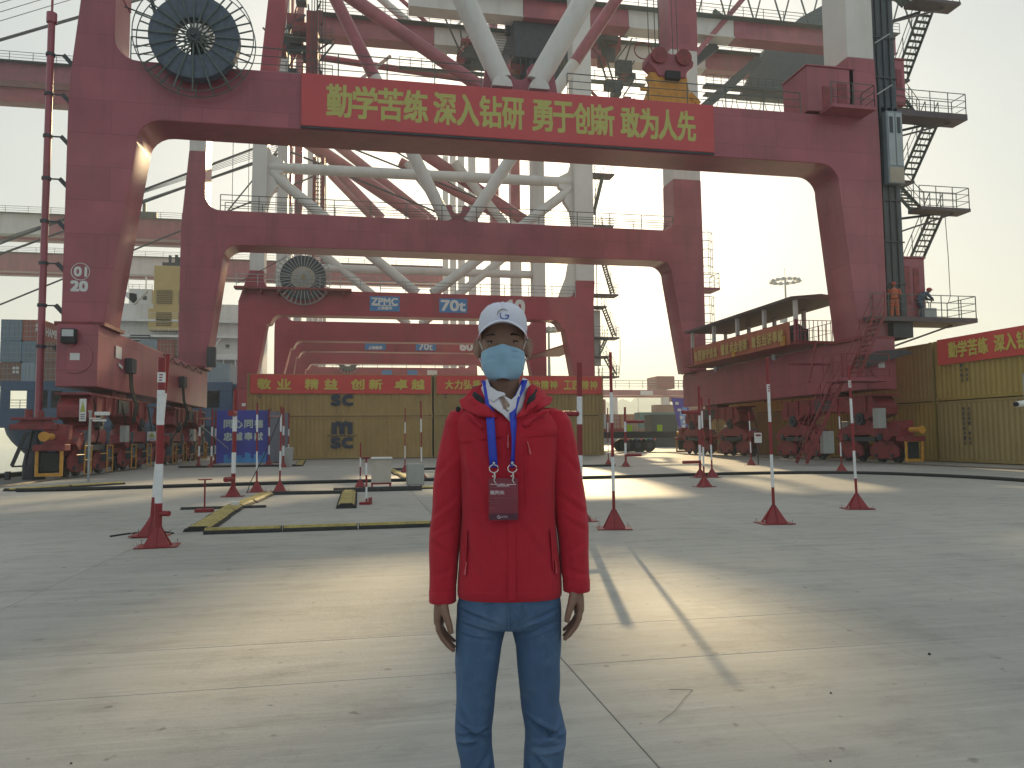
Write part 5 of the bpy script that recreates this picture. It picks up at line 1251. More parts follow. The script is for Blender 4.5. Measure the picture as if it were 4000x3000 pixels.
pole(1.61, 30.77, 'thin striped pole before the tan containers, left of the man, shorter of two', h=2.55)
pole(1.9, 25.71, 'thin striped pole just left of the red jacket, behind the grey cabinet', h=2.6)
pole(-.09, 20.88, 'slim short pole with a dark top behind the white cabinet', h=1.25, r=.02)
pole(.06, 16.14, 'short gauge stand with striped stem and small red foot, right of the yellow ramp', h=.95, r=.02, base=False)
for (x, y, lb) in ((.06, 16.14, 0),):
    g = [o for o in bpy.data.objects if o.get('label', '').startswith('short gauge stand')][0]
    mb = MB(); mb.box(-.13, .1, -.1, .1, .0, .05); mb.box(.06, .1, -.1, .1, .05, .14); mb.build('foot_block', POLER, g, world=False, bevel=.005)
    mb = MB(); mb.box(-.1, .1, -.04, .04, .95, .97); mb.build('top_plate', POLER, g, world=False)
mb = MB(); mb.tube((-8.05, 40.3, 2.42), (-7.4, 40.0, 2.42), .035, n=8); tag(mb.build('crossbar', mat('spotted_tape', (.5, .25, .2), .5, var=.5, vscale=20)), 'crossbar tied between the two leftmost poles', 'crossbar', 'crossbars tied between poles')
mb = MB(); mb.tube((-5.02, 43.05, 2.6), (-3.84, 38.8, 2.45), .035, n=8); tag(mb.build('crossbar', mat('spotted_tape', (.5, .25, .2))), 'crossbar tied between poles above the grey bin', 'crossbar', 'crossbars tied between poles')
mb = MB(); mb.tube((-8.0, 40.3, 2.1), (-6.9, 41.8, .9), .025, n=6); tag(mb.build('guy_rope', GALV), 'pale rope slanting down from the leftmost poles', 'rope')
# red T stand with strip and white block
t = thing('gauge_stand', 'red T-shaped gauge stand with flat round top on the black strip at the left', 'stand', (-2.94, 15.34, 0))
mb = MB(); mb.box(-.16, .16, -.1, .1, .0, .06); mb.build('foot', POLER, t, world=False, bevel=.008)
mb = MB(); mb.tube((0, 0, .06), (0, 0, .6), .016, n=8); mb.build('stem', POLER, t, world=False)
mb = MB(); mb.tube((0, 0, .6), (0, 0, .615), .13, n=20); mb.build('top_disc', POLER, t, world=False)
mb = MB(); mb.box(-2.55, -2.4, 15.8, 15.95, 0.0, .15); tag(mb.build('white_block', PRINTW, bevel=.01), 'small white block beside the red T stand', 'block')

RY = mat('ramp_worn_yellow', (.36, .29, .09), .65, var=.3, vscale=6, dirt=(.10, .09, .06), dirt_amt=.8, bump=.3, bscale=60)
def ramp(p, q, w, h, n, label, group, topm=RY, wob=0.0, each=True):
    """row of cable-protector segments; each segment is a thing (black body, yellow lid)"""
    p = Vector((*p, 0)); q = Vector((*q, 0)); rr2 = random.Random(int(p.x * 10 + q.y * 7))
    for i in range(n):
        a = p.lerp(q, i / n); b = p.lerp(q, (i + .985) / n); d = (b - a).normalized(); s = Vector((-d.y, d.x, 0)) * w / 2
        o = s.normalized() * rr2.uniform(-wob, wob)
        mb = MB(); hh = h
        prof = [(-1, .002), (-.93, hh * .35), (-.55, hh), (.55, hh), (.93, hh * .35), (1, .002)]
        mb.loft([[e + o + s * u + Vector((0, 0, z)) for u, z in prof] for e in (a, b)])
        body = mb.build('ramp_segment', BLACK, None, smooth=0, world=False)
        tag(body, label[i] if isinstance(label, list) else label, 'cable ramp', group)
        mb = MB()
        if topm:
            mb.loft([[e + o + s * u + Vector((0, 0, z)) for u, z in ((-.78, hh * .66), (-.52, hh + .004), (.52, hh + .004), (.78, hh * .66), (.5, hh * .9), (-.5, hh * .9))] for e in (a + d * .012, b - d * .012)])
            mb.build('yellow_lid', topm, body, smooth=0, world=False)
        mb = MB(); k = max(2, int((b - a).length / .22))
        for j in range(k):
            c = a.lerp(b, (j + .5) / k) + o
            for sg in (-1, 1): mb.box(*sorted((c.x + s.x * .9 * sg - .012, c.x + s.x * .9 * sg + .012)), *sorted((c.y + s.y * .9 * sg - .02, c.y + s.y * .9 * sg + .02)), hh * .3, hh * .52)
        mb.build('side_ribs', BLACK, body, smooth=0, world=False)['kind'] = 'stuff'
RG = 'cable ramp segments laid out on the quay'
ordn = ['nearest', 'second', 'third', 'fourth', 'fifth', 'sixth', 'seventh', 'eighth', 'ninth', 'tenth']
ramp((-2.42, 12.1), (-2.52, 16.0), .42, .075, 4, [f'{ordn[i]} worn yellow ramp segment of the line running away at the left' for i in range(4)], RG, wob=.015)
ramp((-2.5, 16.05), (-2.3, 19.5), .42, .075, 3, [f'{ordn[i + 4]} worn yellow ramp segment of the line running away at the left' for i in range(3)], RG, wob=.02)
ramp((-2.25, 11.75), (3.2, 11.85), .16, .085, 5, [f'black edged ramp segment, {ordn[i]} from the left, of the front line across the quay' .replace('nearest', 'first') for i in range(5)], RG)
ramp((-2.2, 19.6), (-.2, 19.5), .2, .08, 2, [f'black ramp segment at the {a} of the rear line behind the yellow ramp' for a in ('left', 'middle')], RG, topm=None)
ramp((-.75, 20.0), (1.5, 20.1), .26, .11, 2, [f'raised black ramp segment {a}' for a in ('under the slim short pole', 'under the white cabinet')], RG, topm=None)
ramp((1.0, 20.7), (3.0, 20.7), .5, .06, 2, [f'yellow ramp segment {a} the grey cabinet' for a in ('below', 'right of')], RG)
ramp((-.33, 15.3), (-.35, 19.3), .4, .1, 3, [f'{ordn[i]} segment of the short yellow ramp pointing at the camera' for i in range(3)], RG)
ramp((-3.5, 16.0), (-1.9, 16.02), .16, .045, 2, ['black rubber strip left of the red T stand', 'black rubber strip right of the red T stand'], RG, topm=None)
ramp((1.12, 32.6), (1.5, 25.4), .42, .07, 5, [f'{ordn[i]} segment of the yellow ramp line right of the white cabinet' .replace('nearest', 'farthest') for i in range(5)], RG, wob=.03)
ramp((-3.2, 39.6), (-3.75, 49.5), .45, .08, 5, [f'{ordn[i]} ramp segment of the line running back beside the grey bin' for i in range(5)], RG)
ramp((-9.6, 23.3), (-7.4, 25.9), .4, .08, 2, ['greenish yellow ramp segment near the quay edge at far left', 'ramp segment right of the greenish one near the quay edge'], RG)
def hose(pts, label, r=.04):
    # spline through ground points
    P = [Vector((x, y, r)) for x, y in pts]; out = []
    for i in range(len(P) - 1):
        a, b, c, d = P[max(i - 1, 0)], P[i], P[i + 1], P[min(i + 2, len(P) - 1)]
        for k in range(8):
            t_ = k / 8; out.append(.5 * ((2 * b) + (c - a) * t_ + (2 * a - 5 * b + 4 * c - d) * t_ ** 2 + (3 * b - a - 3 * c + d) * t_ ** 3))
    out.append(P[-1]); mb = MB(); mb.path(out, r, n=8); return tag(mb.build('cable', BLACK), label, 'cable', 'black cables lying on the quay')
hose([(-9.2, 22.9), (-7.7, 22.9), (-4.5, 23.6), (-1, 24.1), (2.3, 24.2), (7, 23.6), (12.8, 24.3), (16.2, 23.4), (17.6, 20.5), (17.6, 17.0), (16.5, 13.0)], 'long black cable crossing the whole quay from left to right', .05)
hose([(-8.9, 40.0), (-6, 39.9), (-3.3, 39.6)], 'black cable on the ground in front of the blue board', .05)
hose([(1.2, 32.7), (5, 32.8), (11.1, 33.0)], 'black cable behind the man, near the tan containers', .05)
hose([(-2.7, 11.9), (-2.95, 12.15), (-3.3, 12.05), (-3.5, 11.75)], 'short thin cable between the left poles and the front ramp', .012)
mb = MB(); mb.path([(-2.1, 20.5, 2.0), (-2.5, 20.3, .9), (-2.75, 19.9, .3), (-2.8, 19.7, .05)], .01, n=4); tag(mb.build('loose_wire', BLACK), 'thin loose wire hanging between two striped poles at the left', 'wire')
# cabinets
WB = thing('white_cabinet', 'cream white cabinet with overhanging lid on red legs', 'cabinet', (.46, 20.9, 0))
mb = MB(); mb.box(.2, .72, 20.75, 21.15, .17, .80); mb.build('body', mat('cabinet_cream', (.50, .46, .40), .45, var=.1, dirt=(.3, .25, .2), dirt_amt=.4, streak=1, vscale=2), WB, bevel=.01)
mb = MB(); mb.box(.17, .75, 20.7, 21.2, .80, .85); mb.build('lid', PRINTW, WB, bevel=.008)
mb = MB(); mb.box(.19, .73, 20.74, 20.78, .13, .17)
for x in (.2, .68): mb.box(x, x + .04, 20.74, 20.78, 0, .13); mb.box(x, x + .04, 21.1, 21.14, 0, .13)
mb.build('leg_frame', POLER, WB)
GB = thing('grey_cabinet', 'plain light grey cabinet on small feet, just left of the red jacket', 'cabinet', (1.38, 21.2, 0))
mb = MB(); mb.box(1.15, 1.62, 21.0, 21.35, .07, .66); mb.build('body', GREYBOX, GB, bevel=.012)
mb = MB(); mb.box(1.17, 1.60, 20.99, 21.0, .09, .64); mb.build('front_door', GREYBOX, GB, bevel=.002)
mb = MB(); [mb.box(x, x + .03, 21.05, 21.3, 0, .07) for x in (1.2, 1.54)]; mb.build('foot', BLACK, GB)
mb = MB(); mb.prism([(-3.98, 0), (-3.5, 0), (-3.42, .95), (-4.02, .95)], 'y', 39.2, 39.6); b_ = tag(mb.build('plastic_bin', GREYBOX, None, bevel=.02, world=False), 'grey tapered bin at the foot of the striped poles', 'bin')
# blue standing board with slogan
BB = thing('event_board', 'blue standing board with two rows of pale characters, left of the tan containers', 'sign board', (-6.4, 43.6, 0))
BLU = mat('board_blue_print', (.045, .055, .36), .45, var=.35, vscale=.7); BLL = mat('board_cyan_print', (.06, .26, .60), .5, var=.3, vscale=1.2)
mb = MB(); mb.box(-7.8, -5.05, 43.5, 43.62, .1, 2.95); bd = mb.build('board', BLU, BB, bevel=.01)
mb = MB(); mb.prism([(-5.05, 43.5), (-5.05, 43.62), (-4.3, 45.9), (-4.35, 45.95)], 'z', .1, 2.9); mb.build('side_panel', mat('board_grey_print', (.16, .18, .25), .5), BB)
for r_, z in (('同心同德', 2.0), ('忠诚奉献', 1.32)):
    for i, ch in enumerate(r_): lettering(ch, (-7.42 + i * .53, 43.49, z), (1, 0, 0), (0, 0, 1), .42, .42, mat('board_pale_print', (.50, .58, .55), .5), bd, bold=.016)
sky_ = [(-7.4, .1)]
rr3 = random.Random(3); x = -7.4
while x < -5.3:
    w = rr3.uniform(.05, .22); h_ = rr3.uniform(.2, .6); sky_ += [(x, .12 + h_), (x + w, .12 + h_)]; x += w
sky_.append((x, .1)); mb = MB(); mb.prism(sky_, 'y', 43.485, 43.495); mb.build('printed_skyline', BLL, bd, smooth=0)
# small notice under the stair, hi-vis triangle board
t = thing('notice_board', 'small white notice board on a post in the shade below the stair', 'notice', (17.3, 31.9, 0))
mb = MB(); mb.box(17.25, 17.6, 31.7, 31.73, 1.0, 1.45); mb.build('panel', PRINTW, t, smooth=0)
mb = MB(); mb.box(17.3, 17.55, 31.69, 31.7, 1.3, 1.38); mb.build('red_heading', POLER, t, smooth=0)
mb = MB(); mb.tube((17.42, 31.75, 0), (17.42, 31.75, 1.0), .03, n=6); mb.build('post', DARK, t)
# slim camera post near the quay edge
t = thing('camera_post', 'slim pale metal post with a small camera near the first crane wheels', 'camera post', (-8.95, 27.65, 0))
mb = MB(); mb.tube((-8.95, 27.65, 0), (-8.95, 27.65, 2.3), .04, n=10); mb.tube((-8.95, 27.65, 2.3), (-8.95, 27.65, 2.38), .06, n=10); mb.build('post', GALV, t)
mb = MB(); mb.bar((-8.95, 27.6, 2.1), (-8.6, 27.5, 2.1), .04, .04); mb.box(-8.75, -8.3, 27.4, 27.5, 2.2, 2.32); mb.box(-8.8, -8.4, 27.4, 27.5, 2.0, 2.06); mb.build('camera', PRINTW, t, bevel=.01)
t = thing('camera_post', 'white bullet camera poking in at the right edge', 'camera post', (4.9, 4.2, 0))
mb = MB(); mb.tube((6.62, 6.6, 0), (6.62, 6.6, 1.95), .04, n=10); mb.build('post', GALV, t)
mb = MB(); mb.tube((6.33, 6.45, 1.63), (6.6, 6.58, 1.65), .028, .032, n=12); mb.build('camera_body', PRINTW, t)
mb = MB(); mb.tube((6.31, 6.443, 1.629), (6.33, 6.45, 1.63), .023, n=12); mb.build('camera_lens', BLACK, t)
pass
# bollard-like gear on the quay edge
t = thing('storm_anchor', 'dark cone shaped anchor gear with red beam at the quay edge', 'anchor gear', (-12.55, 30.6, 0))
mb = MB(); mb.tube((-12.55, 30.6, 0), (-12.55, 30.6, .55), .36, n=22); mb.tube((-12.55, 30.6, .55), (-12.55, 30.6, .9), .36, .3, n=22); mb.tube((-12.55, 30.6, .9), (-12.5, 30.6, 1.75), .3, .16, n=18); mb.build('drum', mat('drum_black_blue', (.02, .025, .035), .5), t)
for (a, b_) in (((-13.15, .5), (-12.75, 1.7)), ((-12.75, .5), (-12.6, 1.7)), ((-12.0, .75), (-12.35, 1.7))):
    mb = MB(); mb.bar((a[0], 30.3, a[1]), (b_[0], 30.4, b_[1]), .09, .12); mb.build('strut', DARK, t)
mb = MB(); mb.bar((-13.15, 30.3, .48), (-12.2, 30.3, .5), .06, .06); mb.bar((-12.9, 30.3, 1.1), (-12.0, 30.3, 1.12), .06, .06); mb.build('tie_bar', DARK, t)
mb = MB(); mb.box(-13.25, -11.7, 30.2, 30.9, 1.78, 1.98); mb.box(-13.2, -11.9, 30.2, 30.9, 2.12, 2.22); mb.prism([(-13.1, 1.98), (-12.9, 2.12), (-12.0, 2.12), (-11.8, 1.98)], 'y', 30.3, 30.5); mb.tube((-12.7, 30.4, 2.22), (-12.7, 30.4, 2.5), .13, n=10); mb.tube((-12.3, 30.4, 2.22), (-12.3, 30.4, 2.45), .1, n=10); mb.build('cross_beam', RED2, t, bevel=.01)
mb = MB(); mb.tube((-13.35, 30.5, 0), (-13.35, 30.5, .3), .1, n=8); mb.build('stop_block', DARK, t)
t.location = (-11.62, 30.3, 0)
# stones and scraps on the concrete
for i, (x, y, s_) in enumerate(((.78, 3.22, .011), (.70, 3.0, .012), (-.35, 3.3, .006), (2.4, 3.7, .006), (3.4, 4.2, .01), (1.9, 2.95, .005), (-1.2, 3.6, .005))):
    mb = MB(); mb.tube((x, y, .001), (x, y, s_ * 1.2), s_, s_ * .55, n=7)
    lb = ['small dark stone near the lower edge, right of the legs', 'dark stone lowest in the photo, right of the legs', 'tiny pebble left of the legs', 'tiny pebble in the sunlit patch', 'dark scrap on the sunlit concrete at the right', 'tiny pebble near the bottom edge', 'tiny pebble far left of the legs'][i]
    o = mb.build('stone', mat('stone_dark', (.05, .045, .04), .9, var=.4, vscale=90), None, world=False); tag(o, lb, 'stone', 'small stones on the concrete')
mb = MB(); mb.path([(1.37, 3.5, .004), (1.5, 3.62, .006), (1.62, 3.78, .005), (1.72, 3.9, .004), (1.6, 3.93, .004)], .0012, n=4); tag(mb.build('twig', mat('twig_brown', (.12, .1, .07), .9)), 'thin bent twig on the sunlit concrete', 'twig')
# ================================================================ PEOPLE
def sup(n_, t):
    c, s = math.cos(t), math.sin(t)
    return (1 if c >= 0 else -1) * abs(c) ** (2 / n_), (1 if s >= 0 else -1) * abs(s) ** (2 / n_)
def rings_to(mb, rows, n=28, e=2.3):
    """rows: (cx, cy, z, rx, ry) horizontal superellipse rings"""
    rs = []
    for r_ in rows:
        cx, cy, z, rx, ry = r_[:5]; ee = r_[5] if len(r_) > 5 else e
        rs.append([(cx + rx * sup(ee, 2 * PI * k / n)[0], cy + ry * sup(ee, 2 * PI * k / n)[1], z) for k in range(n)])
    mb.loft(rs); return mb
def ellipsoid(mb, c, r_, n=20, m=12, rot=None):
    rs = []
    for i in range(1, m):
        a = PI * i / m; row = []
        for k in range(n):
            v = Vector((r_[0] * math.sin(a) * math.cos(2 * PI * k / n), r_[1] * math.sin(a) * math.sin(2 * PI * k / n), r_[2] * math.cos(a)))
            if rot: v = rot @ v
            row.append(Vector(c) + v)
        rs.append(row)
    mb.loft(rs); return mb
def remesh(mb, voxel, name, material, parent, smooth_it=4, fold=None, f=.5):
    o = mb.build(name + '_raw', material, None, smooth=0, world=False)
    md = o.modifiers.new('r', 'REMESH'); md.mode = 'VOXEL'; md.voxel_size = voxel
    if smooth_it:
        s_ = o.modifiers.new('s', 'SMOOTH'); s_.iterations = smooth_it; s_.factor = f
    bpy.context.view_layer.update()
    me = bpy.data.meshes.new_from_object(o.evaluated_get(bpy.context.evaluated_depsgraph_get()))
    bpy.data.objects.remove(o)
    me.name = name
    if fold:
        nr = [v.normal.copy() for v in me.vertices]
        for v, n_ in zip(me.vertices, nr): v.co += fold(v.co, n_)
    me.polygons.foreach_set('use_smooth', [True] * len(me.polygons)); me.update()
    o = bpy.data.objects.new(name, me); COL.objects.link(o)
    if parent: o.parent = parent
    return o
def seg_d(px, pz, a, b):
    dx, dz = b[0] - a[0], b[1] - a[1]; L2 = dx * dx + dz * dz
    t = max(0, min(1, ((px - a[0]) * dx + (pz - a[1]) * dz) / L2)); qx, qz = a[0] + dx * t, a[1] + dz * t
    s = (dx * (pz - a[1]) - dz * (px - a[0])) / math.sqrt(L2)
    return math.hypot(px - qx, pz - qz), t, s
def folds(creases, namp=.0025, nsc=(9, 9, 4), front=True, seed=0.0):
    def f(co, n_):
        d = 0.0
        for a, b, w, dep in creases:
            if abs(co.z - (a[1] + b[1]) / 2) > abs(a[1] - b[1]) / 2 + w * 4: continue
            dist, t, s = seg_d(co.x, co.z, a, b); tp = math.sin(PI * min(1, max(0, .12 + .82 * t))) 
            d += dep * tp * (-math.exp(-(dist / w) ** 2) + .75 * math.exp(-((s - 1.7 * w) / w) ** 2) * math.exp(-(max(0, dist - 2.2 * w) / w) ** 2))
        k = max(0, -n_.y) if front else 1
        q = noise.noise(Vector((co.x * nsc[0] + seed, co.y * nsc[1], co.z * nsc[2]))) * namp + noise.noise(Vector((co.x * 23 + seed, co.y * 23, co.z * 12))) * namp * .35
        return n_ * (d * min(1, k * 1.4) + q)
    return f

SKIN = mat('skin', (.215, .122, .088), .5, var=.10, vscale=30, obj=True)
SKIN.node_tree.nodes['Principled BSDF'].inputs['Subsurface Weight'].default_value = .08
SKIN.node_tree.nodes['Principled BSDF'].inputs['Subsurface Radius'].default_value = (.01, .004, .002)
HAIR = mat('hair_black', (.012, .011, .010), .5)
JACK = mat('jacket_red_cloth', (.44, .020, .040), .82, var=.10, vscale=9, bump=.22, bscale=260, sheen=.1, spec=.22, obj=True)
JDK = mat('jacket_black_lining', (.018, .018, .022), .8)
SHIRT = mat('shirt_white_cotton', (.66, .66, .74), .75, var=.05, vscale=20, bump=.1, bscale=60, obj=True)
CHECK = mat('shirt_check_lining', (.28, .2, .17), .8, var=.45, vscale=130, aniso_scale=(1, 1, .4), obj=True)
CAPM = mat('cap_white_cotton', (.62, .64, .76), .8, var=.04, vscale=20, bump=.1, bscale=300, obj=True)
MASK = mat('mask_pale_blue', (.27, .46, .64), .8, var=.05, vscale=25, bump=.05, bscale=300, obj=True)
LANY = mat('lanyard_blue_ribbon', (.018, .045, .50), .45, var=.06, vscale=60, obj=True)
METAL = mat('clip_chrome', (.65, .65, .66), .22, metal=.95)
def denim():
    m_ = mat('denim_blue', (.052, .108, .215), .8, var=.3, vscale=5, dirt=(.22, .32, .43), dirt_amt=.32, bump=.12, bscale=500, obj=True, aniso_scale=(1, 1, .55))
    return m_
DEN = denim()

MAN = thing('person', 'man in red jacket, white cap and blue face mask standing in front', 'person', (.445, 2.36, 0), rz=-YAW)
def PX(px, py, dy=0.0):  # local x,z from the measured outline
    return ((px - 1975) / 1242.0, 1.35 + (1707 - py) / 1242.0)
# --- body (one skin mesh: head, neck, chest, arms, hands, legs, feet)
hx = -.014; mb = MB()
rings_to(mb, [(hx, .012, 1.455, .052, .055), (hx, .008, 1.50, .051, .055), (hx, .004, 1.545, .052, .058), (hx, .0, 1.57, .055, .062)])
rings_to(mb, [(hx, -.052, 1.528, .018, .018), (hx, -.046, 1.537, .036, .04), (hx, -.03, 1.56, .054, .062), (hx, -.02, 1.59, .063, .076), (hx, -.012, 1.625, .067, .087), (hx, -.01, 1.66, .0695, .092), (hx, -.006, 1.695, .070, .094), (hx, .0, 1.725, .066, .088), (hx, .004, 1.75, .052, .068), (hx, .006, 1.762, .028, .036)], e=2.25)
ellipsoid(mb, (hx, .05, 1.66), (.066, .055, .08))
ellipsoid(mb, (hx, -.098, 1.607), (.017, .016, .014)); rings_to(mb, [(hx, -.088, 1.60, .014, .02), (hx, -.092, 1.62, .011, .016), (hx, -.092, 1.645, .009, .012), (hx, -.088, 1.665, .010, .012)], n=12)
for s_ in (-1, 1):
    ellipsoid(mb, (hx + s_ * .030, -.083, 1.662), (.024, .013, .008))
    # ear: rim and lobe
    ellipsoid(mb, (hx + s_ * .078, .004, 1.628), (.010, .020, .032), rot=Matrix.Rotation(s_ * -.35, 3, 'Z'))
    mb.path([(hx + s_ * .076, -.008, 1.60), (hx + s_ * .088, .004, 1.615), (hx + s_ * .092, .014, 1.64), (hx + s_ * .086, .008, 1.66), (hx + s_ * .074, -.004, 1.655)], .0055, n=7)
rings_to(mb, [(0, .0, .80, .115, .075), (0, 0, .95, .13, .095), (0, 0, 1.15, .13, .095), (0, 0, 1.30, .135, .09), (0, 0, 1.38, .13, .08), (0, .005, 1.42, .11, .07), (hx * .6, .01, 1.455, .06, .055), (hx, .01, 1.48, .052, .053)])
for s_, wx, wz in ((-1, -.205, .862), (1, .200, .893)):
    mb.path([(s_ * .125, .005, 1.38), (s_ * .158, .01, 1.32), (s_ * .183, .014, 1.18), (s_ * .197, .01, 1.08), (wx + s_ * .0, -.01, wz + .08), (wx, -.018, wz)], .04, n=14, rads=[.044, .038, .036, .033, .029, .026])
    # hand: palm facing the thigh, thumb to the front
    def h(dx, dy, dz): return (wx + s_ * dx, -.018 + dy, wz + dz)
    rs = [[Vector(h(*c)) + Vector((ax * math.cos(t), ay * math.sin(t), 0)) for t in [2 * PI * k / 16 for k in range(16)]] for c, ax, ay in
          (((0, 0, .01), .024, .029), ((.004, -.002, -.02), .023, .036), ((.010, 0, -.05), .019, .041), ((.012, .002, -.075), .016, .041), ((.010, .003, -.088), .011, .037))]
    mb.loft(rs)
    for dy, L_, rr_ in ((-.031, .078, .0088), (-.0105, .086, .009), (.010, .08, .0086), (.030, .064, .0076)):
        mb.path([h(.011, dy, -.074), h(.010, dy * 1.04, -.09), h(-.002, dy * 1.05, -.09 - L_ * .33), h(-.020, dy * 1.02, -.09 - L_ * .62), h(-.036, dy * .98, -.088 - L_ * .84)], rr_, n=10, rads=[rr_ * 1.1, rr_ * 1.12, rr_, rr_ * .94, rr_ * .74])
    mb.path([h(-.004, -.030, -.015), h(-.014, -.046, -.045), h(-.024, -.052, -.073), h(-.030, -.052, -.098)], .011, n=10, rads=[.015, .0125, .0105, .008])
for s_ in (-1, 1):
    lx = -.110 if s_ < 0 else .102
    rings_to(mb, [(s_ * .078, 0, .86, .062, .08), (lx * .86, 0, .74, .054, .068), (lx * .92, 0, .60, .044, .050), (lx, .006, .47, .034, .036), (lx, .005, .34, .040, .042), (lx, .01, .20, .034, .036), (lx, .01, .09, .032, .036), (lx, 0, .05, .036, .05)])
    ellipsoid(mb, (lx, -.05, .045), (.042, .11, .035))
body = remesh(mb, .0035, 'body', SKIN, MAN, 3)
# eyes, brows, lids
for s_ in (-1, 1):
    ex = hx + s_ * .032
    mb = MB(); ellipsoid(mb, (ex, -.0775, 1.6390), (.0125, .0125, .0115), n=14, m=10); e_ = mb.build('eye', mat('eye_white', (.42, .40, .38), .25), MAN, world=False)
    mb = MB(); ellipsoid(mb, (ex, -.0880, 1.6385), (.0056, .0035, .0056), n=12, m=8); mb.build('iris', mat('iris_dark', (.015, .01, .008), .15), e_, world=False)
    mb = MB(); ellipsoid(mb, (ex, -.0785, 1.6458), (.0175, .013, .0068), n=14, m=8); ellipsoid(mb, (ex, -.0775, 1.6315), (.016, .0115, .0052), n=14, m=8); mb.build('eyelids', SKIN, MAN, world=False)
    mb = MB(); mb.path([(ex - .016, -.0905, 1.6408), (ex, -.0925, 1.6430), (ex + .016, -.0895, 1.6405)], .0017, n=5); mb.build('lash_line', HAIR, MAN, world=False)
    mb = MB(); mb.path([(ex - s_ * .018, -.0935, 1.6590), (ex, -.0965, 1.6630), (ex + s_ * .02, -.088, 1.6600)], .0022, n=5, rads=[.0034, .0032, .0016]); mb.build('eyebrow', HAIR, MAN, world=False)
mb = MB(); rings_to(mb, [(hx, .022, 1.648, .0715, .078, 2.2), (hx, .02, 1.70, .073, .082, 2.2), (hx, .012, 1.73, .072, .088)]); mb.build('hair', HAIR, MAN, world=False)
# --- cap
def cap_fold(co, n_): return n_ * (noise.noise(co * 30) * .0014)
mb = MB()
rings_to(mb, [(hx, .003, 1.682, .0765, .099, 2.2), (hx, .002, 1.70, .078, .100, 2.2), (hx, .0, 1.722, .0755, .097, 2.2), (hx, .0, 1.742, .069, .088, 2.2), (hx, .0, 1.760, .054, .067, 2.1), (hx, .0, 1.770, .034, .042), (hx, 0, 1.775, .012, .015)], n=48)
cap = mb.build('cap', CAPM, MAN, world=False, smooth=60)
rs = []
for i in range(25):
    t = -1 + 2 * i / 24; a = t * 1.32
    x_in, y_in = hx + .077 * math.sin(a), .002 - .098 * math.cos(a)
    out = .066 * math.cos(t * PI / 2) ** .62
    x_o, y_o = x_in + math.sin(a) * out * .25, y_in - out
    dz = -.030 * (math.sin(a)) ** 2; z = 1.700 + dz * .9
    zo = 1.695 - .044 * (abs(math.sin(a))) ** 1.8
    rs.append([(x_in, y_in + .004, z + .002), ((x_in + x_o) / 2, (y_in + y_o) / 2, (z + zo) / 2 + .006), (x_o, y_o, zo), (x_o, y_o, zo - .003), ((x_in + x_o) / 2, (y_in + y_o) / 2, (z + zo) / 2 + .002), (x_in, y_in + .004, z - .003)])
mb = MB(); mb.loft(rs); mb.build('brim', CAPM, cap, world=False, smooth=60)
for k in range(6):
    a = PI / 6 + k * PI / 3; mb = MB()
    mb.path([(hx + .0775 * math.cos(a) * q, .0 + .099 * math.sin(a) * q, z + .0012) for q, z in ((.99, 1.70), (.965, 1.722), (.885, 1.742), (.69, 1.760), (.43, 1.7705), (.15, 1.776))], .0012, n=4); mb.build('panel_seam', CAPM, cap, world=False)
mb = MB(); ellipsoid(mb, (hx, 0, 1.777), (.006, .006, .003)); mb.build('button', CAPM, cap, world=False)
# badge on the cap: round G with a tail, and four characters
def capf(x, z):
    k = min(1, max(0, (z - 1.70) / .045)); rx = .079 - .010 * k; ry = .101 - .0125 * k
    return -ry * math.sqrt(max(0, 1 - ((x - hx) / rx) ** 2)) - .0034
def cap_line(pts, w, m_, nm):
    mb = MB(); top = []; bot = []
    for i, (x, z, ww) in enumerate(pts):
        j = min(i + 1, len(pts) - 1); k = max(i - 1, 0); dx, dz = pts[j][0] - pts[k][0], pts[j][1] - pts[k][1]; L_ = math.hypot(dx, dz) or 1
        nx, nz = -dz / L_ * ww * w, dx / L_ * ww * w; top.append((x + nx, capf(x + nx, z + nz), z + nz)); bot.append((x - nx, capf(x - nx, z - nz), z - nz))
    n = len(pts); mb.add(top + bot, [(i, i + 1, n + i + 1, n + i) for i in range(n - 1)]); return mb.build(nm, m_, cap, world=False, smooth=0, noflip=True)
GB1 = mat('logo_blue', (.035, .09, .30), .5); GB2 = mat('logo_bronze', (.25, .20, .13), .5)
gcx, gcz = hx + .006, 1.7215
cap_line([(gcx + .013 * math.cos(t), gcz + .013 * math.sin(t), .4 + .6 * i / 14) for i, t in enumerate([R(60 + 300 * k / 14) for k in range(15)])][4:], .0022, GB1, 'logo_ring')
cap_line([(gcx + .002, gcz, 1), (gcx + .014, gcz, 1)], .0018, GB1, 'logo_bar')
cap_line([(gcx + .018 * math.cos(t) - .003, gcz + .002 + .017 * math.sin(t), .3 + .7 * math.sin(PI * i / 9)) for i, t in enumerate([R(40 + 150 * k / 9) for k in range(10)])], .0018, GB2, 'logo_tail')
vs_t = text_mesh('山东港口'); xs_ = [v.x for v in vs_t[0]]; zs_ = [v.y for v in vs_t[0]]; x0_, x1_, z0_, z1_ = min(xs_), max(xs_), min(zs_), max(zs_)
mb = MB(); vv = [(hx - .012 + .034 * (v.x - x0_) / (x1_ - x0_), 0, 1.698 + .0068 * (v.y - z0_) / (z1_ - z0_)) for v in vs_t[0]]
mb.add([(x, capf(x, z), z) for x, _, z in vv], vs_t[1]); mb.build('logo_print', GB1, cap, world=False, smooth=0, noflip=True)
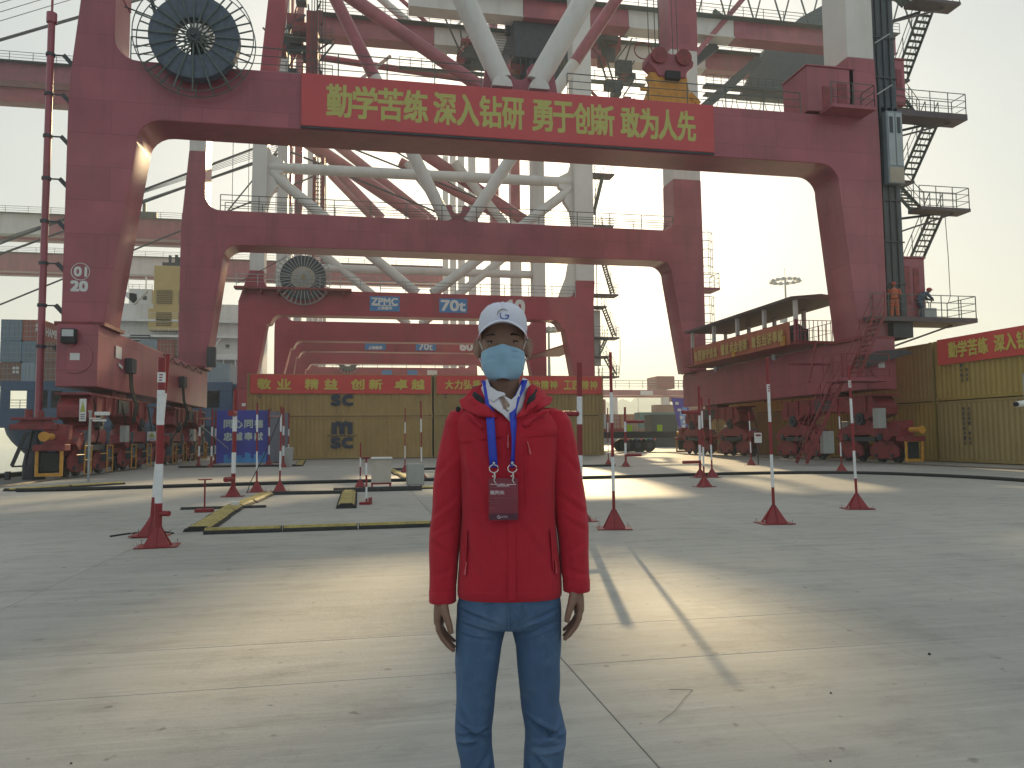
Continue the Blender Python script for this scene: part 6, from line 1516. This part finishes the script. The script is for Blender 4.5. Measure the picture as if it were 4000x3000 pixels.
# --- face mask: curved sheet over nose and chin with pleats and ear loops
rows = []
prof = [(1.627, .064), (1.620, .066), (1.612, .067), (1.602, .067), (1.590, .067), (1.58, .066), (1.566, .063), (1.55, .056), (1.537, .043), (1.530, .026)]
for j, (z, hw) in enumerate(prof):
    row = []
    for i in range(33):
        u = -1 + 2 * i / 32; x = hx + u * hw
        dep = .122 - .052 * abs(u) ** 1.9 - (.014 * max(0, (1.60 - z) / .07) ** 1.2) - .020 * abs(u) ** 6
        bridge = .012 * math.exp(-(u / .22) ** 2) * max(0, 1 - abs(z - 1.607) / .04)
        zz = z - .012 * abs(u) ** 2.0 * (1 if j < 3 else .4) + (.0035 * math.exp(-(u / .2) ** 2) if j == 0 else 0)
        pleat = 0
        if .25 < abs(u) < .95:
            for pz in (1.605, 1.588): pleat -= .0035 * math.exp(-((zz - pz + .012 * (abs(u) - .6)) / .0022) ** 2)
        row.append((x, -dep + .014 - bridge - pleat, zz))
    rows.append(row)
fine_rows = []
for a, b in zip(rows[:-1], rows[1:]):
    for k in range(4): fine_rows.append([tuple(p[q] + (r_[q] - p[q]) * k / 4 for q in range(3)) for p, r_ in zip(a, b)])
fine_rows.append(rows[-1]); nn = 33; vs = [p for r_ in fine_rows for p in r_]
mb = MB(); mb.add(vs, [(j * nn + i, j * nn + i + 1, (j + 1) * nn + i + 1, (j + 1) * nn + i) for j in range(len(fine_rows) - 1) for i in range(nn - 1)])
mk = mb.build('face_mask', MASK, MAN, world=False, smooth=80, noflip=True); sol = mk.modifiers.new('t', 'SOLIDIFY'); sol.thickness = .002
for z0, k in ((1.622, .6), (1.617, .62), (1.5975, .9), (1.566, .86)):
    mb = MB(); pts = []
    for i in range(17):
        u = (-1 + 2 * i / 16) * .93; hw = .0655 if z0 > 1.58 else .062
        dep = .122 - .052 * abs(u) ** 1.9 - (.014 * max(0, (1.60 - z0) / .07) ** 1.2) - .020 * abs(u) ** 6; br = .012 * math.exp(-(u / .22) ** 2) * max(0, 1 - abs(z0 - 1.607) / .04)
        pts.append((hx + u * hw, -dep + .0135 - br, z0 - .011 * abs(u) ** 2 * k))
    mb.path(pts, .0007, n=4); mb.build('mask_seam', MASK, mk, world=False)
for s_ in (-1, 1):
    mb = MB(); mb.path([(hx + s_ * .063, -.056, 1.622), (hx + s_ * .0725, -.035, 1.648), (hx + s_ * .078, -.012, 1.664), (hx + s_ * .08, .004, 1.662)], .0013, n=5); mb.path([(hx + s_ * .063, -.05, 1.566), (hx + s_ * .069, -.03, 1.585), (hx + s_ * .077, -.006, 1.602), (hx + s_ * .082, .006, 1.606)], .0013, n=5)
    mb.build('ear_loop', PRINTW, mk, world=False)
lettering('Zhende', (hx + .030, -.101, 1.6085), (1, .55, 0), (0, 0, 1), .018, .005, mat('mask_print', (.08, .2, .36)), mk, name='mask_print', world=False, eps=.001)

# --- jacket torso
JW = [(.868, .160, .108), (.90, .159, .111), (.96, .156, .110), (1.03, .152, .107), (1.10, .148, .105), (1.18, .149, .110), (1.26, .155, .114), (1.33, .163, .114), (1.375, .170, .108), (1.40, .166, .100), (1.42, .152, .088), (1.438, .128, .070), (1.448, .10, .05)]
def jw(z):
    for (a, w0, d0), (b, w1, d1) in zip(JW[:-1], JW[1:]):
        if a <= z <= b: t = (z - a) / (b - a); return w0 + (w1 - w0) * t, d0 + (d1 - d0) * t
    return JW[0][1:] if z < JW[0][0] else JW[-1][1:]
def front(x, z, off=.002):
    w, d = jw(z); cx = hx * max(0, (z - 1.38) / .1) if z > 1.38 else 0
    q = min(.985, abs((x - cx) / w)); return .004 - d * (1 - q ** 2.5) ** (1 / 2.5) - off
CR = [((-.13, 1.36), (-.05, 1.20), .012, .006), ((.13, 1.37), (.055, 1.25), .012, .005), ((-.135, 1.25), (-.02, 1.12), .014, .006), ((.14, 1.20), (.05, 1.08), .014, .0055),
      ((-.10, 1.12), (-.03, .96), .012, .006), ((.10, 1.11), (.02, 1.00), .012, .005), ((-.14, 1.05), (-.09, .93), .011, .006), ((.145, 1.02), (.09, .92), .012, .006), ((.02, 1.10), (.12, .97), .013, .005),
      ((-.02, 1.02), (-.06, .90), .010, .004), ((-.145, 1.33), (-.13, 1.15), .010, .006), ((.15, 1.33), (.135, 1.15), .010, .006), ((-.03, 1.30), (-.05, 1.22), .009, .003)]
mb = MB(); rings_to(mb, [(hx * max(0, (z - 1.38) / .1), .004, z, w, d, 2.5) for z, w, d in JW], n=56)
jk = remesh(mb, .0045, 'jacket', JACK, MAN, 2, folds([(a, b, w * 1.0, d * .55) for a, b, w, d in CR[::2]], .0055, (9, 9, 3.2), seed=2))
# slightly flared hem band
mb = MB(); rings_to(mb, [(0, .004, z, w, d, 2.5) for z, w, d in ((.862, .158, .107), (.864, .1602, .1090), (.890, .1600, .1112), (.892, .157, .108))], n=56); mb.build('hem', JACK, jk, world=False, smooth=60)
# sleeves
for s_, cz in ((-1, .862), (1, .892)):
    top = 1.427
    rows_ = [(s_ * .128, .006, 1.440, .028, .036), (s_ * .140, .006, 1.430, .042, .050), (s_ * .150, .008, 1.402, .048, .060), (s_ * .163, .010, 1.34, .0505, .064), (s_ * .174, .012, 1.27, .052, .064), (s_ * .185, .014, 1.19, .0515, .061), (s_ * .194, .012, 1.11, .050, .059), (s_ * .1985, .008, 1.06, .0495, .058), (s_ * .202, .0, .99, .046, .055), (s_ * .204, -.006, .93, .0435, .051), (s_ * .2055, -.012, cz + .03, .0415, .049), (s_ * .206, -.014, cz - .01, .0412, .0485)]
    mb = MB(); rings_to(mb, rows_, n=32, e=2.2)
    c_ = [((s_ * .165, 1.30), (s_ * .235, 1.22), .010, .005), ((s_ * .16, 1.17), (s_ * .25, 1.10), .010, .0065), ((s_ * .17, 1.10), (s_ * .25, 1.055), .009, .006), ((s_ * .25, 1.04), (s_ * .17, .99), .010, .006), ((s_ * .17, .95), (s_ * .24, .93), .008, .004), ((s_ * .19, 1.38), (s_ * .2, 1.26), .012, .004), ((s_ * .18, 1.0), (s_ * .19, .9), .010, .004)]
    sl = remesh(mb, .0045, 'sleeve', JACK, jk, 2, folds([(a, b, w * .9, d * .6) for a, b, w, d in c_], .0042, (13, 13, 6), seed=5 + s_))
    mb = MB(); rings_to(mb, [(s_ * .206, -.014, cz + dz, .0412 + g, .0480 + g, 2.2) for dz, g in ((-.014, -.001), (-.012, .0004), (.020, .0006), (.022, -.001))], n=32); mb.build('cuff', JACK, sl, world=False, smooth=60)
# zip, placket, seams, pocket zips
def strip(pts, w, off, m_, nm, par, th=.0015):
    a = []; b = []
    for i, (x, z) in enumerate(pts):
        j = min(i + 1, len(pts) - 1); k = max(i - 1, 0); dx, dz = pts[j][0] - pts[k][0], pts[j][1] - pts[k][1]; L_ = math.hypot(dx, dz) or 1; nx, nz = -dz / L_ * w / 2, dx / L_ * w / 2
        a.append((x + nx, front(x + nx, z + nz, off), z + nz)); b.append((x - nx, front(x - nx, z - nz, off), z - nz))
    n = len(pts); mb = MB(); vs = a + b + [(p[0], p[1] + off, p[2]) for p in a] + [(p[0], p[1] + off, p[2]) for p in b]
    fs = []
    for i in range(n - 1): fs += [(i, i + 1, n + i + 1, n + i), (i, 2 * n + i, 2 * n + i + 1, i + 1), (n + i, n + i + 1, 3 * n + i + 1, 3 * n + i)]
    fs += [(0, n, 3 * n, 2 * n), (n - 1, 3 * n - 1, 4 * n - 1, 2 * n - 1)]
    mb.add(vs, fs); return mb.build(nm, m_, par, world=False, smooth=30)
def lin(a, b, k=14): return [(a[0] + (b[0] - a[0]) * i / k, a[1] + (b[1] - a[1]) * i / k) for i in range(k + 1)]
strip(lin((.008, 1.385), (.008, .87), 40), .022, .005, JACK, 'placket', jk)
strip(lin((-.155, 1.335), (-.015, 1.355), 10), .003, .0045, JACK, 'yoke_seam', jk)
strip(lin((.055, 1.352), (.15, 1.36), 8), .003, .0045, JACK, 'yoke_seam', jk)
strip(lin((.052, 1.352), (.054, 1.15), 16), .006, .0045, JACK, 'chest_zip', jk)
ZP = mat('zip_puller_red', (.55, .10, .12), .4)
for (x, z, dx) in ((.0, 1.335, 0), (.058, 1.315, .006), (-.128, .955, -.004), (.140, .955, .002)):
    strip(lin((x, z + .022), (x + dx, z), 4), .0035, .009, ZP, 'zip_puller', jk); strip(lin((x + dx, z), (x + dx * 1.5, z - .016), 3), .006, .010, ZP, 'zip_puller', jk)
for s_ in (-1, 1): strip(lin((s_ * .128, 1.07), (s_ * .133, .95), 10), .004, .006, JACK, 'pocket_welt', jk)
def patch(poly, yfun, m_, nm, par, th=.003, res=7):
    """polygon in x-z filled with small triangles and draped on a depth function"""
    bm = bmesh.new(); vs = [bm.verts.new((x, 0, z)) for x, z in poly]; bm.faces.new(vs)
    bmesh.ops.triangulate(bm, faces=bm.faces); 
    for _ in range(4): bmesh.ops.subdivide_edges(bm, edges=[e for e in bm.edges if e.calc_length() > .006], cuts=1, use_grid_fill=True)
    bmesh.ops.triangulate(bm, faces=bm.faces)
    for v in bm.verts: v.co.y = yfun(v.co.x, v.co.z)
    bmesh.ops.recalc_face_normals(bm, faces=bm.faces)
    me = bpy.data.meshes.new(nm); bm.to_mesh(me); bm.free(); me.materials.append(m_)
    me.polygons.foreach_set('use_smooth', [True] * len(me.polygons))
    o = bpy.data.objects.new(nm, me); COL.objects.link(o); o.parent = par; md = o.modifiers.new('t', 'SOLIDIFY'); md.thickness = th; md.offset = 0
    return o
def PL(pp): return [PX(*p) for p in pp]
# hood lying on the shoulders: red roll with black lining
def roll(pts, rads, flat, name, m_, par, voxel=.005, seed=1):
    P = [Vector(p) for p in pts]; mb = MB(); out = []; rr_ = []
    for i in range(len(P) - 1):
        a, b, c, d = P[max(i - 1, 0)], P[i], P[i + 1], P[min(i + 2, len(P) - 1)]
        for k in range(6):
            t = k / 6; out.append(.5 * ((2 * b) + (c - a) * t + (2 * a - 5 * b + 4 * c - d) * t ** 2 + (3 * b - a - 3 * c + d) * t ** 3)); rr_.append(rads[i] + (rads[i + 1] - rads[i]) * t)
    out.append(P[-1]); rr_.append(rads[-1]); mb.path(out, .03, n=16, rads=rr_)
    return remesh(mb, voxel, name, m_, par, 2, lambda co, n_: n_ * (noise.noise(co * 26 + Vector((seed, 0, 0))) * .008 + noise.noise(Vector((co.x * 14 + seed, co.y * 30, co.z * 44))) * .006))
roll([(-.042, -.096, 1.395), (-.070, -.088, 1.425), (-.098, -.062, 1.452), (-.118, -.015, 1.468), (-.105, .045, 1.478), (-.05, .088, 1.482), (.02, .092, 1.482), (.082, .05, 1.478), (.100, -.01, 1.470), (.082, -.06, 1.455), (.055, -.088, 1.427), (.025, -.098, 1.392)], [.005, .010, .014, .018, .022, .026, .026, .022, .018, .014, .010, .005], 1, 'hood', JACK, jk)
roll([(-.072, -.082, 1.448), (-.098, -.045, 1.478), (-.100, .01, 1.496), (-.07, .06, 1.503), (-.014, .078, 1.506), (.045, .06, 1.503), (.078, .01, 1.496), (.080, -.045, 1.478), (.058, -.082, 1.448)], [.007, .012, .014, .016, .017, .016, .014, .012, .007], 1, 'hood_lining', JDK, jk, seed=4)
roll([(-.150, -.066, 1.436), (-.128, -.085, 1.425), (-.10, -.098, 1.40), (-.075, -.104, 1.378)], [.003, .007, .008, .004], 1, 'hood_edge', JACK, jk, seed=6)
roll([(.150, -.058, 1.44), (.120, -.080, 1.43), (.085, -.098, 1.41), (.05, -.106, 1.385)], [.003, .007, .008, .004], 1, 'hood_edge', JACK, jk, seed=7)
def hoody(x, z): return -.094 + ((abs(x - hx) - .05) ** 2) * 4.5 + max(0, z - 1.42) * .8 - .010 * math.sin((x * 3 + z * 2) * 22)
patch(PL([(1893, 1512), (1872, 1500), (1838, 1520), (1812, 1550), (1786, 1562), (1796, 1590), (1830, 1612), (1870, 1628), (1915, 1632), (1960, 1640), (1925, 1600), (1903, 1560)]), hoody, JACK, 'hood_front', jk, th=.006)
patch(PL([(2056, 1512), (2072, 1502), (2098, 1518), (2122, 1545), (2150, 1555), (2140, 1578), (2100, 1600), (2060, 1618), (2020, 1632), (2000, 1640), (2030, 1600), (2052, 1560)]), hoody, JACK, 'hood_front', jk, th=.006)
mb = MB(); ellipsoid(mb, (-.152, -.066, 1.437), (.008, .006, .009)); mb.build('toggle', JDK, jk, world=False)
# --- shirt: bib in the opening, collar flaps, buttons
def chesty(off):
    def f(x, z):
        a = front(x, min(z, 1.39), off); b = -.100 - off * .4 + ((x - hx) ** 2) * 13 + max(0, z - 1.44) * .35
        t = min(1, max(0, (z - 1.375) / .03)); return a * (1 - t) + b * t
    return f
SH_ = patch(PL([(1886, 1495), (1903, 1516), (1950, 1545), (1988, 1566), (2020, 1535), (2050, 1500), (2064, 1530), (2040, 1590), (2012, 1625), (1986, 1652), (1955, 1620), (1915, 1590), (1885, 1560), (1870, 1520)]), chesty(.006), SHIRT, 'shirt', MAN)
patch(PL([(1940, 1553), (1962, 1556), (1982, 1585), (1976, 1612), (1958, 1598)]), chesty(.0095), CHECK, 'shirt_inside_check', SH_)
def colly(off):
    return lambda x, z: -.090 - off + ((x - hx) ** 2) * 15 + max(0, z - 1.455) * .35
patch(PL([(1898, 1483), (1876, 1493), (1882, 1530), (1900, 1562), (1922, 1574), (1945, 1556), (1967, 1549), (1962, 1540), (1935, 1532), (1908, 1512)]), colly(.013), SHIRT, 'collar_flap', SH_)
patch(PL([(2034, 1476), (2052, 1481), (2064, 1514), (2050, 1545), (2025, 1572), (2018, 1544), (2006, 1548), (2024, 1510)]), colly(.013), SHIRT, 'collar_flap', SH_)
for px, py in ((1946, 1543), (2016, 1548), (1977, 1600)):
    x, z = PX(px, py); mb = MB(); yy = chesty(.014)(x, z); mb.tube((x, yy, z), (x, yy - .002, z), .0045, n=12); mb.build('shirt_button', PRINTW, SH_, world=False)
# neck ring of the shirt behind
roll([(-.062, -.05, 1.472), (-.070, 0, 1.492), (-.05, .045, 1.50), (-.014, .058, 1.502), (.022, .045, 1.50), (.042, 0, 1.492), (.035, -.05, 1.472)], [.006, .008, .009, .009, .009, .008, .006], 1, 'collar_stand', SHIRT, SH_, voxel=.004, seed=9)

# --- jeans
def leg_rows(s_):
    o = {-1: [(2340, 1772, 1972), (2420, 1768, 1966), (2500, 1766, 1946), (2560, 1765, 1936), (2640, 1766, 1924), (2710, 1769, 1916), (2770, 1766, 1908), (2815, 1764, 1902), (2860, 1768, 1903), (2920, 1779, 1909), (3000, 1790, 1918)],
         1: [(2340, 1972, 2172), (2420, 1976, 2172), (2500, 1997, 2170), (2560, 2003, 2168), (2640, 2008, 2164), (2710, 2016, 2162), (2770, 2022, 2172), (2825, 2026, 2186), (2860, 2026, 2186), (2920, 2024, 2174), (3000, 2020, 2158)]}[s_]
    rows_ = []
    for py, a, b in o:
        x0, z = PX(a, py); x1, _ = PX(b, py); rows_.append(((x0 + x1) / 2, .004, z, (x1 - x0) / 2, (x1 - x0) / 2 * 1.1))
    x = rows_[-1][0]
    rows_ += [(x + s_ * .002, .012, .20, .050, .056), (x + s_ * .004, .012, .10, .052, .060), (x + s_ * .004, .010, .055, .054, .064)]
    return rows_
mb = MB()
rings_to(mb, [(0, .004, .92, .145, .10), (0, .004, .87, .155, .104), (-.001, .004, .84, .160, .108), (-.001, .006, .80, .161, .11), (0, .008, .775, .150, .10)], n=40, e=2.5)
for s_ in (-1, 1): rings_to(mb, leg_rows(s_), n=30, e=2.2)
JC = [((-.155, .835), (-.03, .795), .007, .0035), ((.155, .835), (.03, .795), .007, .0035), ((-.15, .795), (-.03, .765), .006, .003), ((.15, .80), (.03, .755), .007, .0035), ((-.145, .76), (-.05, .745), .006, .003),
      ((-.165, .49), (-.07, .445), .010, .008), ((-.155, .455), (-.06, .475), .007, .006), ((-.16, .425), (-.09, .44), .008, .006), ((.05, .505), (.165, .44), .010, .009), ((.17, .475), (.08, .455), .008, .006), ((.16, .43), (.06, .425), .009, .006),
      ((-.165, .56), (-.12, .47), .010, .005), ((.165, .56), (.14, .49), .010, .005), ((-.07, .40), (-.12, .33), .010, .005), ((.07, .40), (.12, .34), .010, .005), ((-.055, .37), (-.075, .32), .006, .004), ((.05, .37), (.06, .31), .006, .004), ((-.15, .70), (-.16, .55), .012, .003)]
jeans = remesh(mb, .0045, 'jeans', DEN, MAN, 2, folds([(a, b, w * .8, d * 1.6) for a, b, w, d in JC], .0034, (14, 14, 13), seed=9))
DST = mat('denim_seam_thread', (.10, .17, .28), .8)
def jstrip(pts, w, nm, off=.006, m_=DEN):
    mb = MB(); mb.path([(x, y - off, z) for x, y, z in pts], w, n=5); return mb.build(nm, m_, jeans, world=False)
jstrip([(-.004, -.103, .86), (-.004, -.104, .83), (-.003, -.104, .80), (-.004, -.098, .782)], .0022, 'fly_seam')
jstrip([(.040, -.100, .86), (.040, -.102, .835), (.030, -.103, .815), (.008, -.103, .807), (-.002, -.103, .805)], .0018, 'fly_stitch')
jstrip([(-.15, -.035, .862), (-.12, -.07, .852), (-.08, -.090, .855), (-.05, -.098, .862)], .002, 'pocket_edge', .004)
jstrip([(.15, -.035, .862), (.12, -.07, .852), (.08, -.090, .855), (.05, -.098, .862)], .002, 'pocket_edge', .004)
for s_ in (-1, 1):
    rws = leg_rows(s_); jstrip([(r_[0] - s_ * r_[3] * .80, r_[1] - r_[4] * .55, r_[2]) for r_ in rws[2:]], .0020, 'inseam', .002)
# --- shoes
SHO = mat('shoe_dark_leather', (.03, .028, .027), .45)
for s_ in (-1, 1):
    x = PX({-1: 1854, 1: 2089}[s_], 2900)[0] + s_ * .004
    mb = MB(); rings_to(mb, [(x + s_ * .006, -.045, .0, .046, .135), (x + s_ * .006, -.045, .018, .048, .138), (x + s_ * .005, -.040, .04, .045, .125), (x + s_ * .003, -.015, .07, .040, .085), (x, .012, .10, .036, .05)], n=28)
    so = mb.build('shoe', SHO, MAN, world=False, smooth=60)
    mb = MB(); rings_to(mb, [(x + s_ * .006, -.045, .0, .049, .139), (x + s_ * .006, -.045, .02, .050, .140)], n=28); mb.build('sole', mat('sole_white', (.5, .5, .48)), so, world=False)

# --- lanyard with badge hangs on him: a thing of its own
LN = thing('lanyard', 'blue ribbon lanyard with a dark red name badge hanging on the red jacket', 'lanyard', (.445, 2.36, 0), rz=-YAW)
def ribbon(pts, w, nm, m_=LANY, off=.012):
    return [pts, w]
def rib(pts3, w, nm, par, m_=LANY):
    a = []; b = []; n = len(pts3)
    for i, (x, y, z, tw) in enumerate(pts3):
        a.append((x - w / 2 * math.cos(tw), y - w / 2 * math.sin(tw), z)); b.append((x + w / 2 * math.cos(tw), y + w / 2 * math.sin(tw), z))
    mb = MB(); mb.add(a + b, [(i, i + 1, n + i + 1, n + i) for i in range(n - 1)]); o = mb.build(nm, m_, par, world=False, smooth=60, noflip=True)
    md = o.modifiers.new('t', 'SOLIDIFY'); md.thickness = .0014; return o
def rp(px, py, off, tw=0.0, y=None):
    x, z = PX(px, py); return (x, (front(x, z, off) if z < 1.41 else -.088 - off + (z - 1.41) * .5 + ((x - hx) ** 2) * 5) if y is None else y, z, tw)
L1 = rib([rp(1889, 1487, .0, .3, -.035), rp(1896, 1510, .018, .15), rp(1902, 1550, .020), rp(1906, 1600, .018), rp(1911, 1660, .016), rp(1915, 1720, .015), rp(1919, 1780, .014), rp(1922, 1818, .014)], .0245, 'ribbon', LN)
L2 = rib([rp(2040, 1487, .0, -.3, -.035), rp(2028, 1520, .018, -.2), rp(2008, 1560, .020, -.1), rp(1994, 1610, .020, .2), rp(1996, 1660, .019, .5), rp(1997, 1710, .018, 1.0), rp(1995, 1760, .016, 1.1), rp(1991, 1818, .014, .9)], .021, 'ribbon', LN)
for px in (1922, 1990):
    x, z = PX(px, 1817); y = front(x, z, .018)
    mb = MB(); mb.path([(x + .0135 * math.cos(t), y, z - .004 + .0115 * math.sin(t)) for t in [R(10 + 340 * k / 16 - 90 + 100) for k in range(17)]], .0017, n=6)
    mb.tube((x + .002, y, z - .014), (x + .002, y, z - .022), .0032, n=8); mb.path([(x + .002, y, z - .02), (x + .003, y, z - .03), (x, y, z - .038), (x + .004, y, z - .046), (x + .007, y, z - .044)], .0018, n=6, rads=[.003, .0028, .002, .0016, .0012]); mb.path([(x - .005, y, z - .027), (x - .001, y, z - .026)], .0026, n=6)
    mb.build('clip', METAL, LN, world=False)
    mb = MB(); zz = z + .013; mb.tube((x, y - .001, zz), (x, y - .004, zz), .0038, n=10); mb.build('rivet', METAL, LN, world=False)
bx0, bz1 = PX(1902, 1857); bx1, bz0 = PX(2010, 2010)
by = front((bx0 + bx1) / 2, 1.2, .016)
poly = []
for cx_, cz_, a0 in ((bx1 - .006, bz1 - .006, 0), (bx0 + .006, bz1 - .006, 90), (bx0 + .006, bz0 + .006, 180), (bx1 - .006, bz0 + .006, 270)): poly += arc(cx_, cz_, .006, a0, a0 + 90, 4)
mb = MB(); mb.prism(poly, 'y', by - .002, by); CARD = mb.build('badge_card', mat('badge_dark_red', (.20, .022, .045), .25, var=.2, vscale=12, coat=.5, obj=True), LN, world=False)
BP = mat('badge_pale_print', (.62, .52, .58), .5); BP2 = mat('badge_dim_print', (.22, .08, .10), .5)
def bl(t, x, z, w, h, m_=BP, bold=0): lettering(t, (x, by - .0022, z), (1, 0, 0), (0, 0, 1), w, h, m_, CARD, bold=bold, world=False, eps=.001)
def PZ(py): return PX(0, py)[1]
for (a, b, py) in ((1909, 1920, 1879), (1923, 1937, 1879), (1941, 1962, 1879), (1968, 2003, 1880), (1933, 1978, 1885)):
    mb = MB(); mb.box(PX(a, 0)[0], PX(b, 0)[0], by - .0032, by - .0022, PZ(py) - .0012, PZ(py) + .0012); mb.build('print_line', BP, CARD, world=False, smooth=0)
for a, b, py in ((1908, 2003, 1890), (1908, 2003, 1930), (1908, 1940, 1942), (1908, 1945, 1949), (1908, 1926, 1965)):
    mb = MB(); mb.box(PX(a, 0)[0], PX(b, 0)[0], by - .0032, by - .0022, PZ(py) - .0006, PZ(py) + .0006); mb.build('print_line', BP2, CARD, world=False, smooth=0)
o_ = (PX(1908, 1916)); bl('裁判长', o_[0], o_[1], .0415, .0115, BP, .0004)
mb = MB(); mb.box(bx0 + .001, bx1 - .001, by - .0030, by - .0022, PZ(2008), PZ(1986)); mb.build('lower_band', mat('badge_plum', (.085, .022, .045), .25), CARD, world=False, smooth=0)
o_ = PX(1946, 2001); lettering('山东港口', (o_[0], by - .0034, o_[1]), (1, 0, 0), (0, 0, 1), .020, .0062, BP, CARD, world=False, eps=.001)
mb = MB(); cx_, cz_ = PX(1939, 1998); mb.path([(cx_ + .0042 * math.cos(R(t)), by - .0034, cz_ + .0042 * math.sin(R(t))) for t in range(60, 361, 30)], .0009, n=4); mb.path([(cx_, by - .0034, cz_), (cx_ + .0045, by - .0034, cz_)], .0008, n=4); mb.build('logo_mark', BP, CARD, world=False)

# --- two workers on the stair platform
def worker(loc, rz, label, suit, helmet, pose):
    t = thing('person', label, 'person', loc, rz=rz); P = pose; mb = MB()
    def limb(pts, rads): mb.path(pts, .05, n=12, rads=rads)
    limb([P['neck'], P['head']], [.055, .05]); ellipsoid(mb, P['head'], (.075, .09, .11)); ellipsoid(mb, Vector(P['head']) + Vector((0, -.09, -.01)), (.014, .016, .02))
    for k in ('l', 'r'):
        limb([P['sh' + k], P['el' + k], P['ha' + k]], [.055, .045, .03]); ellipsoid(mb, P['ha' + k], (.035, .04, .05))
        for i in range(5): limb([Vector(P['ha' + k]) + Vector((0, (i - 2) * .016, -.03)), Vector(P['ha' + k]) + Vector((.008, (i - 2) * .018, -.09 + .012 * abs(i - 2)))], [.010, .007])
        limb([P['hip' + k], P['kn' + k], P['an' + k]], [.085, .062, .045])
    limb([P['pel'], P['mid'], P['neck']], [.14, .145, .09])
    remesh(mb, .014, 'body', SKIN, t, 2)
    mb = MB()
    limb([P['pel'], P['mid'], (Vector(P['mid']) + Vector(P['neck'])) / 2, Vector(P['neck']) - Vector((0, 0, .03))], [.165, .165, .18, .11])
    for k in ('l', 'r'):
        limb([P['sh' + k], P['el' + k], Vector(P['el' + k]).lerp(Vector(P['ha' + k]), .8)], [.08, .068, .055]); limb([P['hip' + k], P['kn' + k], P['an' + k]], [.115, .088, .078])
    cov = remesh(mb, .014, 'coveralls', suit, t, 3, lambda co, n_: n_ * noise.noise(Vector((co.x * 8, co.y * 8, co.z * 14))) * .018)
    mb = MB(); hd = Vector(P['head']); ellipsoid(mb, hd + Vector((0, 0, .045)), (.11, .13, .10)); mb.tube(hd + Vector((0, -.03, .02)), hd + Vector((0, -.03, .035)), .14, n=20); mb.build('hard_hat', helmet, t, world=False, smooth=60)
    for k in ('l', 'r'): mb = MB(); a = Vector(P['an' + k]); rings_to(mb, [(a.x, a.y - .05, a.z - .09, .05, .14), (a.x, a.y - .04, a.z - .03, .048, .12), (a.x, a.y, a.z + .03, .05, .06)], n=16); mb.build('boot', HAIR, t, world=False)
    return t
ORG = mat('coverall_orange', (.50, .12, .06), .7, var=.12, vscale=4); NVY = mat('coverall_navy', (.05, .08, .14), .7, var=.15, vscale=4)
w1 = worker((24.9, 32.0, 6.86), 2.6, 'worker in orange coveralls and hard hat standing on the stair platform', ORG, mat('helmet_red', (.4, .06, .05), .35),
       dict(pel=(0, 0, .93), mid=(0, .0, 1.12), neck=(0, -.02, 1.46), head=(0, -.03, 1.62), shl=(-.19, -.01, 1.40), shr=(.19, -.01, 1.40), ell=(-.27, -.08, 1.16), elr=(.27, -.12, 1.18), hal=(-.24, -.32, 1.06), har=(.26, -.36, 1.10), hipl=(-.09, 0, .9), hipr=(.09, 0, .9), knl=(-.11, -.02, .48), knr=(.12, -.02, .48), anl=(-.12, .02, .10), anr=(.14, .02, .10)))
w2 = worker((26.6, 32.3, 6.86), 1.2, 'worker in navy coveralls bending over the platform rail beside the one in orange', NVY, mat('helmet_red', (.4, .06, .05), .35),
       dict(pel=(0, .12, .90), mid=(0, .02, 1.10), neck=(0, -.24, 1.32), head=(0, -.38, 1.42), shl=(-.19, -.2, 1.28), shr=(.19, -.2, 1.28), ell=(-.24, -.34, 1.05), elr=(.24, -.34, 1.05), hal=(-.12, -.5, .95), har=(.12, -.5, .95), hipl=(-.09, .1, .88), hipr=(.09, .1, .88), knl=(-.11, -.04, .48), knr=(.12, -.04, .48), anl=(-.12, .08, .10), anr=(.14, .08, .10)))
mb = MB(); mb.box(26.5, 27.2, 32.0, 32.5, 6.86, 7.4); tag(mb.build('tool_box', GREYBOX, None, bevel=.02, world=False), 'grey box at the feet of the worker in navy', 'box')
# small crouching worker in the shade under the canopy
w3 = worker((22.3, 31.6, 0), .2, 'worker in dark clothes by the bogie cabinets under the stair', mat('clothes_dark', (.06, .05, .06), .8), mat('helmet_red', (.4, .06, .05), .35),
       dict(pel=(0, 0, .93), mid=(0, .0, 1.12), neck=(0, -.02, 1.46), head=(0, -.03, 1.62), shl=(-.19, -.01, 1.40), shr=(.19, -.01, 1.40), ell=(-.25, -.02, 1.16), elr=(.25, -.04, 1.16), hal=(-.24, -.12, .94), har=(.24, -.14, .95), hipl=(-.09, 0, .9), hipr=(.09, 0, .9), knl=(-.11, -.02, .48), knr=(.12, -.02, .48), anl=(-.12, .02, .10), anr=(.14, .02, .10))) if False else None
